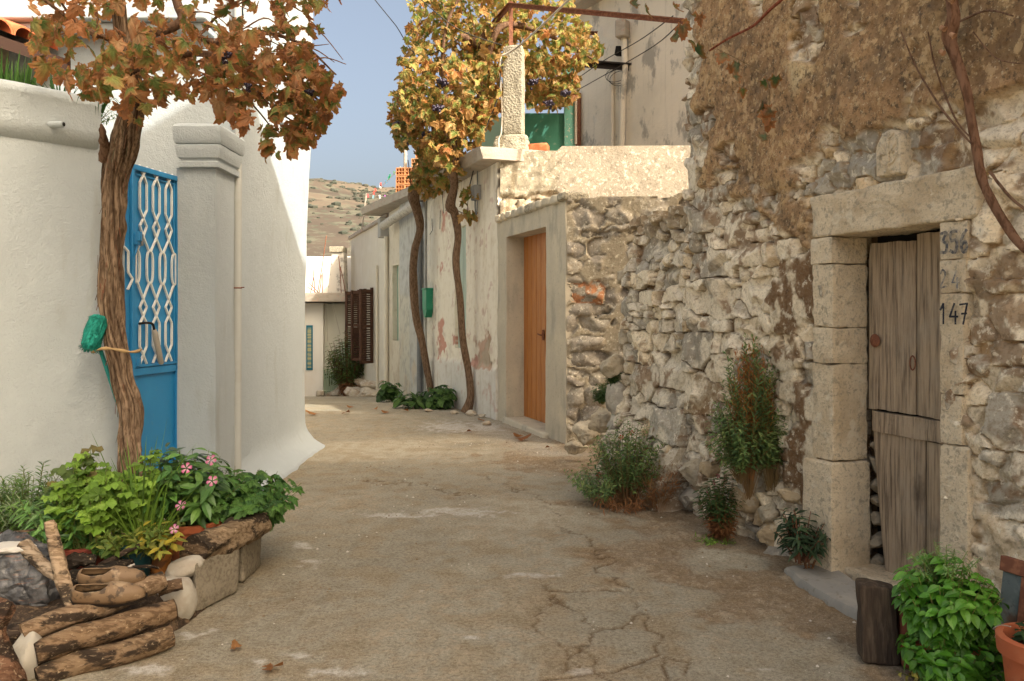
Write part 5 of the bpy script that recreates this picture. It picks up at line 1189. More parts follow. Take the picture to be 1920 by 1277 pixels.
# next white house on the left, round the bend
nb = T('bend_house', 'white house round the bend beyond the corner house', 'house', (-5.6, 13, -.3))
mb = MB(); mb.hexa([(-8.5, 10.4, -1.2), (-4.6, 10.4, -1.2), (-6.0, 17.5, -1.6), (-9.5, 17.5, -1.6), (-8.5, 10.4, 4.6), (-4.6, 10.4, 4.6), (-6.0, 17.5, 4.6), (-9.5, 17.5, 4.6)]); mb.build('wall', m_white, nb, bevel=.05)
mb = MB(); mb.hexa([(-8.6, 10.3, 4.602), (-4.5, 10.3, 4.602), (-5.9, 17.6, 4.602), (-9.6, 17.6, 4.602), (-8.6, 10.3, 4.75), (-4.5, 10.3, 4.75), (-5.9, 17.6, 4.75), (-9.6, 17.6, 4.75)]); mb.build('roof', m_white, nb)

# ---------------------------------------------------------------- tiled house behind the garden wall
th = T('tiled_porch', 'house with an orange clay tile eave behind the garden wall', 'house', W(30, 120, 5.6))
e0, e1 = W(-160, -35, 5.0), W(118, 100, 6.0)
ed = (e1 - e0); ed.z = 0; el = ed.normalized(); bk = Vector((-el.y, el.x, 0)); zc = (e0.z + e1.z) / 2; e0 = Vector((e0.x, e0.y, 3.28)); L_ = (W(118, 100, 6.0) - W(-160, -35, 5.0)).length
mb = MB(); nT = int(L_ / .17)
for k in range(nT):
    for row in range(5):
        o = e0 + el * (k * L_ / nT) + bk * (row * .30 - .05) + Vector((0, 0, row * .12))
        pts = [o + bk * t + Vector((0, 0, t * .40 + (.012 if row else 0))) for t in (0, .2, .36)]
        n0 = 9; V = []
        for ti, p in enumerate(pts):
            for th_ in np.linspace(0, math.pi, n0):
                for rr in (.088, .075): V.append(p + el * math.cos(th_) * rr * (1 - .08 * ti) + Vector((0, 0, math.sin(th_) * rr)))
        Fq = []
        for ti in range(2):
            for j in range(n0 - 1):
                a = ti * n0 * 2 + j * 2; b = a + n0 * 2
                Fq += [(a, b, b + 2, a + 2), (a + 1, a + 3, b + 3, b + 1)]
        Fq += [(j * 2, j * 2 + 2, j * 2 + 3, j * 2 + 1) for j in range(n0 - 1)] + [(0, 1, 1 + 2 * n0, 2 * n0), (2 * n0 - 2, 4 * n0 - 2, 4 * n0 - 1, 2 * n0 - 1)]
        mb.add(V, Fq)
mb.build('roof', m_tile, th, smooth=True, sharp=50)
mb = MB(); q = [e0 + bk * a + el * b + Vector((0, 0, z + a * .4)) for z in (-.10, -.02) for a, b in ((-.08, -.05), (-.08, L_ + .02), (1.5, L_ + .02), (1.5, -.05))]; mb.hexa(q); mb.build('eave_board', M('dark_eave_board', (.045, .022, .014), .8), th)
mb = MB(); mb.hexa([e0 + bk * .35 + el * -.2 + Vector((0, 0, -3.3)), e0 + bk * .35 + el * (L_ + .0) + Vector((0, 0, -3.3)), e0 + bk * .9 + el * L_ + Vector((0, 0, -3.3)), e0 + bk * .9 + el * -.2 + Vector((0, 0, -3.3)), e0 + bk * .35 + el * -.2 + Vector((0, 0, .02)), e0 + bk * .35 + el * L_ + Vector((0, 0, .02)), e0 + bk * .9 + el * L_ + Vector((0, 0, .1)), e0 + bk * .9 + el * -.2 + Vector((0, 0, .1))]); mb.build('wall', M('ochre_plaster', (.55, .42, .30), .9), th)

# ---------------------------------------------------------------- broom
br = T('broom', 'teal broom standing head up behind the vine trunk against the white wall', 'broom', W(228, 800, 4.7))
m_teal = M('teal_bristle', (.012, .20, .155), .7, layers=[dict(sc=60, lo=.45, hi=.6, col=(.02, .30, .23), amt=.8)]); m_tealh = M('teal_handle_paint', (.01, .20, .18), .5)
mb = MB(); mb.tube([W(188, 655, 4.68), W(224, 765, 4.80), W(238, 830, 4.86), W(252, 930, 4.9)], .012, 8); mb.build('stick', m_tealh, br, smooth=True)
rs = np.random.RandomState(3); mb = MB(); a, b = W(187, 592, 4.62), W(167, 655, 4.56)
V, Fq, Cq = [], [], []
mb.tube([a, a + (b - a) * .1, a + (b - a) * .5, a + (b - a) * .9, b], [.03, .05, .052, .05, .03], 14, disp=lambda s, th, i: 1 + .12 * math.sin(th * 5 + i * 3))
for k in range(900):
    t = rs.rand(); c = a + (b - a) * t; v = Vector(rvec(rs, 1)[0]); v = (v - (b - a).normalized() * v.dot((b - a).normalized())).normalized(); e = c + v * rs.uniform(.05, .064) + Vector((0, -.004, -.016)); s_ = v.cross(b - a).normalized() * .0035
    mb.add([c + v * .03 - s_, c + v * .03 + s_, e + s_ * .6, e - s_ * .6], [(0, 1, 2, 3)])
mb.build('brush', m_teal, br)

# ---------------------------------------------------------------- masonry and firewood round the pots
m_block = M('worn_concrete_block', (.27, .235, .175), .95, layers=[dict(sc=60, lo=.45, hi=.62, col=(.16, .135, .10), amt=.8, det=6), dict(sc=6, lo=.5, hi=.7, col=(.34, .30, .235), amt=.6)], bump=[dict(sc=70, str=.7, dist=.012), dict(sc=200, str=.5, dist=.004)])
def wblock(name, label, cat_, P, mat, seed, n=14, k=12, amp=.012, grp=None):
    return tag(rough_hexa(name, P, mat, None, n, k, amp, 8, seed), label, cat_, grp)
def quadblock(p0, p1, p2, p3, dep, dn=Vector((-.25, 1, 0))):
    """Front quad (world) extruded back by dep: bottom ring then top ring."""
    dn = dn.normalized() * dep; return [p0, p1, p1 + dn, p0 + dn, p3, p2, p2 + dn, p3 + dn]
b0, b1 = G(364, 1153), G(447, 1112)
wblock('concrete_block', 'worn grey concrete block standing on edge nearest the road, white stone leaning on its left', 'concrete block', quadblock(b0, b1, b1 + Vector((0, .02, .215)), b0 + Vector((0, .02, .225)), .16, Vector((-.7, 1, 0))), m_block, 2, 18, 16)
b0, b1 = G(456, 1096), G(491, 1062)
wblock('concrete_block', 'darker grey concrete block under the far end of the thick log', 'concrete block', quadblock(b0, b1, b1 + Vector((0, 0, .235)), b0 + Vector((0, 0, .245)), .17, Vector((-1, .6, 0))), m_block, 5, 16, 12)
m_limest = M('whitewashed_stone', (.44, .41, .35), .9, layers=[dict(sc=7, lo=.45, hi=.62, col=(.33, .28, .22), amt=.7, det=7), dict(sc=30, lo=.6, hi=.7, col=(.4, .34, .27), amt=.4)], bump=[dict(sc=24, str=.4, dist=.012), dict(sc=120, str=.3, dist=.003)])
p0, p1 = G(300, 1190), G(362, 1172)
tag(rock('white_stone', W(326, 1128, 3.50), (.095, .08, .125), m_limest, 7, None, .4, 4, .1, cut=.8), 'big white angular stone standing at the ends of the stacked logs', 'stone')
c = W(343, 1068, 3.62); o = rock('white_stone', c, (.115, .07, .05), m_limest, 9, None, .35, 4, .1, cut=.82); o.rotation_euler = (.1, -.35, 0); tag(o, 'white pointed stone lying on top between the blocks and logs', 'stone')
o = rock('white_stone', W(45, 1235, 2.98), (.07, .09, .11), m_limest, 19, None, .35, 4, .1, cut=.8); tag(o, 'pale stone propping the left ends of the stacked logs', 'stone')


def log(name, label, cat_, pts, rad, n=44, sides=22, seed=0, col=(.30, .2, .115), endcol=None, knots=(), grp=None, mat=None, rough=.12):
    """Log or branch: tube along a measured line with bumps, flutes, knots and a flat sawn end."""
    P = spline([tuple(p) for p in pts], n); rad = np.interp(np.linspace(0, 1, n), np.linspace(0, 1, len(rad)), rad)
    rs = np.random.RandomState(seed); ph = rs.uniform(0, 6, 6)
    def dsp(s, th, i):
        v = 1 + rough * .5 * math.sin(th * 2 + ph[0] + s * 3) + rough * .3 * math.sin(th * 5 + ph[1] + s * 5) + rough * 1.4 * mnoise.noise(Vector((math.cos(th) * 1.5 + seed, math.sin(th) * 1.5, s * 7))) + rough * .7 * mnoise.noise(Vector((math.cos(th) * 5 + seed, math.sin(th) * 5, s * 14)))
        for ks, kt, kr, ka in knots:
            d_ = math.hypot((s - ks) * 12, (math.cos(th - kt) - 1) * 1.6 + 0); v += ka * math.exp(-(d_ / kr) ** 2)
        return v
    mb = MB(); mb.tube(P, rad, sides, col, dsp)
    if endcol is not None:
        for k in list(range(sides)) + list(range((n - 1) * sides, n * sides)): mb.c[k] = endcol
    return tag(mb.build(name, mat or m_log, None, smooth=True, sharp=50, useC=True), label, cat_, grp)


log('log', 'lowest of the three stacked logs lying on the road edge, split bark and dark patches', 'log', [W(70, 1275, 2.92), W(140, 1246, 3.0), W(230, 1224, 3.08), W(322, 1192, 3.2)], [.043, .045, .047, .041], seed=1, col=(.22, .15, .09), endcol=(.2, .13, .08), rough=.07)
log('log', 'middle log of the stack, scorched black at its near end', 'log', [W(66, 1226, 2.96), W(150, 1195, 3.05), W(240, 1170, 3.14), W(328, 1142, 3.25)], [.045, .048, .048, .042], seed=2, col=(.22, .145, .085), endcol=(.03, .024, .018), rough=.06, knots=[(.3, 1, .6, .12)])
log('log', 'topmost log of the stack, smoother and curving up to its far end', 'log', [W(42, 1190, 3.0), W(110, 1162, 3.08), W(190, 1140, 3.17), W(258, 1108, 3.27), W(308, 1088, 3.34)], [.042, .040, .038, .040, .038], seed=3, col=(.27, .185, .115), endcol=(.30, .2, .12), rough=.05)
log('branch', 'dark short branch end poking out between the top log and the white stone', 'branch', [W(296, 1106, 3.36), W(342, 1094, 3.4)], [.026, .024], 12, 14, 4, (.14, .09, .055))
log('log', 'thick weathered grey log with a knot hole resting on the concrete blocks', 'log', [W(362, 1036, 3.66), W(400, 1022, 3.78), W(446, 1000, 3.92), W(493, 978, 4.08)], [.078, .076, .068, .056], 50, 28, 5, (.26, .19, .12), (.17, .115, .07), knots=[(.68, 2.2, .45, -.35), (.25, 3, .8, .15)], rough=.15)
log('log', 'charred black log lying behind the shoes', 'log', [W(120, 1092, 3.42), W(180, 1078, 3.46), W(250, 1062, 3.5)], [.038, .04, .03], 26, 16, 6, (.028, .023, .019), rough=.2)
log('log', 'short burnt log pair end beside the red pot', 'log', [W(126, 1056, 3.5), W(150, 1050, 3.5), W(180, 1052, 3.52)], [.026, .03, .024], 20, 14, 7, (.05, .04, .032), rough=.25)
log('stick', 'thin dark stick slanting from the teal pot to the charred log', 'stick', [W(188, 1060, 3.5), W(225, 1040, 3.5), W(262, 1022, 3.52)], [.012, .012, .008], 16, 8, 8, (.09, .065, .05))
log('driftwood', 'pale forked driftwood branch standing upright in front of the pots', 'driftwood', [W(92, 978, 3.3), W(100, 1010, 3.28), W(112, 1060, 3.24), W(122, 1100, 3.2), W(140, 1146, 3.14)], [.019, .024, .027, .028, .020], 40, 18, 9, (.42, .31, .205), (.4, .3, .2), knots=[(.1, 4, .5, .25), (.5, 2, .5, .2)], rough=.1)
log('driftwood', 'grey crooked driftwood arm leaning into the forked branch', 'driftwood', [W(44, 1022, 3.34), W(70, 1050, 3.3), W(95, 1070, 3.26), W(116, 1082, 3.23)], [.03, .026, .024, .02], 26, 16, 10, (.36, .28, .2), rough=.14)
log('root', 'gnarled dark root curving up at the left edge of the woodpile', 'root', [W(20, 1290, 2.8), W(2, 1230, 2.85), W(-8, 1180, 2.88), W(12, 1142, 2.9), W(4, 1132, 2.95), W(-20, 1128, 3.0)], [.05, .035, .028, .022, .018, .014], 40, 16, 11, (.16, .085, .05), rough=.25)
log('branch', 'dark branch lying under the plastic sack', 'branch', [W(10, 1190, 3.08), W(70, 1172, 3.1), W(130, 1155, 3.14)], [.03, .034, .028], 20, 14, 12, (.085, .06, .045))
log('branch', 'dark branch under the black shoes', 'branch', [W(130, 1128, 3.34), W(190, 1105, 3.38), W(270, 1082, 3.42)], [.03, .034, .03], 20, 14, 13, (.10, .07, .05))
log('plank', 'brown flat slab of wood at the left edge above the sack', 'wood', [W(-20, 1008, 3.5), W(20, 1012, 3.5), W(56, 1016, 3.46)], [.03, .026, .02], 16, 12, 14, (.28, .19, .12))
log('branch', 'thin twig on the rubble above the sack', 'twig', [W(-10, 1003, 3.4), W(30, 998, 3.42), W(64, 993, 3.42)], [.006, .007, .004], 10, 6, 15, (.30, .2, .12))
log('stick', 'pale broken twig on the burnt wood', 'twig', [W(230, 1068, 3.38), W(252, 1058, 3.38)], [.006, .004], 8, 6, 16, (.6, .55, .48))
log('stick', 'dark twig beside the amber pot', 'twig', [W(240, 1064, 3.44), W(280, 1062, 3.46), W(298, 1066, 3.48)], [.008, .008, .005], 10, 6, 17, (.10, .07, .055))
# bed of chips and earth under the pots
bed = MB()
sx, sy = np.meshgrid(np.linspace(0, 1, 40), np.linspace(0, 1, 30), indexing='ij')
Pb = [Vector((-2.1, 2.9, 0)), Vector((-1.42, 3.35, 0)), Vector((-1.35, 4.1, 0)), Vector((-2.75, 4.65, 0))]
V = []
for a, b in zip(sx.ravel(), sy.ravel()):
    p = (Pb[0] * (1 - a) + Pb[1] * a) * (1 - b) + (Pb[3] * (1 - a) + Pb[2] * a) * b
    z = .16 * math.sin(math.pi * min(1, min(a, 1 - a) * 6 + .02) / 2) * math.sin(math.pi * min(1, min(b, 1 - b) * 6 + .02) / 2) + .03 * mnoise.noise(p * 9)
    V.append((p.x, p.y, max(-.02, z - .02)))
ii = np.arange(1200).reshape(40, 30); qb = np.stack([ii[:-1, :-1], ii[1:, :-1], ii[1:, 1:], ii[:-1, 1:]], -1).reshape(-1, 4)
tag(mkmesh('soil_bed', V, qb, M('litter_soil', (.075, .052, .036), .95, layers=[dict(sc=40, lo=.5, hi=.62, col=(.22, .15, .09), amt=.7)], bump=[dict(sc=50, str=1, dist=.03)]), smooth=True), kind='structure')

# ---------------------------------------------------------------- plastic sack
import bmesh
def blob(name, c, sz, mat, seed, f, label=None, cat_=None, parent=None, sub=4):
    bm = bmesh.new(); bmesh.ops.create_icosphere(bm, subdivisions=sub, radius=1); V = []
    for v in bm.verts:
        p = v.co.normalized(); q = f(p); V.append(Vector((q.x * sz[0], q.y * sz[1], q.z * sz[2])) + Vector(c))
    Fq = [tuple(v.index for v in f_.verts) for f_ in bm.faces]; bm.free(); mb = MB(); mb.add(V, Fq)
    o = mb.build(name, mat, parent, smooth=True, sharp=60); return tag(o, label, cat_) if label else o
def sackf(p):
    r = 1 + .22 * mnoise.noise(p * 1.7 + Vector((4, 0, 0))) + .22 * abs(mnoise.noise(p * 3.5)) - .12 * abs(mnoise.noise(p * 7)) - .12 * max(0, p.z) + .14 * max(0, p.x * .3 - p.z)
    q = p * r; q.z = max(q.z, -.75); q.x += .25 * min(0, q.z); return q
m_sack = M('dusty_clear_plastic', (.055, .056, .06), .34, spec=.5, layers=[dict(sc=9, lo=.48, hi=.62, col=(.16, .16, .165), amt=.75, det=8), dict(sc=5, lo=.55, hi=.66, col=(.05, .048, .045), amt=.8), dict(sc=30, st=(.3, .3, 3), lo=.6, hi=.68, col=(.26, .13, .08), amt=.6)], bump=[dict(sc=7, str=1, dist=.06, det=3), dict(kind='e', sc=7, str=.5, dist=.015), dict(sc=26, str=.6, dist=.012)])
blob('plastic_sack', W(22, 1088, 3.38), (.19, .11, .20), m_sack, 1, sackf, 'crumpled grey plastic sack lying on the woodpile', 'sack')
blob('plastic_sheet', W(18, 1026, 3.34), (.09, .06, .02), M('dull_white_plastic', (.50, .48, .44), .6), 2, sackf, 'flattened pale plastic sheet above the grey sack', 'plastic sheet')

# ---------------------------------------------------------------- pair of old shoes
m_shoe = M('cracked_tan_leather', (.21, .135, .075), .6, spec=.35, layers=[dict(sc=26, lo=.5, hi=.6, col=(.05, .036, .026), amt=.75), dict(sc=9, lo=.58, hi=.66, col=(.40, .29, .18), amt=.7)], bump=[dict(sc=60, str=.4, dist=.004)])
def shoe(label, c, ang, sc_):
    t = T('shoe', label, 'shoe', c, 'worn shoes on the woodpile'); ca, sa = math.cos(ang), math.sin(ang)
    def tr(x, y, z):
        y2, z2 = y * .88 - z * .47, y * .47 + z * .88 + .012
        return (c[0] + (x * ca - y2 * sa) * sc_, c[1] + (x * sa + y2 * ca) * sc_, c[2] + z2 * sc_)
    ns, nr = 30, 18; V = []
    def hwid(s): return .040 * (math.sin(math.pi * min(1, max(0.001, s)) ** .72) ** .45) * (1 + .22 * math.sin(s * 5.2 - 2.6))
    def top(s): return np.interp(s, [0, .05, .25, .42, .55, .8, .95, 1], [.035, .062, .058, .050, .062, .048, .032, .012])
    for i in range(ns):
        s = i / (ns - 1); x = (s - .5) * .27; w = max(.006, hwid(s)); h = top(s)
        for k in range(nr):      # open U section behind, closed over the toe
            a = math.pi * 1.0 * k / (nr - 1); opening = 0.0 if s > .52 else math.sin(math.pi * min(1, (s + .06) / .58)) * .8
            aa = a if opening == 0 else (a * (1 - opening * .55) if a < math.pi / 2 else math.pi - (math.pi - a) * (1 - opening * .55))
            V.append(tr(x, math.cos(aa) * w, .012 + abs(math.sin(aa)) ** .7 * h))
    Fq = [(i * nr + k, (i + 1) * nr + k, (i + 1) * nr + k + 1, i * nr + k + 1) for i in range(ns - 1) for k in range(nr - 1) if not (i / (ns - 1) < .5 and i > 1 and k == nr // 2 - 1)]
    Fq = [q for q in Fq]
    o = mkmesh('upper', V, Fq, m_shoe, t, smooth=True); liner = None; sm = o.modifiers.new('thick', 'SOLIDIFY'); sm.thickness = .004
    V = []; 
    for i in range(ns):
        s = i / (ns - 1); x = (s - .5) * .28; w = max(.008, hwid(s) + .004); V += [tr(x, w, 0), tr(x, -w, 0), tr(x, -w, .014), tr(x, w, .014)]
    Fq = [(i * 4 + k, (i + 1) * 4 + k, (i + 1) * 4 + (k + 1) % 4, i * 4 + (k + 1) % 4) for i in range(ns - 1) for k in range(4)] + [(3, 2, 1, 0), tuple((ns - 1) * 4 + k for k in range(4))]
    mkmesh('sole', V, Fq, m_blk, t)
    V = [tr((s - .5) * .25, sg * max(.004, hwid(s) - .006), .017) for s in np.linspace(.04, .6, 12) for sg in (1, -1)]
    mkmesh('insole', V, [(2 * i, 2 * i + 1, 2 * i + 3, 2 * i + 2) for i in range(11)], M('worn_insole', (.42, .34, .23), .9, layers=[dict(sc=30, lo=.5, hi=.6, col=(.03, .025, .02), amt=.9)]), t)
shoe('worn tan leather shoe nearer the road, toe pointing right, on the top log', W(206, 1128, 3.17), .15, 1.0)
shoe('worn tan leather shoe behind its pair, toe pointing right', W(212, 1096, 3.28), .12, .95)
# ================================================================ vegetation
m_leaf = M('leaf_mat', rough=.55, attr=True, spec=.35, transl=.4, layers=[dict(sc=60, lo=.4, hi=.7, col=(.72, .72, .66), amt=.6, mode='MULTIPLY')])
m_leafg = M('glossy_leaf_mat', rough=.4, attr=True, spec=.45, transl=.22, layers=[dict(sc=90, lo=.4, hi=.7, col=(.75, .78, .7), amt=.5, mode='MULTIPLY')])
m_stem = M('stem_mat', rough=.8, attr=True)
m_petal = M('pink_petal', rough=.6, attr=True, transl=.3)
GT = [tmpl_grape(k) for k in range(5)]
ORANGE = np.array([(.37, .185, .08), (.32, .15, .065), (.43, .26, .125), (.25, .115, .05), (.40, .245, .115)])
GREEN = np.array([(.15, .20, .05), (.19, .225, .06), (.11, .16, .045), (.25, .25, .07)])


def in_poly(rs, poly, n):
    P = np.array(poly, float); lo, hi = P.min(0), P.max(0); out = []
    while len(out) < n:
        q = rs.uniform(lo, hi, (n * 2, 2)); m = poly_dist(q[:, 0], q[:, 1], P) > 0; out.extend(q[m].tolist())
    return np.array(out[:n])


def wpts(pp, d): return np.stack([(pp[:, 0] - 960) / F * d, d, EYE + (HZ - pp[:, 1]) / F * d], 1)


def vine_leaves(rs, pos, size, green, down=.9, pal=(ORANGE, GREEN), edge=(.40, .15, .05), edgea=.7):
    n = len(pos); parts = []
    which = rs.randint(0, 5, n); isg = rs.rand(n) < green
    col = np.where(isg[:, None], pal[1][rs.randint(0, len(pal[1]), n)], pal[0][rs.randint(0, len(pal[0]), n)]) * rs.uniform(.7, 1.25, (n, 1))
    dirs = rs.normal(size=(n, 3)) * .75; dirs[:, 2] -= down; nr = rs.normal(size=(n, 3)); nr[:, 1] -= .9; nr[:, 2] += .55
    ea = np.where(isg, rs.uniform(0, edgea, n), rs.uniform(0, .35, n))
    for k in range(5):
        m = which == k
        if m.any(): parts.append(scatter(GT[k], pos[m], dirs[m], nr[m], size[m], col[m], edge, ea[m]))
    return cat(parts)


# ---------------------------------------------------------------- vine by the gate
vine = T('vine_tree', 'thick gnarled vine by the blue gate with russet autumn leaves', 'vine', G(250, 1010))
tp = [(254, 1040, 4.52), (248, 900, 4.58), (243, 830, 4.62), (243, 765, 4.66), (229, 700, 4.68), (214, 620, 4.68), (207, 540, 4.68), (206, 470, 4.67), (212, 400, 4.66), (218, 330, 4.63), (236, 265, 4.58), (252, 190, 4.5), (245, 130, 4.44), (228, 60, 4.4), (220, -30, 4.36)]
tr_ = [33, 30, 24, 27, 24, 26, 27, 26, 25, 27, 31, 25, 18, 15, 13]
P = spline([tuple(W(a, b, d)) for a, b, d in tp], 260); rad = np.interp(np.linspace(0, 1, 260), np.linspace(0, 1, 15), [r * .74 / F * 4.6 for r in tr_])
KN = [(.155, 2.4, .22), (.24, .4, .22), (.33, 3.6, .18), (.40, 1.2, .2), (.55, 5.6, .28), (.585, 5.2, .22), (.30, 5, .14), (.66, 2.2, .12), (.20, 4.2, .2)]
def bark(s, th, i, seed=0, tw=3.0, KN=KN):
    t2 = th + s * tw
    v = 1 + .08 * math.sin(t2 * 7 + 2 * math.sin(s * 30)) + .06 * math.sin(t2 * 13 + s * 9) + .30 * mnoise.noise(Vector((math.cos(t2) * 1.3 + seed, math.sin(t2) * 1.3, s * 9))) + .16 * mnoise.noise(Vector((math.cos(t2) * 4 + seed, math.sin(t2) * 4, s * 22)))
    for ks, kt, ka in KN: v += ka * math.exp(-((s - ks) / .016) ** 2 - (1 - math.cos(th - kt)) * 2.2)
    return v
mb = MB(); mb.tube(P, rad, 72, (.21, .135, .08), bark)
for i in range(260):
    for k in range(72):
        s_ = i / 259; t2 = 2 * math.pi * k / 72 + s_ * 3.0 + .35 * mnoise.noise(Vector((s_ * 14, 3, k * .02))); q = mnoise.noise(Vector((math.cos(t2) * 7, math.sin(t2) * 7, s_ * 9))) + .6 * mnoise.noise(Vector((math.cos(t2) * 16, math.sin(t2) * 16, s_ * 16)))
        f = min(1, max(0, .5 + .9 * q)); mb.c[i * 72 + k] = (.06 + .27 * f, .037 + .195 * f, .023 + .13 * f)
rs = np.random.RandomState(5)
for k in range(130):     # loose shreds of bark
    i = rs.randint(14, 210); th = rs.uniform(2.6, 6.6); c = Vector(P[i]); r = rad[i] * 1.06; q = c + Vector((math.cos(th) * r, math.sin(th) * r, 0)); ln = rs.uniform(.03, .10); sl = Vector((rs.uniform(-.2, .2), rs.uniform(-.2, .2), -1)).normalized(); o_ = Vector((math.cos(th), math.sin(th), 0))
    mb.bar(q, q + sl * ln + o_ * rs.uniform(-.004, .012), .004, .0015, up=o_, col=(.16 * rs.uniform(.6, 1.5), .10, .06))
trunk = mb.build('trunk', m_bark, vine, smooth=True, sharp=60, useC=True)
def limb(name, pts, rad, parent, n=24, sides=9, col=(.16, .095, .06), seed=1):
    mb = MB(); mb.tube(spline([tuple(W(*p)) for p in pts], n), np.interp(np.linspace(0, 1, n), np.linspace(0, 1, len(rad)), rad), sides, col, lambda s, th, i: bark(s * .6, th, i, seed, 2, []))
    return mb.build(name, m_bark, parent, smooth=True, sharp=60, useC=True)
for i, (pts, rad) in enumerate([([(200, 300, 4.62), (196, 272, 4.55), (192, 246, 4.5), (190, 232, 4.5)], [.04, .028, .018, .004]), ([(240, 130, 4.44), (290, 118, 4.3), (360, 100, 4.2), (440, 110, 4.1), (540, 150, 4.0)], [.03, .02, .016, .011, .005]),
                                ([(225, 50, 4.4), (290, 60, 4.5), (340, 40, 4.5), (330, 0, 4.5), (310, -60, 4.5)], [.028, .026, .024, .026, .024]), ([(340, 45, 4.5), (400, 80, 4.4), (470, 60, 4.2), (560, 80, 4.1), (630, 140, 4.0)], [.018, .014, .011, .008, .004]),
                                ([(228, 80, 4.4), (170, 60, 4.2), (110, 20, 4.1), (60, -20, 4.0)], [.016, .012, .009, .007]), ([(180, 70, 4.2), (140, 40, 4.1), (115, 5, 4.0)], [.009, .007, .005]), ([(440, 110, 4.1), (500, 190, 4.0), (560, 235, 3.95)], [.007, .005, .003]), ([(440, 160, 4.05), (490, 215, 4.0), (515, 250, 3.95)], [.006, .004, .003]), ([(380, 60, 4.2), (420, 20, 4.2), (500, -30, 4.2)], [.008, .007, .006])]):
    limb('branch', pts, rad, vine, seed=i)
rs = np.random.RandomState(7)
zones = [([(40, -60), (640, -60), (600, 60), (500, 70), (420, 60), (250, 70), (150, 60), (60, 40)], 220, (3.7, 4.8), .30), ([(60, 40), (200, 40), (230, 130), (200, 170), (120, 170), (60, 100)], 60, (3.8, 4.5), .62), ([(190, 60), (420, 70), (430, 170), (340, 185), (230, 180), (190, 130)], 170, (3.7, 4.5), .38),
         ([(400, 60), (560, 40), (575, 120), (560, 190), (480, 225), (420, 200), (380, 160)], 185, (3.6, 4.4), .34), ([(540, 60), (590, 110), (640, 150), (640, 190), (600, 230), (540, 200)], 105, (3.7, 4.2), .36),
         ([(400, 150), (470, 180), (470, 235), (430, 225)], 26, (3.7, 4.1), .3), ([(490, 230), (520, 225), (525, 290), (490, 280)], 16, (3.8, 4.0), .4), ([(525, 240), (580, 235), (585, 265), (535, 270)], 18, (3.8, 4.0), .4), ([(545, 190), (600, 190), (590, 245), (560, 240)], 26, (3.8, 4.1), .65), ([(210, 165), (275, 170), (270, 225), (230, 230)], 8, (3.9, 4.2), .45), ([(280, 140), (320, 150), (310, 185), (285, 180)], 8, (3.8, 4.2), .9), ([(145, 120), (215, 140), (200, 200), (150, 185)], 18, (4.0, 4.3), .75)]
parts = []
for poly, n, (a, b), g in zones:
    pp = in_poly(rs, poly, n); d = rs.uniform(a, b, n); pos = wpts(pp, d); sz = rs.uniform(.045, .105, n)
    parts.append(vine_leaves(rs, pos, sz, min(.9, g + .27)))
parts.append(vine_leaves(rs, wpts(np.array([(240., 165.), (300., 145.), (125., 140.), (262., 60.), (248., 30.), (190., 150.), (85., 115.), (410., 185.), (500., 262.), (455., 130.)]), np.full(10, 3.85)), np.array([.17, .12, .12, .13, .13, .12, .12, .12, .12, .12]), .45, down=1.6))
V, Fq, C = cat(parts)
mkmesh('crown', V, Fq, m_leaf, vine, C=C, smooth=False)
# thin canes running through the crown
for k in range(34):
    x0, y0 = rs.uniform(150, 560), rs.uniform(-20, 150); d0_ = rs.uniform(3.8, 4.6); dx = rs.uniform(40, 130) * (1 if x0 > 240 else -1)
    limb('cane', [(x0, y0, d0_), (x0 + dx * .5, y0 + rs.uniform(-25, 15), d0_ - .05), (x0 + dx, y0 + rs.uniform(-10, 60), d0_ - .1)], [.0045, .0035, .0018], vine, 10, 5, (.24, .12, .06), 100 + k)
# dense grapes
m_grape = M('dark_grape', (.02, .012, .03), .35, spec=.5)
def grapes(c, n, r, sp, parent, seed):
    rs = np.random.RandomState(seed); bm = bmesh.new()
    for k in range(n):
        p = Vector(c) + Vector((rs.normal() * sp, rs.normal() * sp, -abs(rs.normal()) * sp * 1.2)); bmesh.ops.create_icosphere(bm, subdivisions=1, radius=r, matrix=Matrix.Translation(p))
    mb = MB(); mb.add([v.co.copy() for v in bm.verts], [tuple(v.index for v in f.verts) for f in bm.faces]); bm.free(); return mb.build('grape_bunch', m_grape, parent, smooth=True)
grapes(W(424, 100, 3.68), 22, .009, .014, vine, 1); grapes(W(466, 158, 3.75), 12, .009, .009, vine, 2); grapes(W(580, 170, 3.8), 12, .009, .009, vine, 3)
mb = MB(); c = W(222, 655, 4.68)
mb.tube([W(184, 655, 4.6)] + [Vector((c.x + .135 * math.cos(a), c.y + .135 * math.sin(a), c.z + .012 * math.sin(a * 3))) for a in np.linspace(math.pi * 1.05, math.pi * 2.0, 14)], .008, 6, disp=lambda s, th, i: 1 + .5 * math.sin(i * 2.1)); tag(mb.build('raffia_tie', M('raffia', (.40, .27, .13), .9), smooth=True), 'frayed raffia string tying the broom to the gnarled trunk', 'string')

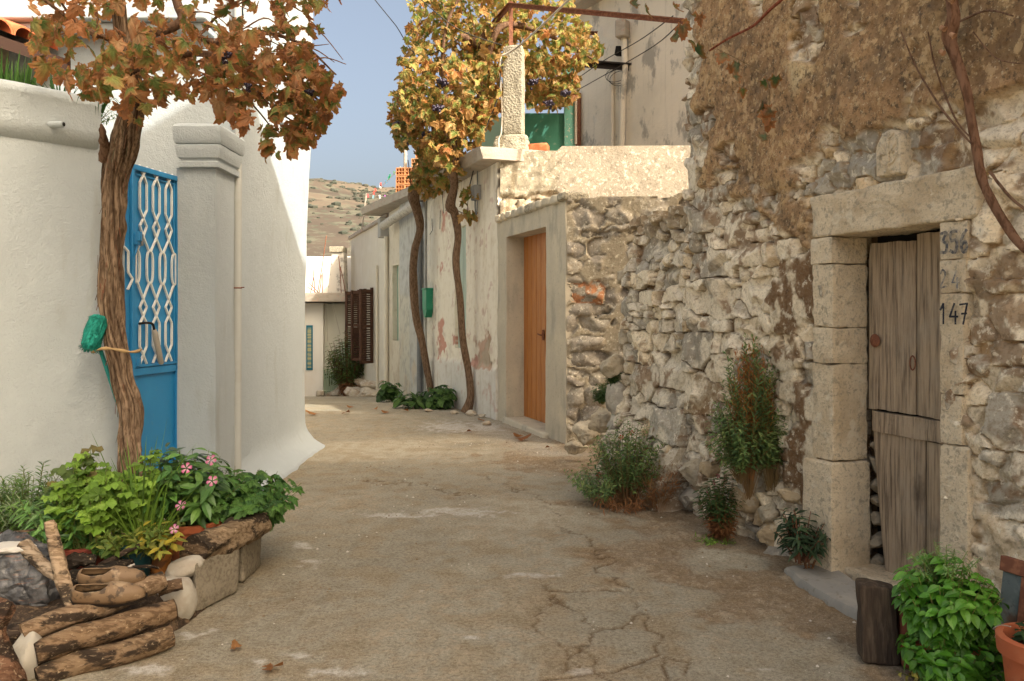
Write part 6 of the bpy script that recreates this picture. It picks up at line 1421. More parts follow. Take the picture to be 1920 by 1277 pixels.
# ---------------------------------------------------------------- big vine on the pergola
bv = T('pergola_vine', 'large vine with two slender trunks and a yellowing crown over the peeling house', 'vine', G(873, 768))
for i, (pts, rad) in enumerate([([(873, 774, 11.05), (882, 745, 11.05), (879, 700, 11.1), (868, 640, 11.1), (862, 560, 11.1), (855, 490, 11.1), (859, 440, 11.1), (852, 400, 11.05), (845, 385, 11.0), (852, 350, 10.85), (848, 320, 10.8), (856, 285, 10.9), (862, 240, 11), (850, 190, 11)], [.07, .05, .044, .044, .046, .05, .053, .056, .07, .05, .054, .056, .04, .03]),
                                ([(808, 735, 13.3), (801, 690, 13.3), (792, 640, 13.3), (779, 590, 13.3), (774, 520, 13.25), (777, 470, 13.2), (788, 430, 13.2), (782, 395, 13.1), (775, 370, 13.0), (784, 352, 12.9), (806, 346, 12.8), (820, 320, 12.6), (818, 280, 12.4), (810, 220, 12.2)], [.05, .056, .056, .06, .064, .064, .068, .072, .09, .07, .06, .05, .04, .035])]):
    limb('trunk', pts, rad, bv, 90, 16, (.19, .125, .08), seed=20 + i)
for i, (pts, rad) in enumerate([([(852, 300, 10.9), (838, 250, 10.9), (800, 200, 10.8), (770, 180, 10.7)], [.04, .03, .02, .01]), ([(862, 250, 11), (900, 180, 11), (930, 60, 11), (980, 50, 11.2), (1060, 80, 11.4), (1110, 110, 11.6)], [.04, .035, .05, .04, .025, .015]), ([(850, 240, 11), (830, 140, 11), (840, 40, 11), (880, -30, 11)], [.03, .025, .02, .02]), ([(815, 300, 12.4), (790, 280, 12.2), (768, 260, 12), (750, 230, 11.8)], [.025, .018, .012, .006]), ([(900, 90, 11.2), (870, 70, 11), (890, 80, 11.2), (925, 55, 11.2)], [.04, .06, .07, .06]), ([(775, 375, 13), (770, 340, 12.9), (765, 300, 12.7)], [.02, .012, .006]), ([(858, 395, 11), (875, 400, 10.95), (878, 375, 10.95), (888, 360, 10.95)], [.006, .005, .004, .003])]):
    limb('branch', pts, rad, bv, seed=40 + i)
rs = np.random.RandomState(17)
OR2 = np.array([(.44, .20, .06), (.50, .27, .09), (.36, .14, .045), (.42, .25, .08), (.52, .34, .14)]); GR2 = np.array([(.20, .26, .055), (.27, .31, .07), (.13, .19, .045), (.34, .36, .10), (.09, .15, .04)])
parts = []
for poly, n, (a, b), g in [([(772, -60), (900, -60), (960, 0), (950, 110), (880, 120), (790, 130), (745, 105), (765, 50)], 780, (10.9, 12.4), .6), ([(950, -60), (1040, -60), (1075, 20), (1130, 80), (1130, 128), (1080, 125), (1000, 120), (950, 100)], 620, (11.0, 12.8), .62),
                           ([(755, 110), (940, 100), (938, 200), (900, 250), (800, 230), (745, 190)], 640, (10.3, 11.9), .52), ([(800, 200), (935, 190), (880, 300), (850, 330), (800, 290)], 420, (10.3, 11.5), .40), ([(735, 170), (800, 160), (800, 260), (760, 275), (733, 235)], 230, (10.8, 12.2), .4),
                           ([(775, 240), (840, 240), (850, 320), (830, 345), (780, 320)], 240, (11.2, 12.6), .55), ([(765, 320), (810, 320), (838, 350), (800, 368), (775, 352)], 90, (12.2, 12.9), .8), ([(980, 115), (1078, 110), (1088, 180), (1040, 205), (990, 195)], 420, (11.4, 12.8), .5), ([(880, 85), (950, 80), (945, 190), (905, 235), (870, 200)], 260, (10.9, 12), .4), ([(865, 355), (895, 345), (885, 385), (868, 385)], 14, (10.8, 11), .8), ([(862, 395), (885, 398), (880, 412), (866, 410)], 6, (10.9, 11), .5), ([(830, 330), (860, 330), (850, 352), (800, 360)], 34, (11, 12.8), .9), ([(738, 225), (765, 240), (760, 275), (740, 265)], 40, (11, 12), .3)]:
    pp = in_poly(rs, poly, n); d = rs.uniform(a, b, n); pos = wpts(pp, d); parts.append(vine_leaves(rs, pos, rs.uniform(.08, .165, n), min(.9, g + .22), pal=(OR2, GR2), down=.7, edge=(.42, .22, .06)))
V, Fq, C = cat(parts); mkmesh('crown', V, Fq, m_leaf, bv, C=C)
for k, (px, py, d) in enumerate([(746, 232, 11.0), (822, 200, 10.3), (1000, 150, 11.2), (1030, 190, 11.4), (758, 262, 11.2), (830, 150, 10.3), (800, 250, 10.9), (1060, 170, 11.3)]): grapes(W(px, py, d), 40, .024, .028, bv, 30 + k)

# ---------------------------------------------------------------- dry vine on the stone house
dv = T('wall_vine', 'bare brown vine stem slanting across the stone house front', 'vine', W(1900, 455, 3.0))
def wall_d(px, off=.06):
    return (3.086 - off * 1.0595) / ((px - 960) / F + .35)
def wl_(pts, off): return [(a, b, wall_d(a, off)) for a, b in pts]
limb('stem', wl_([(1775, -40), (1788, 30), (1780, 70), (1792, 110), (1812, 170), (1822, 230), (1832, 290), (1845, 345), (1872, 400), (1905, 450), (1935, 475)], .10), [.017, .024, .028, .021, .019, .018, .017, .017, .016, .015, .016], dv, 60, 14, (.21, .115, .07), 60)
for i, (pts, rad) in enumerate([([(1690, 60), (1720, 130), (1770, 210), (1822, 270)], [.003, .004, .005, .004]), ([(1740, 60), (1755, 130), (1790, 220), (1820, 258)], [.003, .004, .004, .003]), ([(1856, 322), (1890, 365), (1930, 400)], [.006, .006, .005]), ([(1800, 40), (1850, 20), (1900, 30)], [.005, .004, .003]), ([(1825, 60), (1870, 110), (1930, 120)], [.003, .002, .002])]):
    limb('shoot', wl_(pts, .12), rad, dv, 16, 6, (.17, .10, .065), 70 + i)
for i, (px, py) in enumerate([(1772, 55), (1790, 68), (1770, 100), (1788, 2)]):
    limb('spur', wl_([(px, py), (px - 8, py - 4)], .14), [.012, .009], dv, 6, 7, (.42, .24, .14), 80 + i)
tv = T('red_vine_shoot', 'thin red vine shoot with a few green leaves hanging before the brown render', 'vine', W(1400, 60, 4.6))
limb('shoot', [(1330, 95, 4.75), (1370, 70, 4.65), (1410, 50, 4.5), (1440, 22, 4.4), (1475, -10, 4.3)], [.005, .007, .008, .009, .009], tv, 24, 7, (.26, .085, .05), 90)
limb('shoot', [(1345, 92, 4.72), (1400, 120, 4.6), (1440, 150, 4.5), (1440, 250, 4.45)], [.002, .002, .002, .001], tv, 14, 5, (.20, .14, .07), 91)
rs = np.random.RandomState(23); pts = np.array([(1280, 45), (1290, 38), (1300, 30), (1312, 28), (1272, 62), (1295, 75), (1305, 85), (1360, 100), (1370, 120), (1382, 115), (1378, 140), (1392, 165), (1440, 148), (1455, 142), (1430, 150), (1430, 190), (1440, 195), (1448, 205), (1435, 210), (1447, 225), (1438, 258), (1195, 5), (1210, 12), (1262, 8)], float)
V, Fq, C = vine_leaves(rs, wpts(pts, rs.uniform(4.3, 4.6, len(pts))), rs.uniform(.06, .10, len(pts)), .8, down=1.2, pal=(np.array([(.30, .16, .05), (.26, .13, .05)]), np.array([(.07, .13, .045), (.10, .17, .05), (.16, .20, .11)]))); mkmesh('leaves', V, Fq, m_leaf, tv, C=C)


# ---------------------------------------------------------------- general herb builder
def herb(base, nst, hgt, spread, tm, lsize, per, cols, rs, droop=.25, up=.35, stemr=.003, stemc=(.12, .14, .04), lean=(0, 0), root=.25, start=.25, edge=None, edgea=0, arch=.0, brown=None, flop=.0):
    """Stems fanning from a base with leaves along them; returns leaf arrays and a stem MB."""
    smb = MB(); pos, dirs, nr, sz, col = [], [], [], [], []
    cols = np.array(cols)
    for k in range(nst):
        a = rs.uniform(0, 2 * math.pi); q = math.sqrt(rs.rand()); out = Vector((math.cos(a), math.sin(a), 0)) * q
        h = hgt * rs.uniform(.6, 1.0) * (1 - .35 * q * q); tip = Vector(base) + out * spread + Vector((lean[0] * h, lean[1] * h, h)); b0 = Vector(base) + out * spread * root + Vector((0, 0, rs.uniform(-.3, .12) * hgt * .25))
        mid = b0.lerp(tip, .5) + Vector((0, 0, h * arch)) - out * spread * .08
        P = [b0 * (1 - t) ** 2 + mid * 2 * t * (1 - t) + tip * t * t for t in np.linspace(0, 1, 9)]
        smb.tube(P, [stemr * (1 - .6 * t) for t in np.linspace(0, 1, 9)], 5, stemc)
        for j in range(per):
            t = start + (1 - start) * (j + rs.rand()) / per; i = min(7, int(t * 8)); p = P[i].lerp(P[i + 1], t * 8 - i); ax = (P[i + 1] - P[i]).normalized()
            ph = j * 2.4 + rs.uniform(-.5, .5); sd = ax.orthogonal(); sd = (sd * math.cos(ph) + ax.cross(sd) * math.sin(ph)).normalized()
            dr = (sd + ax * up - Vector((0, 0, droop))).normalized(); pos.append(p); dirs.append(dr); nr.append(Vector((0, 0, 1)) + ax * .6 + Vector((0, -.3, 0)) + Vector(rs.normal(size=3) * .3))
            sz.append(lsize * rs.uniform(.6, 1.15) * (1 - .35 * max(0, t - .7))); c = cols[rs.randint(len(cols))] * rs.uniform(.75, 1.25)
            if brown is not None and t < brown[0] + rs.uniform(-.12, .12): c = np.array(brown[1]) * rs.uniform(.7, 1.3)
            col.append(c)
    return scatter(tm, np.array([tuple(p) for p in pos]), np.array([tuple(p) for p in dirs]), np.array([tuple(p) for p in nr]), sz, col, edge, None if edge is None else rs.uniform(0, edgea, len(pos))), smb


def blades(base, n, ln, spread, rs, cols, w=.012, droop=.5, seg=7, lean=(0, 0)):
    V, Fq, C, b = [], [], [], 0
    for k in range(n):
        a = rs.uniform(0, 2 * math.pi); o = Vector((math.cos(a), math.sin(a), 0)); L = ln * rs.uniform(.55, 1.1); p = Vector(base) + o * rs.uniform(0, .05) ; c = np.array(cols[rs.randint(len(cols))]) * rs.uniform(.7, 1.25)
        sp = rs.uniform(.15, 1) * spread; dr = rs.uniform(.2, 1) * droop; side = Vector((-o.y, o.x, 0)); side = (side + Vector(rs.normal(size=3) * .5)).normalized()
        for i in range(seg + 1):
            t = i / seg; q = p + o * sp * t * L + Vector((lean[0], lean[1], 0)) * t * L + Vector((0, 0, L * (t - dr * t * t))); ww = w * (1 - t ** 2.2) + .0006
            V += [q - side * ww / 2, q + side * ww / 2]; C += [c, c]
            if i: Fq += [(b + 2 * i - 2, b + 2 * i - 1, b + 2 * i + 1), (b + 2 * i - 2, b + 2 * i + 1, b + 2 * i)]
        b += 2 * (seg + 1)
    return np.array([tuple(v) for v in V]), np.array(Fq), np.array(C)


OV = tmpl_oval(.42, .9, .25, 4, .25); LAN = tmpl_oval(.24, .8, .3, 4, .35); NAR = tmpl_oval(.14, .7, .3, 3, .25); RND = tmpl_round(); BAS = tmpl_oval(.62, .85, .3, 4, .35)
SMALL = tmpl_oval(.30, .8, .3, 2, .2)


def plant(name, label, base, pieces, cat_='plant', group=None, leafmat=None, flowers=None):
    t = T(name, label, cat_, base, group); L, smb = [], MB()
    for kw in pieces:
        if kw.get('blade'):
            k2 = dict(kw); k2.pop('blade'); L.append(blades(**k2)); continue
        l, s = herb(**kw); L.append(l); smb.add(s.v, s.f); smb.c[-len(s.v):] = s.c
    V, Fq, C = cat(L); mkmesh('foliage', V, Fq, leafmat or m_leaf, t, C=C)
    if smb.v: smb.build('stem', m_stem, t, useC=True)
    return t


def flower(parent, c, r, col=(.62, .10, .26), eye=(.75, .5, .55), face=(-.1, -1, .6), seed=0):
    """Five petalled bloom with an eye."""
    n = Vector(face).normalized(); x = n.orthogonal().normalized(); y = n.cross(x); V, Fq, C = [], [], []
    for k in range(5):
        a = k * 2 * math.pi / 5 + seed; b = len(V)
        for rr, da, lift in [(.12, 0, 0), (.6, -.42, .08), (1, -.36, .0), (1.05, 0, .06), (1, .36, .0), (.6, .42, .08)]:
            V.append(Vector(c) + (x * math.cos(a + da) + y * math.sin(a + da)) * r * rr + n * (lift * r + .001 * k)); C.append(eye if rr < .2 else col)
        Fq += [(b, b + 1, b + 2), (b, b + 2, b + 3), (b, b + 3, b + 4), (b, b + 4, b + 5)]
    mkmesh('flower', V, Fq, m_petal, parent, C=C)


# ---------------------------------------------------------------- flower pots on the left
m_terra = M('terracotta', (.46, .13, .055), .8, layers=[dict(sc=7, lo=.5, hi=.7, col=(.52, .2, .10), amt=.6), dict(sc=22, lo=.6, hi=.7, col=(.30, .09, .045), amt=.5)], bump=[dict(sc=120, str=.2, dist=.003)])
m_potred = M('red_brown_pot', (.25, .06, .04), .55, spec=.4); m_potteal = M('dark_teal_pot', (.012, .055, .065), .5, spec=.4, layers=[dict(sc=20, st=(2, 2, .3), lo=.66, hi=.7, col=(.6, .6, .58), amt=.8)]); m_amber = M('rusty_amber_tin', (.40, .16, .04), .6, layers=[dict(sc=14, lo=.48, hi=.6, col=(.10, .05, .03), amt=.8)])
m_soil = M('pot_soil', (.045, .03, .02), .95, bump=[dict(sc=60, str=.8, dist=.02)])
def pot(label, c, r, h, mat, rim=.018, grp='flower pots behind the firewood'):
    t = T('flower_pot', label, 'flower pot', c, grp); mb = MB()
    mb.lathe([(r * .70, 0), (r * .74, .01), (r * .93, h - rim * 2.2), (r * .935, h - rim * 2), (r + .006, h - rim * 1.9), (r + .010, h - .004), (r + .004, h), (r - .012, h), (r - .018, h - .02), (r - .022, h - .045), (.001, h - .045)], c, 36); b = mb.build('body', mat, t, smooth=True, sharp=35)
    mb = MB(); mb.lathe([(.0005, -.004), (r - .022, -.004), (r - .022, 0), (.0005, .006)], Vector(c) + Vector((0, 0, h - .038)), 24); mb.build('soil', m_soil, t, smooth=True); return t
def gp2(px, py, d): p = W(px, py, d); return Vector((p.x, p.y, max(.0, p.z)))
c1 = gp2(162, 1098, 3.68); pot('red brown pot with a ring handle at its rim, below the light green leaves', c1, .125, .20, m_potred)
mb = MB(); q = c1 + Vector((.128, -.02, .165)); mb.tube([q + Vector((.016 * math.sin(a), 0, .02 * math.cos(a))) for a in np.linspace(0, 6.28, 14)], .005, 6); tag(mb.build('pot_ring', m_potred), 'small ring hooked on the rim of the red brown pot', 'ring')
c2 = gp2(250, 1082, 3.66); pot('dark teal pot splashed with white paint, beside the red brown one', c2, .095, .17, m_potteal)
c3 = gp2(300, 1076, 3.74); pot('small rusty amber tin used as a pot, beside the teal pot', c3, .055, .12, m_amber)
c4 = gp2(362, 1050, 3.98); pot('orange terracotta pot behind the thick grey log', c4, .135, .20, m_terra)
c5 = Vector((-1.52, 4.30, 0)); pot('terracotta pot hidden under the dark lobed geranium', c5, .11, .20, m_terra)
rs = np.random.RandomState(31)
YG = [(.19, .33, .045), (.25, .40, .06), (.15, .27, .04)]; DG = [(.085, .20, .045), (.115, .25, .05), (.06, .15, .04)]; MG = [(.10, .21, .045), (.14, .26, .055), (.08, .165, .04)]; GG = [(.15, .22, .10), (.19, .25, .13)]
T1 = c1 + Vector((0, 0, .16)); T2 = c2 + Vector((0, 0, .13)); T4 = c4 + Vector((0, 0, .17)); T5 = c5 + Vector((0, 0, .18))
B0 = W(50, 1000, 4.0)
plant('rosemary_shrub', 'feathery green bushy herb at the left edge of the pots', B0, [dict(base=B0, nst=130, hgt=.32, spread=.30, tm=NAR, lsize=.055, per=28, cols=MG + GG, rs=rs, up=.6, droop=0, start=.2), dict(base=W(60, 960, 4.05), nst=3, hgt=.36, spread=.06, tm=NAR, lsize=.045, per=30, cols=MG, rs=rs, up=.6, droop=0)])
plant('spurge_plant', 'bushy plant with narrow whorled leaves over the red brown pot', T1 + Vector((-.06, 0, 0)), [dict(base=T1 + Vector((-.07, .0, -.02)), nst=54, hgt=.38, spread=.23, tm=LAN, lsize=.068, per=26, cols=MG + DG, rs=rs, up=.45, droop=.05, start=.2)], leafmat=m_leafg)
plant('pelargonium', 'light green round leaved geranium above the red brown pot', T1, [dict(base=T1 + Vector((.04, -.03, 0)), nst=70, hgt=.46, spread=.19, tm=RND, lsize=.074, per=7, cols=YG, rs=rs, up=.3, droop=.0, start=.5, stemr=.003), dict(base=T1 + Vector((-.05, .05, .1)), nst=7, hgt=.45, spread=.17, tm=RND, lsize=.095, per=4, cols=[(.14, .18, .05), (.10, .15, .04), (.2, .17, .06)], rs=rs, up=.3, droop=.1, start=.6, lean=(-.1, 0))])
plant('grass_clump', 'tuft of long arching grass blades in the middle of the pots', T2 + Vector((0, .1, 0)), [dict(blade=1, base=T2 + Vector((-.02, .12, .0)), n=90, ln=.58, spread=.45, rs=rs, cols=YG + MG, w=.012, droop=.55), dict(blade=1, base=T2 + Vector((.06, .0, .0)), n=45, ln=.36, spread=.7, rs=rs, cols=YG, w=.010, droop=.7), dict(base=T2 + Vector((-.02, .18, 0)), nst=14, hgt=.45, spread=.16, tm=RND, lsize=.075, per=6, cols=YG, rs=rs, start=.4)])
plant('stonecrop_plant', 'yellow green leafy plant spilling over the teal pot', T2, [dict(base=T2 + Vector((.03, -.03, -.02)), nst=44, hgt=.17, spread=.21, tm=tmpl_oval(.40, .7, .2, 3, .1), lsize=.046, per=11, cols=[(.17, .24, .04), (.13, .2, .035), (.24, .27, .05)], rs=rs, up=.5, droop=.0, start=.35), dict(base=T2 + Vector((.14, -.05, -.02)), nst=12, hgt=.16, spread=.13, tm=tmpl_oval(.45, .7, .2, 3, .1), lsize=.06, per=6, cols=[(.42, .34, .04), (.3, .3, .05)], rs=rs, up=.4, start=.5), dict(base=T2 + Vector((-.08, -.04, -.04)), nst=16, hgt=.14, spread=.12, tm=RND, lsize=.05, per=5, cols=MG, rs=rs, start=.4)])
pv = plant('periwinkle_plant', 'glossy dark leaved periwinkle with five pink flowers', T4, [dict(base=T4 + Vector((-.03, .0, 0)), nst=56, hgt=.40, spread=.25, tm=OV, lsize=.095, per=13, cols=DG + MG, rs=rs, up=.35, droop=.1, start=.3), dict(base=T4 + Vector((-.12, .16, 0)), nst=22, hgt=.42, spread=.18, tm=LAN, lsize=.11, per=12, cols=[(.045, .085, .05), (.06, .1, .055)], rs=rs, up=.5, droop=.1, start=.4)], leafmat=m_leafg)
for k, (px, py, d, r) in enumerate([(350, 878, 3.75, .026), (396, 863, 3.85, .026), (398, 902, 3.72, .026), (339, 948, 3.66, .024), (327, 992, 3.55, .022)]): flower(pv, W(px, py, d), r, (.62 - .03 * k, .12 + .03 * (k == 4), .28), seed=k)
plant('lobed_geranium', 'dense dark green lobed geranium at the road end of the pots', T5, [dict(base=T5 + Vector((.03, -.06, 0)), nst=130, hgt=.36, spread=.36, tm=GT[1], lsize=.075, per=6, cols=DG + MG[:1], rs=rs, up=.3, droop=.0, start=.45, lean=(.05, -.05)), dict(base=T5 + Vector((.12, -.12, -.0)), nst=60, hgt=.24, spread=.24, tm=GT[2], lsize=.062, per=6, cols=DG, rs=rs, up=.3, start=.4)])
# plants on the garden wall
def wallplant(u): return LP(u, 2.58, -.30)
plant('parapet_grass', 'tall bright green grass growing in the parapet planter', wallplant(.48), [dict(blade=1, base=wallplant(u_), n=26, ln=.36, spread=.28, rs=rs, cols=[(.06, .15, .03), (.09, .20, .04), (.05, .12, .025)], w=.016, droop=.25) for u_ in (.42, .46, .5, .56)])
hang = LP(.12, 2.58, -.05)
plant('trailing_grass', 'dark blades spilling over the end of the parapet by the trunk', hang, [dict(blade=1, base=hang, n=38, ln=.42, spread=.35, rs=rs, cols=[(.04, .10, .025), (.07, .15, .035)], w=.010, droop=1.35, lean=(.22, -.25)), dict(blade=1, base=LP(.3, 2.56, -.12), n=40, ln=.3, spread=.5, rs=rs, cols=[(.05, .12, .03)], w=.014, droop=.7)])
plant('parapet_groundcover', 'low dark green creeping plants along the parapet top', LP(.4, 2.57, -.25), [dict(base=LP(u_, 2.53, -.16), nst=26, hgt=.16, spread=.18, tm=SMALL, lsize=.035, per=12, cols=[(.04, .10, .025), (.06, .14, .03)], rs=rs, start=.2) for u_ in (.1, .2, .3, .4, .5)])

# ---------------------------------------------------------------- shrubs along the stone wall
RB = [(.30, .13, .05), (.38, .18, .07), (.26, .12, .05)]
def wb(px, py, off): # foot of the wall
    p = G(px, py); return p
BG = [(.13, .22, .07), (.18, .28, .09), (.24, .31, .10), (.095, .165, .065)]
b_ = WP(wall_d(1172, .30), .02, -.30)
sh1 = plant('snapdragon_bush', 'round blue green bush with tiny red flowers at the end of the low wall', b_, [dict(base=b_ + Vector((-.04, 0, .02)), nst=110, hgt=.64, spread=.27, tm=SMALL, lsize=.046, per=24, cols=BG, rs=rs, up=.6, droop=0, start=.3, stemc=(.16, .09, .04), stemr=.0016), dict(base=b_ + Vector((-.2, .1, .0)), nst=70, hgt=.30, spread=.32, tm=SMALL, lsize=.044, per=18, cols=BG, rs=rs, up=.5, start=.25, stemc=(.16, .09, .04), stemr=.0015), dict(base=b_ + Vector((.16, -.1, .0)), nst=60, hgt=.36, spread=.20, tm=NAR, lsize=.05, per=10, cols=RB + [(.3, .2, .09)], rs=rs, up=.9, droop=-.2, start=.2, stemc=(.3, .17, .08), stemr=.0012), dict(base=b_ + Vector((-.05, -.05, -.02)), nst=50, hgt=.14, spread=.3, tm=NAR, lsize=.05, per=8, cols=RB, rs=rs, up=.5, start=.2, stemc=(.22, .12, .06), stemr=.0013)])
for k, (px, py) in enumerate([(1185, 812), (1122, 890), (1150, 862), (1165, 820), (1210, 842)]): flower(sh1, W(px, py, 5.78), .02, (.45, .05, .05), (.5, .1, .06), seed=k)
b_ = W(1402, 912, 4.60)
plant('orange_green_bush', 'tall bush half green half dry orange growing from the stone wall', b_, [dict(base=b_ + Vector((0, -.03, 0)), nst=90, hgt=.92, spread=.20, tm=SMALL, lsize=.042, per=34, cols=BG, rs=rs, up=.9, droop=-.1, start=.5, root=.1, stemc=(.20, .12, .05), stemr=.0016), dict(base=b_ + Vector((.0, -.05, .1)), nst=130, hgt=.80, spread=.14, tm=NAR, lsize=.045, per=18, cols=[(.46, .18, .045), (.52, .25, .07), (.38, .14, .04)], rs=rs, up=1.4, droop=-.3, start=.34, root=.1, stemc=(.30, .13, .045), stemr=.0013), dict(base=b_ + Vector((-.06, -.06, .06)), nst=80, hgt=.46, spread=.21, tm=SMALL, lsize=.044, per=28, cols=BG, rs=rs, up=.5, start=.3, root=.1, stemc=(.18, .12, .05), stemr=.0015), dict(base=b_ + Vector((.12, -.05, .02)), nst=90, hgt=.54, spread=.13, tm=SMALL, lsize=.042, per=30, cols=BG, rs=rs, up=.5, start=.4, root=.2, stemc=(.18, .12, .05), stemr=.0015)])
b_ = WP(wall_d(1338, .17), .0, -.17)
sh3 = plant('flowering_bush', 'small bush with dry brown foot and magenta flowers between the two larger bushes', b_, [dict(base=b_ + Vector((0, 0, 0)), nst=70, hgt=.45, spread=.14, tm=SMALL, lsize=.046, per=24, cols=[(.06, .115, .035), (.085, .14, .04)], rs=rs, up=.5, start=.1, root=.12, brown=(.48, (.28, .12, .05)), stemc=(.2, .10, .05), stemr=.0015), dict(base=b_ + Vector((.02, -.02, 0)), nst=50, hgt=.25, spread=.10, tm=NAR, lsize=.045, per=14, cols=RB, rs=rs, up=.6, start=.25, root=.3, stemc=(.22, .12, .05), stemr=.0013), dict(base=b_ + Vector((-.05, -.06, -.02)), nst=24, hgt=.05, spread=.14, tm=SMALL, lsize=.03, per=8, cols=YG, rs=rs, start=.1)])
for k, (px, py) in enumerate([(1338, 905), (1325, 926), (1354, 932), (1346, 893)]): flower(sh3, W(px, py, 4.86), .013, (.42, .03, .12), (.4, .05, .1), seed=k)
b_ = WP(wall_d(1505, .12), .0, -.12)
plant('oleander_seedling', 'small dark leafy seedling by the squared jamb stone', b_, [dict(base=b_ + Vector((-.04, 0, .08)), nst=26, hgt=.28, spread=.15, tm=LAN, lsize=.075, per=14, cols=[(.05, .09, .04), (.07, .12, .055), (.035, .065, .03)], rs=rs, up=.5, start=.3, stemc=(.2, .09, .05), stemr=.005), dict(base=b_, nst=5, hgt=.14, spread=.04, tm=NAR, lsize=.045, per=6, cols=RB, rs=rs, start=.1, stemc=(.2, .1, .05), stemr=.006)])
for k, (px, py, d, h, sp) in enumerate([(1150, 690, 6.5, .22, .09), (1128, 720, 6.8, .18, .09)]):
    b_ = W(px, py + 35, d); plant('wall_weed', ['green weed tuft on top of the broken wall end', 'lower green weed tuft at the broken wall end'][k], b_, [dict(base=b_, nst=40, hgt=h, spread=sp, tm=SMALL, lsize=.05, per=16, cols=[(.06, .12, .04), (.09, .15, .05)], rs=rs, up=.5, start=.15)])
for k, (px, py, n, h, sp, lb) in enumerate([(732, 752, 16, .42, .20, 'green leafy plant at the foot of the cream house, farthest from the vine'), (768, 764, 14, .26, .28, 'low spreading green plant beside the drainpipe foot'), (818, 764, 24, .40, .30, 'dense green mallow plant between the two vine trunks')]):
    b_ = G(px, py + 2); plant('street_plant', lb, b_, [dict(base=b_, nst=n, hgt=h, spread=sp, tm=GT[0] if k != 1 else OV, lsize=.17, per=7, cols=[(.06, .13, .03), (.09, .18, .04), (.05, .10, .03)], rs=rs, start=.3)])
b_ = W(655, 700, 20.4); plant('rock_bush', 'bushy dark shrub hanging over the rocks below the shuttered house', b_, [dict(base=b_ + Vector((0, -.3, -.4)), nst=90, hgt=1.55, spread=.55, tm=SMALL, lsize=.16, per=24, cols=[(.11, .17, .05), (.15, .20, .055), (.08, .13, .04)], rs=rs, up=.4, start=.2, stemc=(.15, .08, .04), stemr=.01), dict(base=b_ + Vector((.1, -.4, -.6)), nst=40, hgt=.6, spread=.4, tm=NAR, lsize=.16, per=10, cols=RB, rs=rs, start=.1, stemc=(.2, .1, .05), stemr=.008)])
b_ = W(619, 720, 21.2); plant('sapling', 'thin leafy sapling before the pale railing', b_, [dict(base=b_, nst=9, hgt=.75, spread=.3, tm=OV, lsize=.13, per=9, cols=[(.16, .2, .06), (.12, .17, .05)], rs=rs, start=.3, stemr=.01)])

# ---------------------------------------------------------------- basil, block, pot, tin by the old door
m_blkwood = M('dark_charred_wood', (.06, .042, .03), .88, layers=[dict(sc=10, st=(4, 4, .4), lo=.45, hi=.65, col=(.13, .095, .065), amt=.8, det=6), dict(sc=3, lo=.6, hi=.7, col=(.2, .13, .08), amt=.5)], bump=[dict(sc=30, st=(4, 4, .3), str=.8, dist=.015)])
q0, q1 = G(1617, 1246), G(1690, 1250)
wblock('wood_block', 'dark upright block of old wood standing before the weathered door', 'wood block', [q0, q1, q1 + Vector((.02, .10, 0)), q0 + Vector((.02, .10, 0)), q0 + Vector((-.004, .02, .30)), q1 + Vector((-.002, .02, .285)), q1 + Vector((.02, .11, .275)), q0 + Vector((.02, .11, .295))], m_blkwood, 8, 20, 18, .012)
q0, q1 = G(1692, 1252), G(1722, 1262)
wblock('wood_block', 'reddish brown wood block half hidden behind the basil', 'wood block', [q0, q1, q1 + Vector((.02, .12, 0)), q0 + Vector((.02, .12, 0)), q0 + Vector((0, 0, .24)), q1 + Vector((0, 0, .24)), q1 + Vector((.02, .12, .24)), q0 + Vector((.02, .12, .24))], M('red_brown_wood', (.20, .065, .035), .8, layers=[dict(sc=10, st=(4, 4, .4), lo=.45, hi=.65, col=(.09, .035, .022), amt=.8)]), 9, 14, 14, .01)
pb = Vector((1.60, 2.95, 0)); pot('terracotta pot almost covered by the basil', pb, .11, .14, m_terra, grp=None)
m_bas = m_leafg
BA = [(.09, .26, .02), (.12, .32, .03), (.065, .19, .018), (.17, .38, .05)]
tb = pb + Vector((0, 0, .10))
plant('basil_bush', 'bright green basil bush with pointed leaves beside the old door', tb, [dict(base=tb, nst=190, hgt=.37, spread=.185, tm=BAS, lsize=.054, per=15, cols=BA, rs=rs, up=.25, droop=.15, start=.2, stemc=(.2, .2, .06)), dict(base=tb + Vector((.01, -.06, -.10)), nst=120, hgt=.24, spread=.19, tm=BAS, lsize=.052, per=12, cols=BA[:3], rs=rs, up=.2, droop=.25, start=.2), dict(base=tb + Vector((.1, .12, -.08)), nst=40, hgt=.24, spread=.13, tm=BAS, lsize=.045, per=10, cols=BA[:3], rs=rs, start=.2), dict(base=tb + Vector((0, 0, .25)), nst=26, hgt=.16, spread=.15, tm=SMALL, lsize=.024, per=16, cols=[(.16, .30, .07), (.22, .33, .12)], rs=rs, up=.5, start=.35, stemc=(.2, .26, .08)), dict(base=tb + Vector((-.05, -.06, -.1)), nst=10, hgt=.08, spread=.15, tm=BAS, lsize=.04, per=4, cols=[(.35, .30, .05)], rs=rs)], leafmat=m_leafg)
pc = Vector((1.715, 2.58, -.0)); pot('large orange terracotta pot with a thick rim at the right edge', pc, .125, .30, m_terra, .03, None)
tq = pc + Vector((0, 0, .27)); plant('pot_seedling', 'few dark leaves in the large terracotta pot at the right edge', tq, [dict(base=tq, nst=8, hgt=.08, spread=.09, tm=OV, lsize=.06, per=4, cols=[(.04, .09, .03), (.07, .13, .04)], rs=rs, start=.4)])
tin = T('framed_zinc_sheet', 'bluish zinc sheet in a rusty frame leaning on the stone wall', 'metal sheet', Vector((1.86, 2.95, 0)))
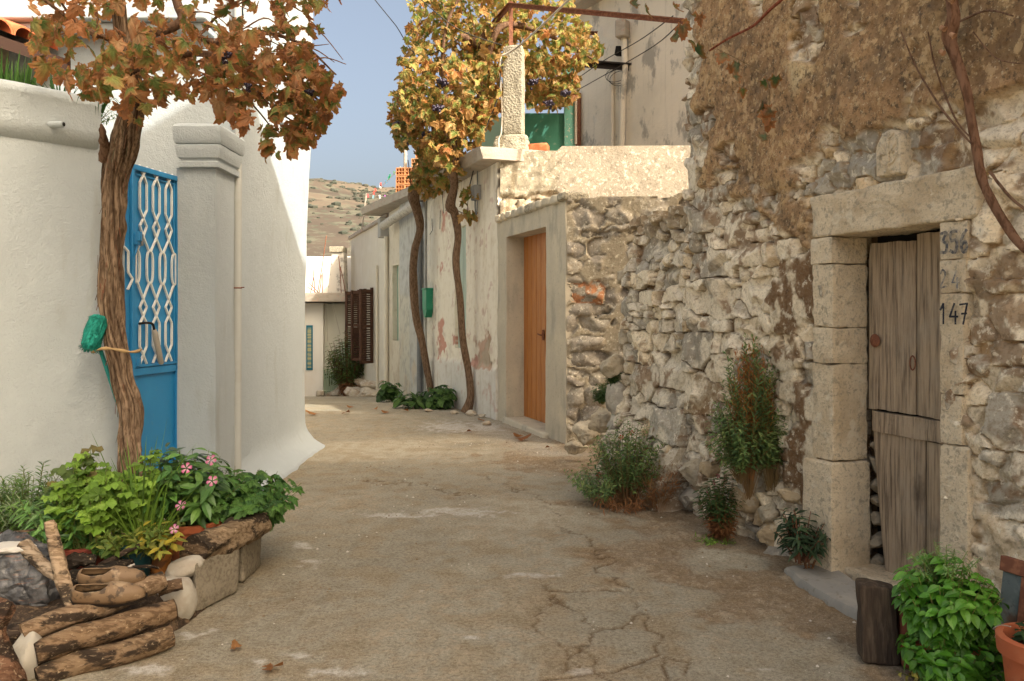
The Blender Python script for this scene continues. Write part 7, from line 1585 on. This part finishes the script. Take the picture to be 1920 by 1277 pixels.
fr = Vector((.42, -1, 0)).normalized(); up_ = Vector((.16, .08, 1)).normalized(); a = W(1874, 1172, 2.98); mb = MB()
nrm_ = fr.cross(up_).normalized()
def tqd(u0, u1, v0, v1, o0, o1): return [a + fr * u + up_ * v + nrm_ * o for o in (o0,) for u, v in ((u0, v0), (u1, v0), (u1, v1), (u0, v1))] + [a + fr * u + up_ * v + nrm_ * o1 for u, v in ((u0, v0), (u1, v0), (u1, v1), (u0, v1))]
mb.hexa(tqd(0, .30, -.22, .24, 0, .012)); mb.build('sheet', M('weathered_zinc', (.17, .20, .20), .5, spec=.4, metal=.3, layers=[dict(sc=14, lo=.45, hi=.62, col=(.28, .30, .28), amt=.8), dict(sc=30, lo=.58, hi=.66, col=(.11, .12, .12), amt=.7), dict(sc=5, lo=.58, hi=.7, col=(.20, .09, .05), amt=.8)]), tin)
mb = MB(); mb.hexa(tqd(-.01, .31, .20, .255, -.012, .022)); mb.hexa(tqd(.075, .115, -.2, .199, -.011, .021)); mb.build('frame', m_rust, tin, bevel=.003)
mb = MB(); mb.tube([tuple(q) for q in spline([W(1895, 1175, 2.55), W(1875, 1172, 2.62), W(1862, 1180, 2.7), W(1880, 1178, 2.72)], 14)], .002, 4); tag(mb.build('garden_wire', m_wirel), 'thin loop of wire at the terracotta pot rim', 'wire')
# flat step stones
def flat(name, label, pts, h, mat, seed):
    P = [G(a, b) for a, b in pts]; n = len(P); mb = MB(); mid = sum(P, Vector()) / n; V = []
    for ring, (k, z) in enumerate([(1, -.03), (1.0, h * .5), (.93, h)]):
        for i in range(n * 4):
            f = i / 4; a, b = P[int(f) % n], P[(int(f) + 1) % n]; p = a.lerp(b, f - int(f)); p = mid + (p - mid) * k; V.append(p + Vector((mnoise.noise(p * 9) * .02, mnoise.noise(p * 9 + Vector((3, 0, 0))) * .02, z + .008 * mnoise.noise(p * 14))))
    N_ = n * 4; V.append(mid + Vector((0, 0, h))); Fq = [(r * N_ + i, r * N_ + (i + 1) % N_, (r + 1) * N_ + (i + 1) % N_, (r + 1) * N_ + i) for r in range(2) for i in range(N_)] + [(2 * N_ + i, 2 * N_ + (i + 1) % N_, 3 * N_) for i in range(N_)]
    mb.add(V, Fq); return tag(mb.build(name, mat, smooth=True, sharp=40), label, 'stone')
m_flag = M('grey_flagstone', (.30, .285, .255), .85, layers=[dict(sc=8, lo=.45, hi=.65, col=(.38, .35, .30), amt=.7), dict(sc=20, lo=.58, hi=.68, col=(.2, .17, .13), amt=.6)], bump=[dict(sc=20, str=.4, dist=.012), dict(sc=110, str=.4, dist=.003)])
flat('flagstone', 'long grey flagstone along the foot of the old door', [(1470, 1074), (1495, 1096), (1560, 1136), (1612, 1165), (1640, 1165), (1630, 1120), (1560, 1072), (1520, 1066)], .035, m_flag, 1)
m_peb = m_foot
for k, (px, py, w, lb) in enumerate([(880, 778, 26, 'pale stone at the foot of the nearer vine trunk'), (850, 776, 20, 'small stone left of the nearer vine trunk foot'), (915, 797, 22, 'flat pale stone on the verge before the orange door'), (805, 772, 16, 'small stone at the drainpipe foot'), (905, 782, 18, 'pale pebble beside the vine trunk foot')]):
    p = G(px, py); s_ = w / F * p.y * .6; tag(rock('verge_stone', p + Vector((0, 0, .02)), (s_, s_ * .8, s_ * .45), m_peb, 300 + k, None, k, 2), lb, 'stone')
# leaves blown along the road
rs = np.random.RandomState(44)
DL = np.array([(.30, .13, .045), (.36, .17, .06), (.24, .10, .04)])
proto_leaf = []
for k in range(3):
    TV, TF, TE = GT[k]; V = TV.copy(); V[:, 2] = .28 * np.sin(V[:, 0] * 5 + k) * np.abs(V[:, 1]) + .16 * V[:, 1] ** 2
    proto_leaf.append((V, TF))
labs = {0: 'curled dry leaf alone on the road near the bottom edge', 1: 'small dry leaf lying left of the bottom edge leaf'}
for k, (px, py, s_) in enumerate([(497, 1262, .075), (444, 1222, .05), (972, 826, .16), (978, 820, .12), (592, 778, .16), (648, 776, .13), (727, 775, .12), (905, 790, .1), (880, 812, .1), (756, 772, .1), (700, 770, .1), (1030, 842, .08), (660, 765, .12)]):
    V, TF = proto_leaf[k % 3]; p = G(px, py); a = rs.uniform(0, 6); m = np.array([[math.cos(a), -math.sin(a), 0], [math.sin(a), math.cos(a), 0], [0, 0, 1]]); VV = (V * s_) @ m.T + np.array(p) + np.array([0, 0, .012 - (V[:, 2] * s_).min()])
    o = mkmesh('fallen_leaf', VV, TF, m_leaf, None, tuple(p), C=np.tile(DL[k % 3], (len(V), 1)))
    tag(o, labs.get(k, 'dry brown leaf lying on the far stretch of road near the houses'), 'leaf', 'fallen leaves on the road')
# road grit: too many crumbs to count
n = 700; rx, ry = rs.uniform(-1.3, 2.0, n), rs.uniform(2.7, 8.5, n); s_ = rs.uniform(.002, .0065, n) * (1 + .15 * ry)
TV = np.array([(1, 0, 0), (0, 1, 0), (-1, 0, 0), (0, -1, 0), (0, 0, .8)]); TF = np.array([(0, 1, 4), (1, 2, 4), (2, 3, 4), (3, 0, 4)])
keep_ = (rx < 3.0 - .35 * ry)
pos = np.stack([rx, ry, np.vectorize(gz)(ry) - .004], 1)[keep_]; V, Fq, C = scatter((TV, TF, np.ones(5)), pos, rvec(rs, len(pos)) * [1, 1, 0], np.tile([0, 0, 1.], (len(pos), 1)), s_[keep_], np.where(rs.rand(len(pos), 1) < .3, [[.55, .5, .43]], [[.22, .16, .10]]))
tag(mkmesh('road_grit', V, Fq, M('grit', rough=.9, attr=True), C=C), kind='stuff')
# ---------------------------------------------------------------- camera, sun, sky
cam = bpy.data.cameras.new('camera'); co = bpy.data.objects.new('camera', cam); COL.objects.link(co); SC.camera = co
co.location = (0, 0, EYE); co.rotation_euler = (R(90), 0, 0)
cam.sensor_width = 36; cam.lens = 36 * F / 1920; cam.shift_y = -(638.5 - HZ) / 1920; cam.clip_start = .05; cam.clip_end = 6000
sd = Vector((.8, -.66, .84)).normalized()
sun = bpy.data.lights.new('sun', 'SUN'); so = bpy.data.objects.new('sun', sun); COL.objects.link(so)
sun.energy = 2.7; sun.angle = R(.5); sun.color = (1, .97, .89); so.rotation_euler = sd.to_track_quat('Z', 'Y').to_euler(); so.location = (8, -6, 9)
w = bpy.data.worlds.new('World'); SC.world = w; w.use_nodes = True
sky = w.node_tree.nodes.new('ShaderNodeTexSky'); sky.sky_type = 'NISHITA'; sky.sun_disc = False
sky.sun_elevation = math.asin(sd.z); sky.sun_rotation = math.atan2(sd.x, sd.y)
sky.air_density = .6; sky.dust_density = 10.0; sky.ozone_density = .0; sky.altitude = 100
bg = w.node_tree.nodes['Background']; bg.inputs[1].default_value = .15
hz = w.node_tree.nodes.new('ShaderNodeMix'); hz.data_type = 'RGBA'; hz.blend_type = 'MULTIPLY'; hz.inputs[0].default_value = 1; hz.inputs[7].default_value = (1.13, 1.08, .92, 1)   # dusty summer air
w.node_tree.links.new(sky.outputs[0], hz.inputs[6]); w.node_tree.links.new(hz.outputs[2], bg.inputs[0])
SC.view_settings.view_transform = 'Standard'; SC.view_settings.look = 'None'; SC.view_settings.gamma = 1
SC.view_settings.exposure = 1.38
SC.cycles.max_bounces = 8; SC.cycles.diffuse_bounces = 4; SC.cycles.transparent_max_bounces = 8
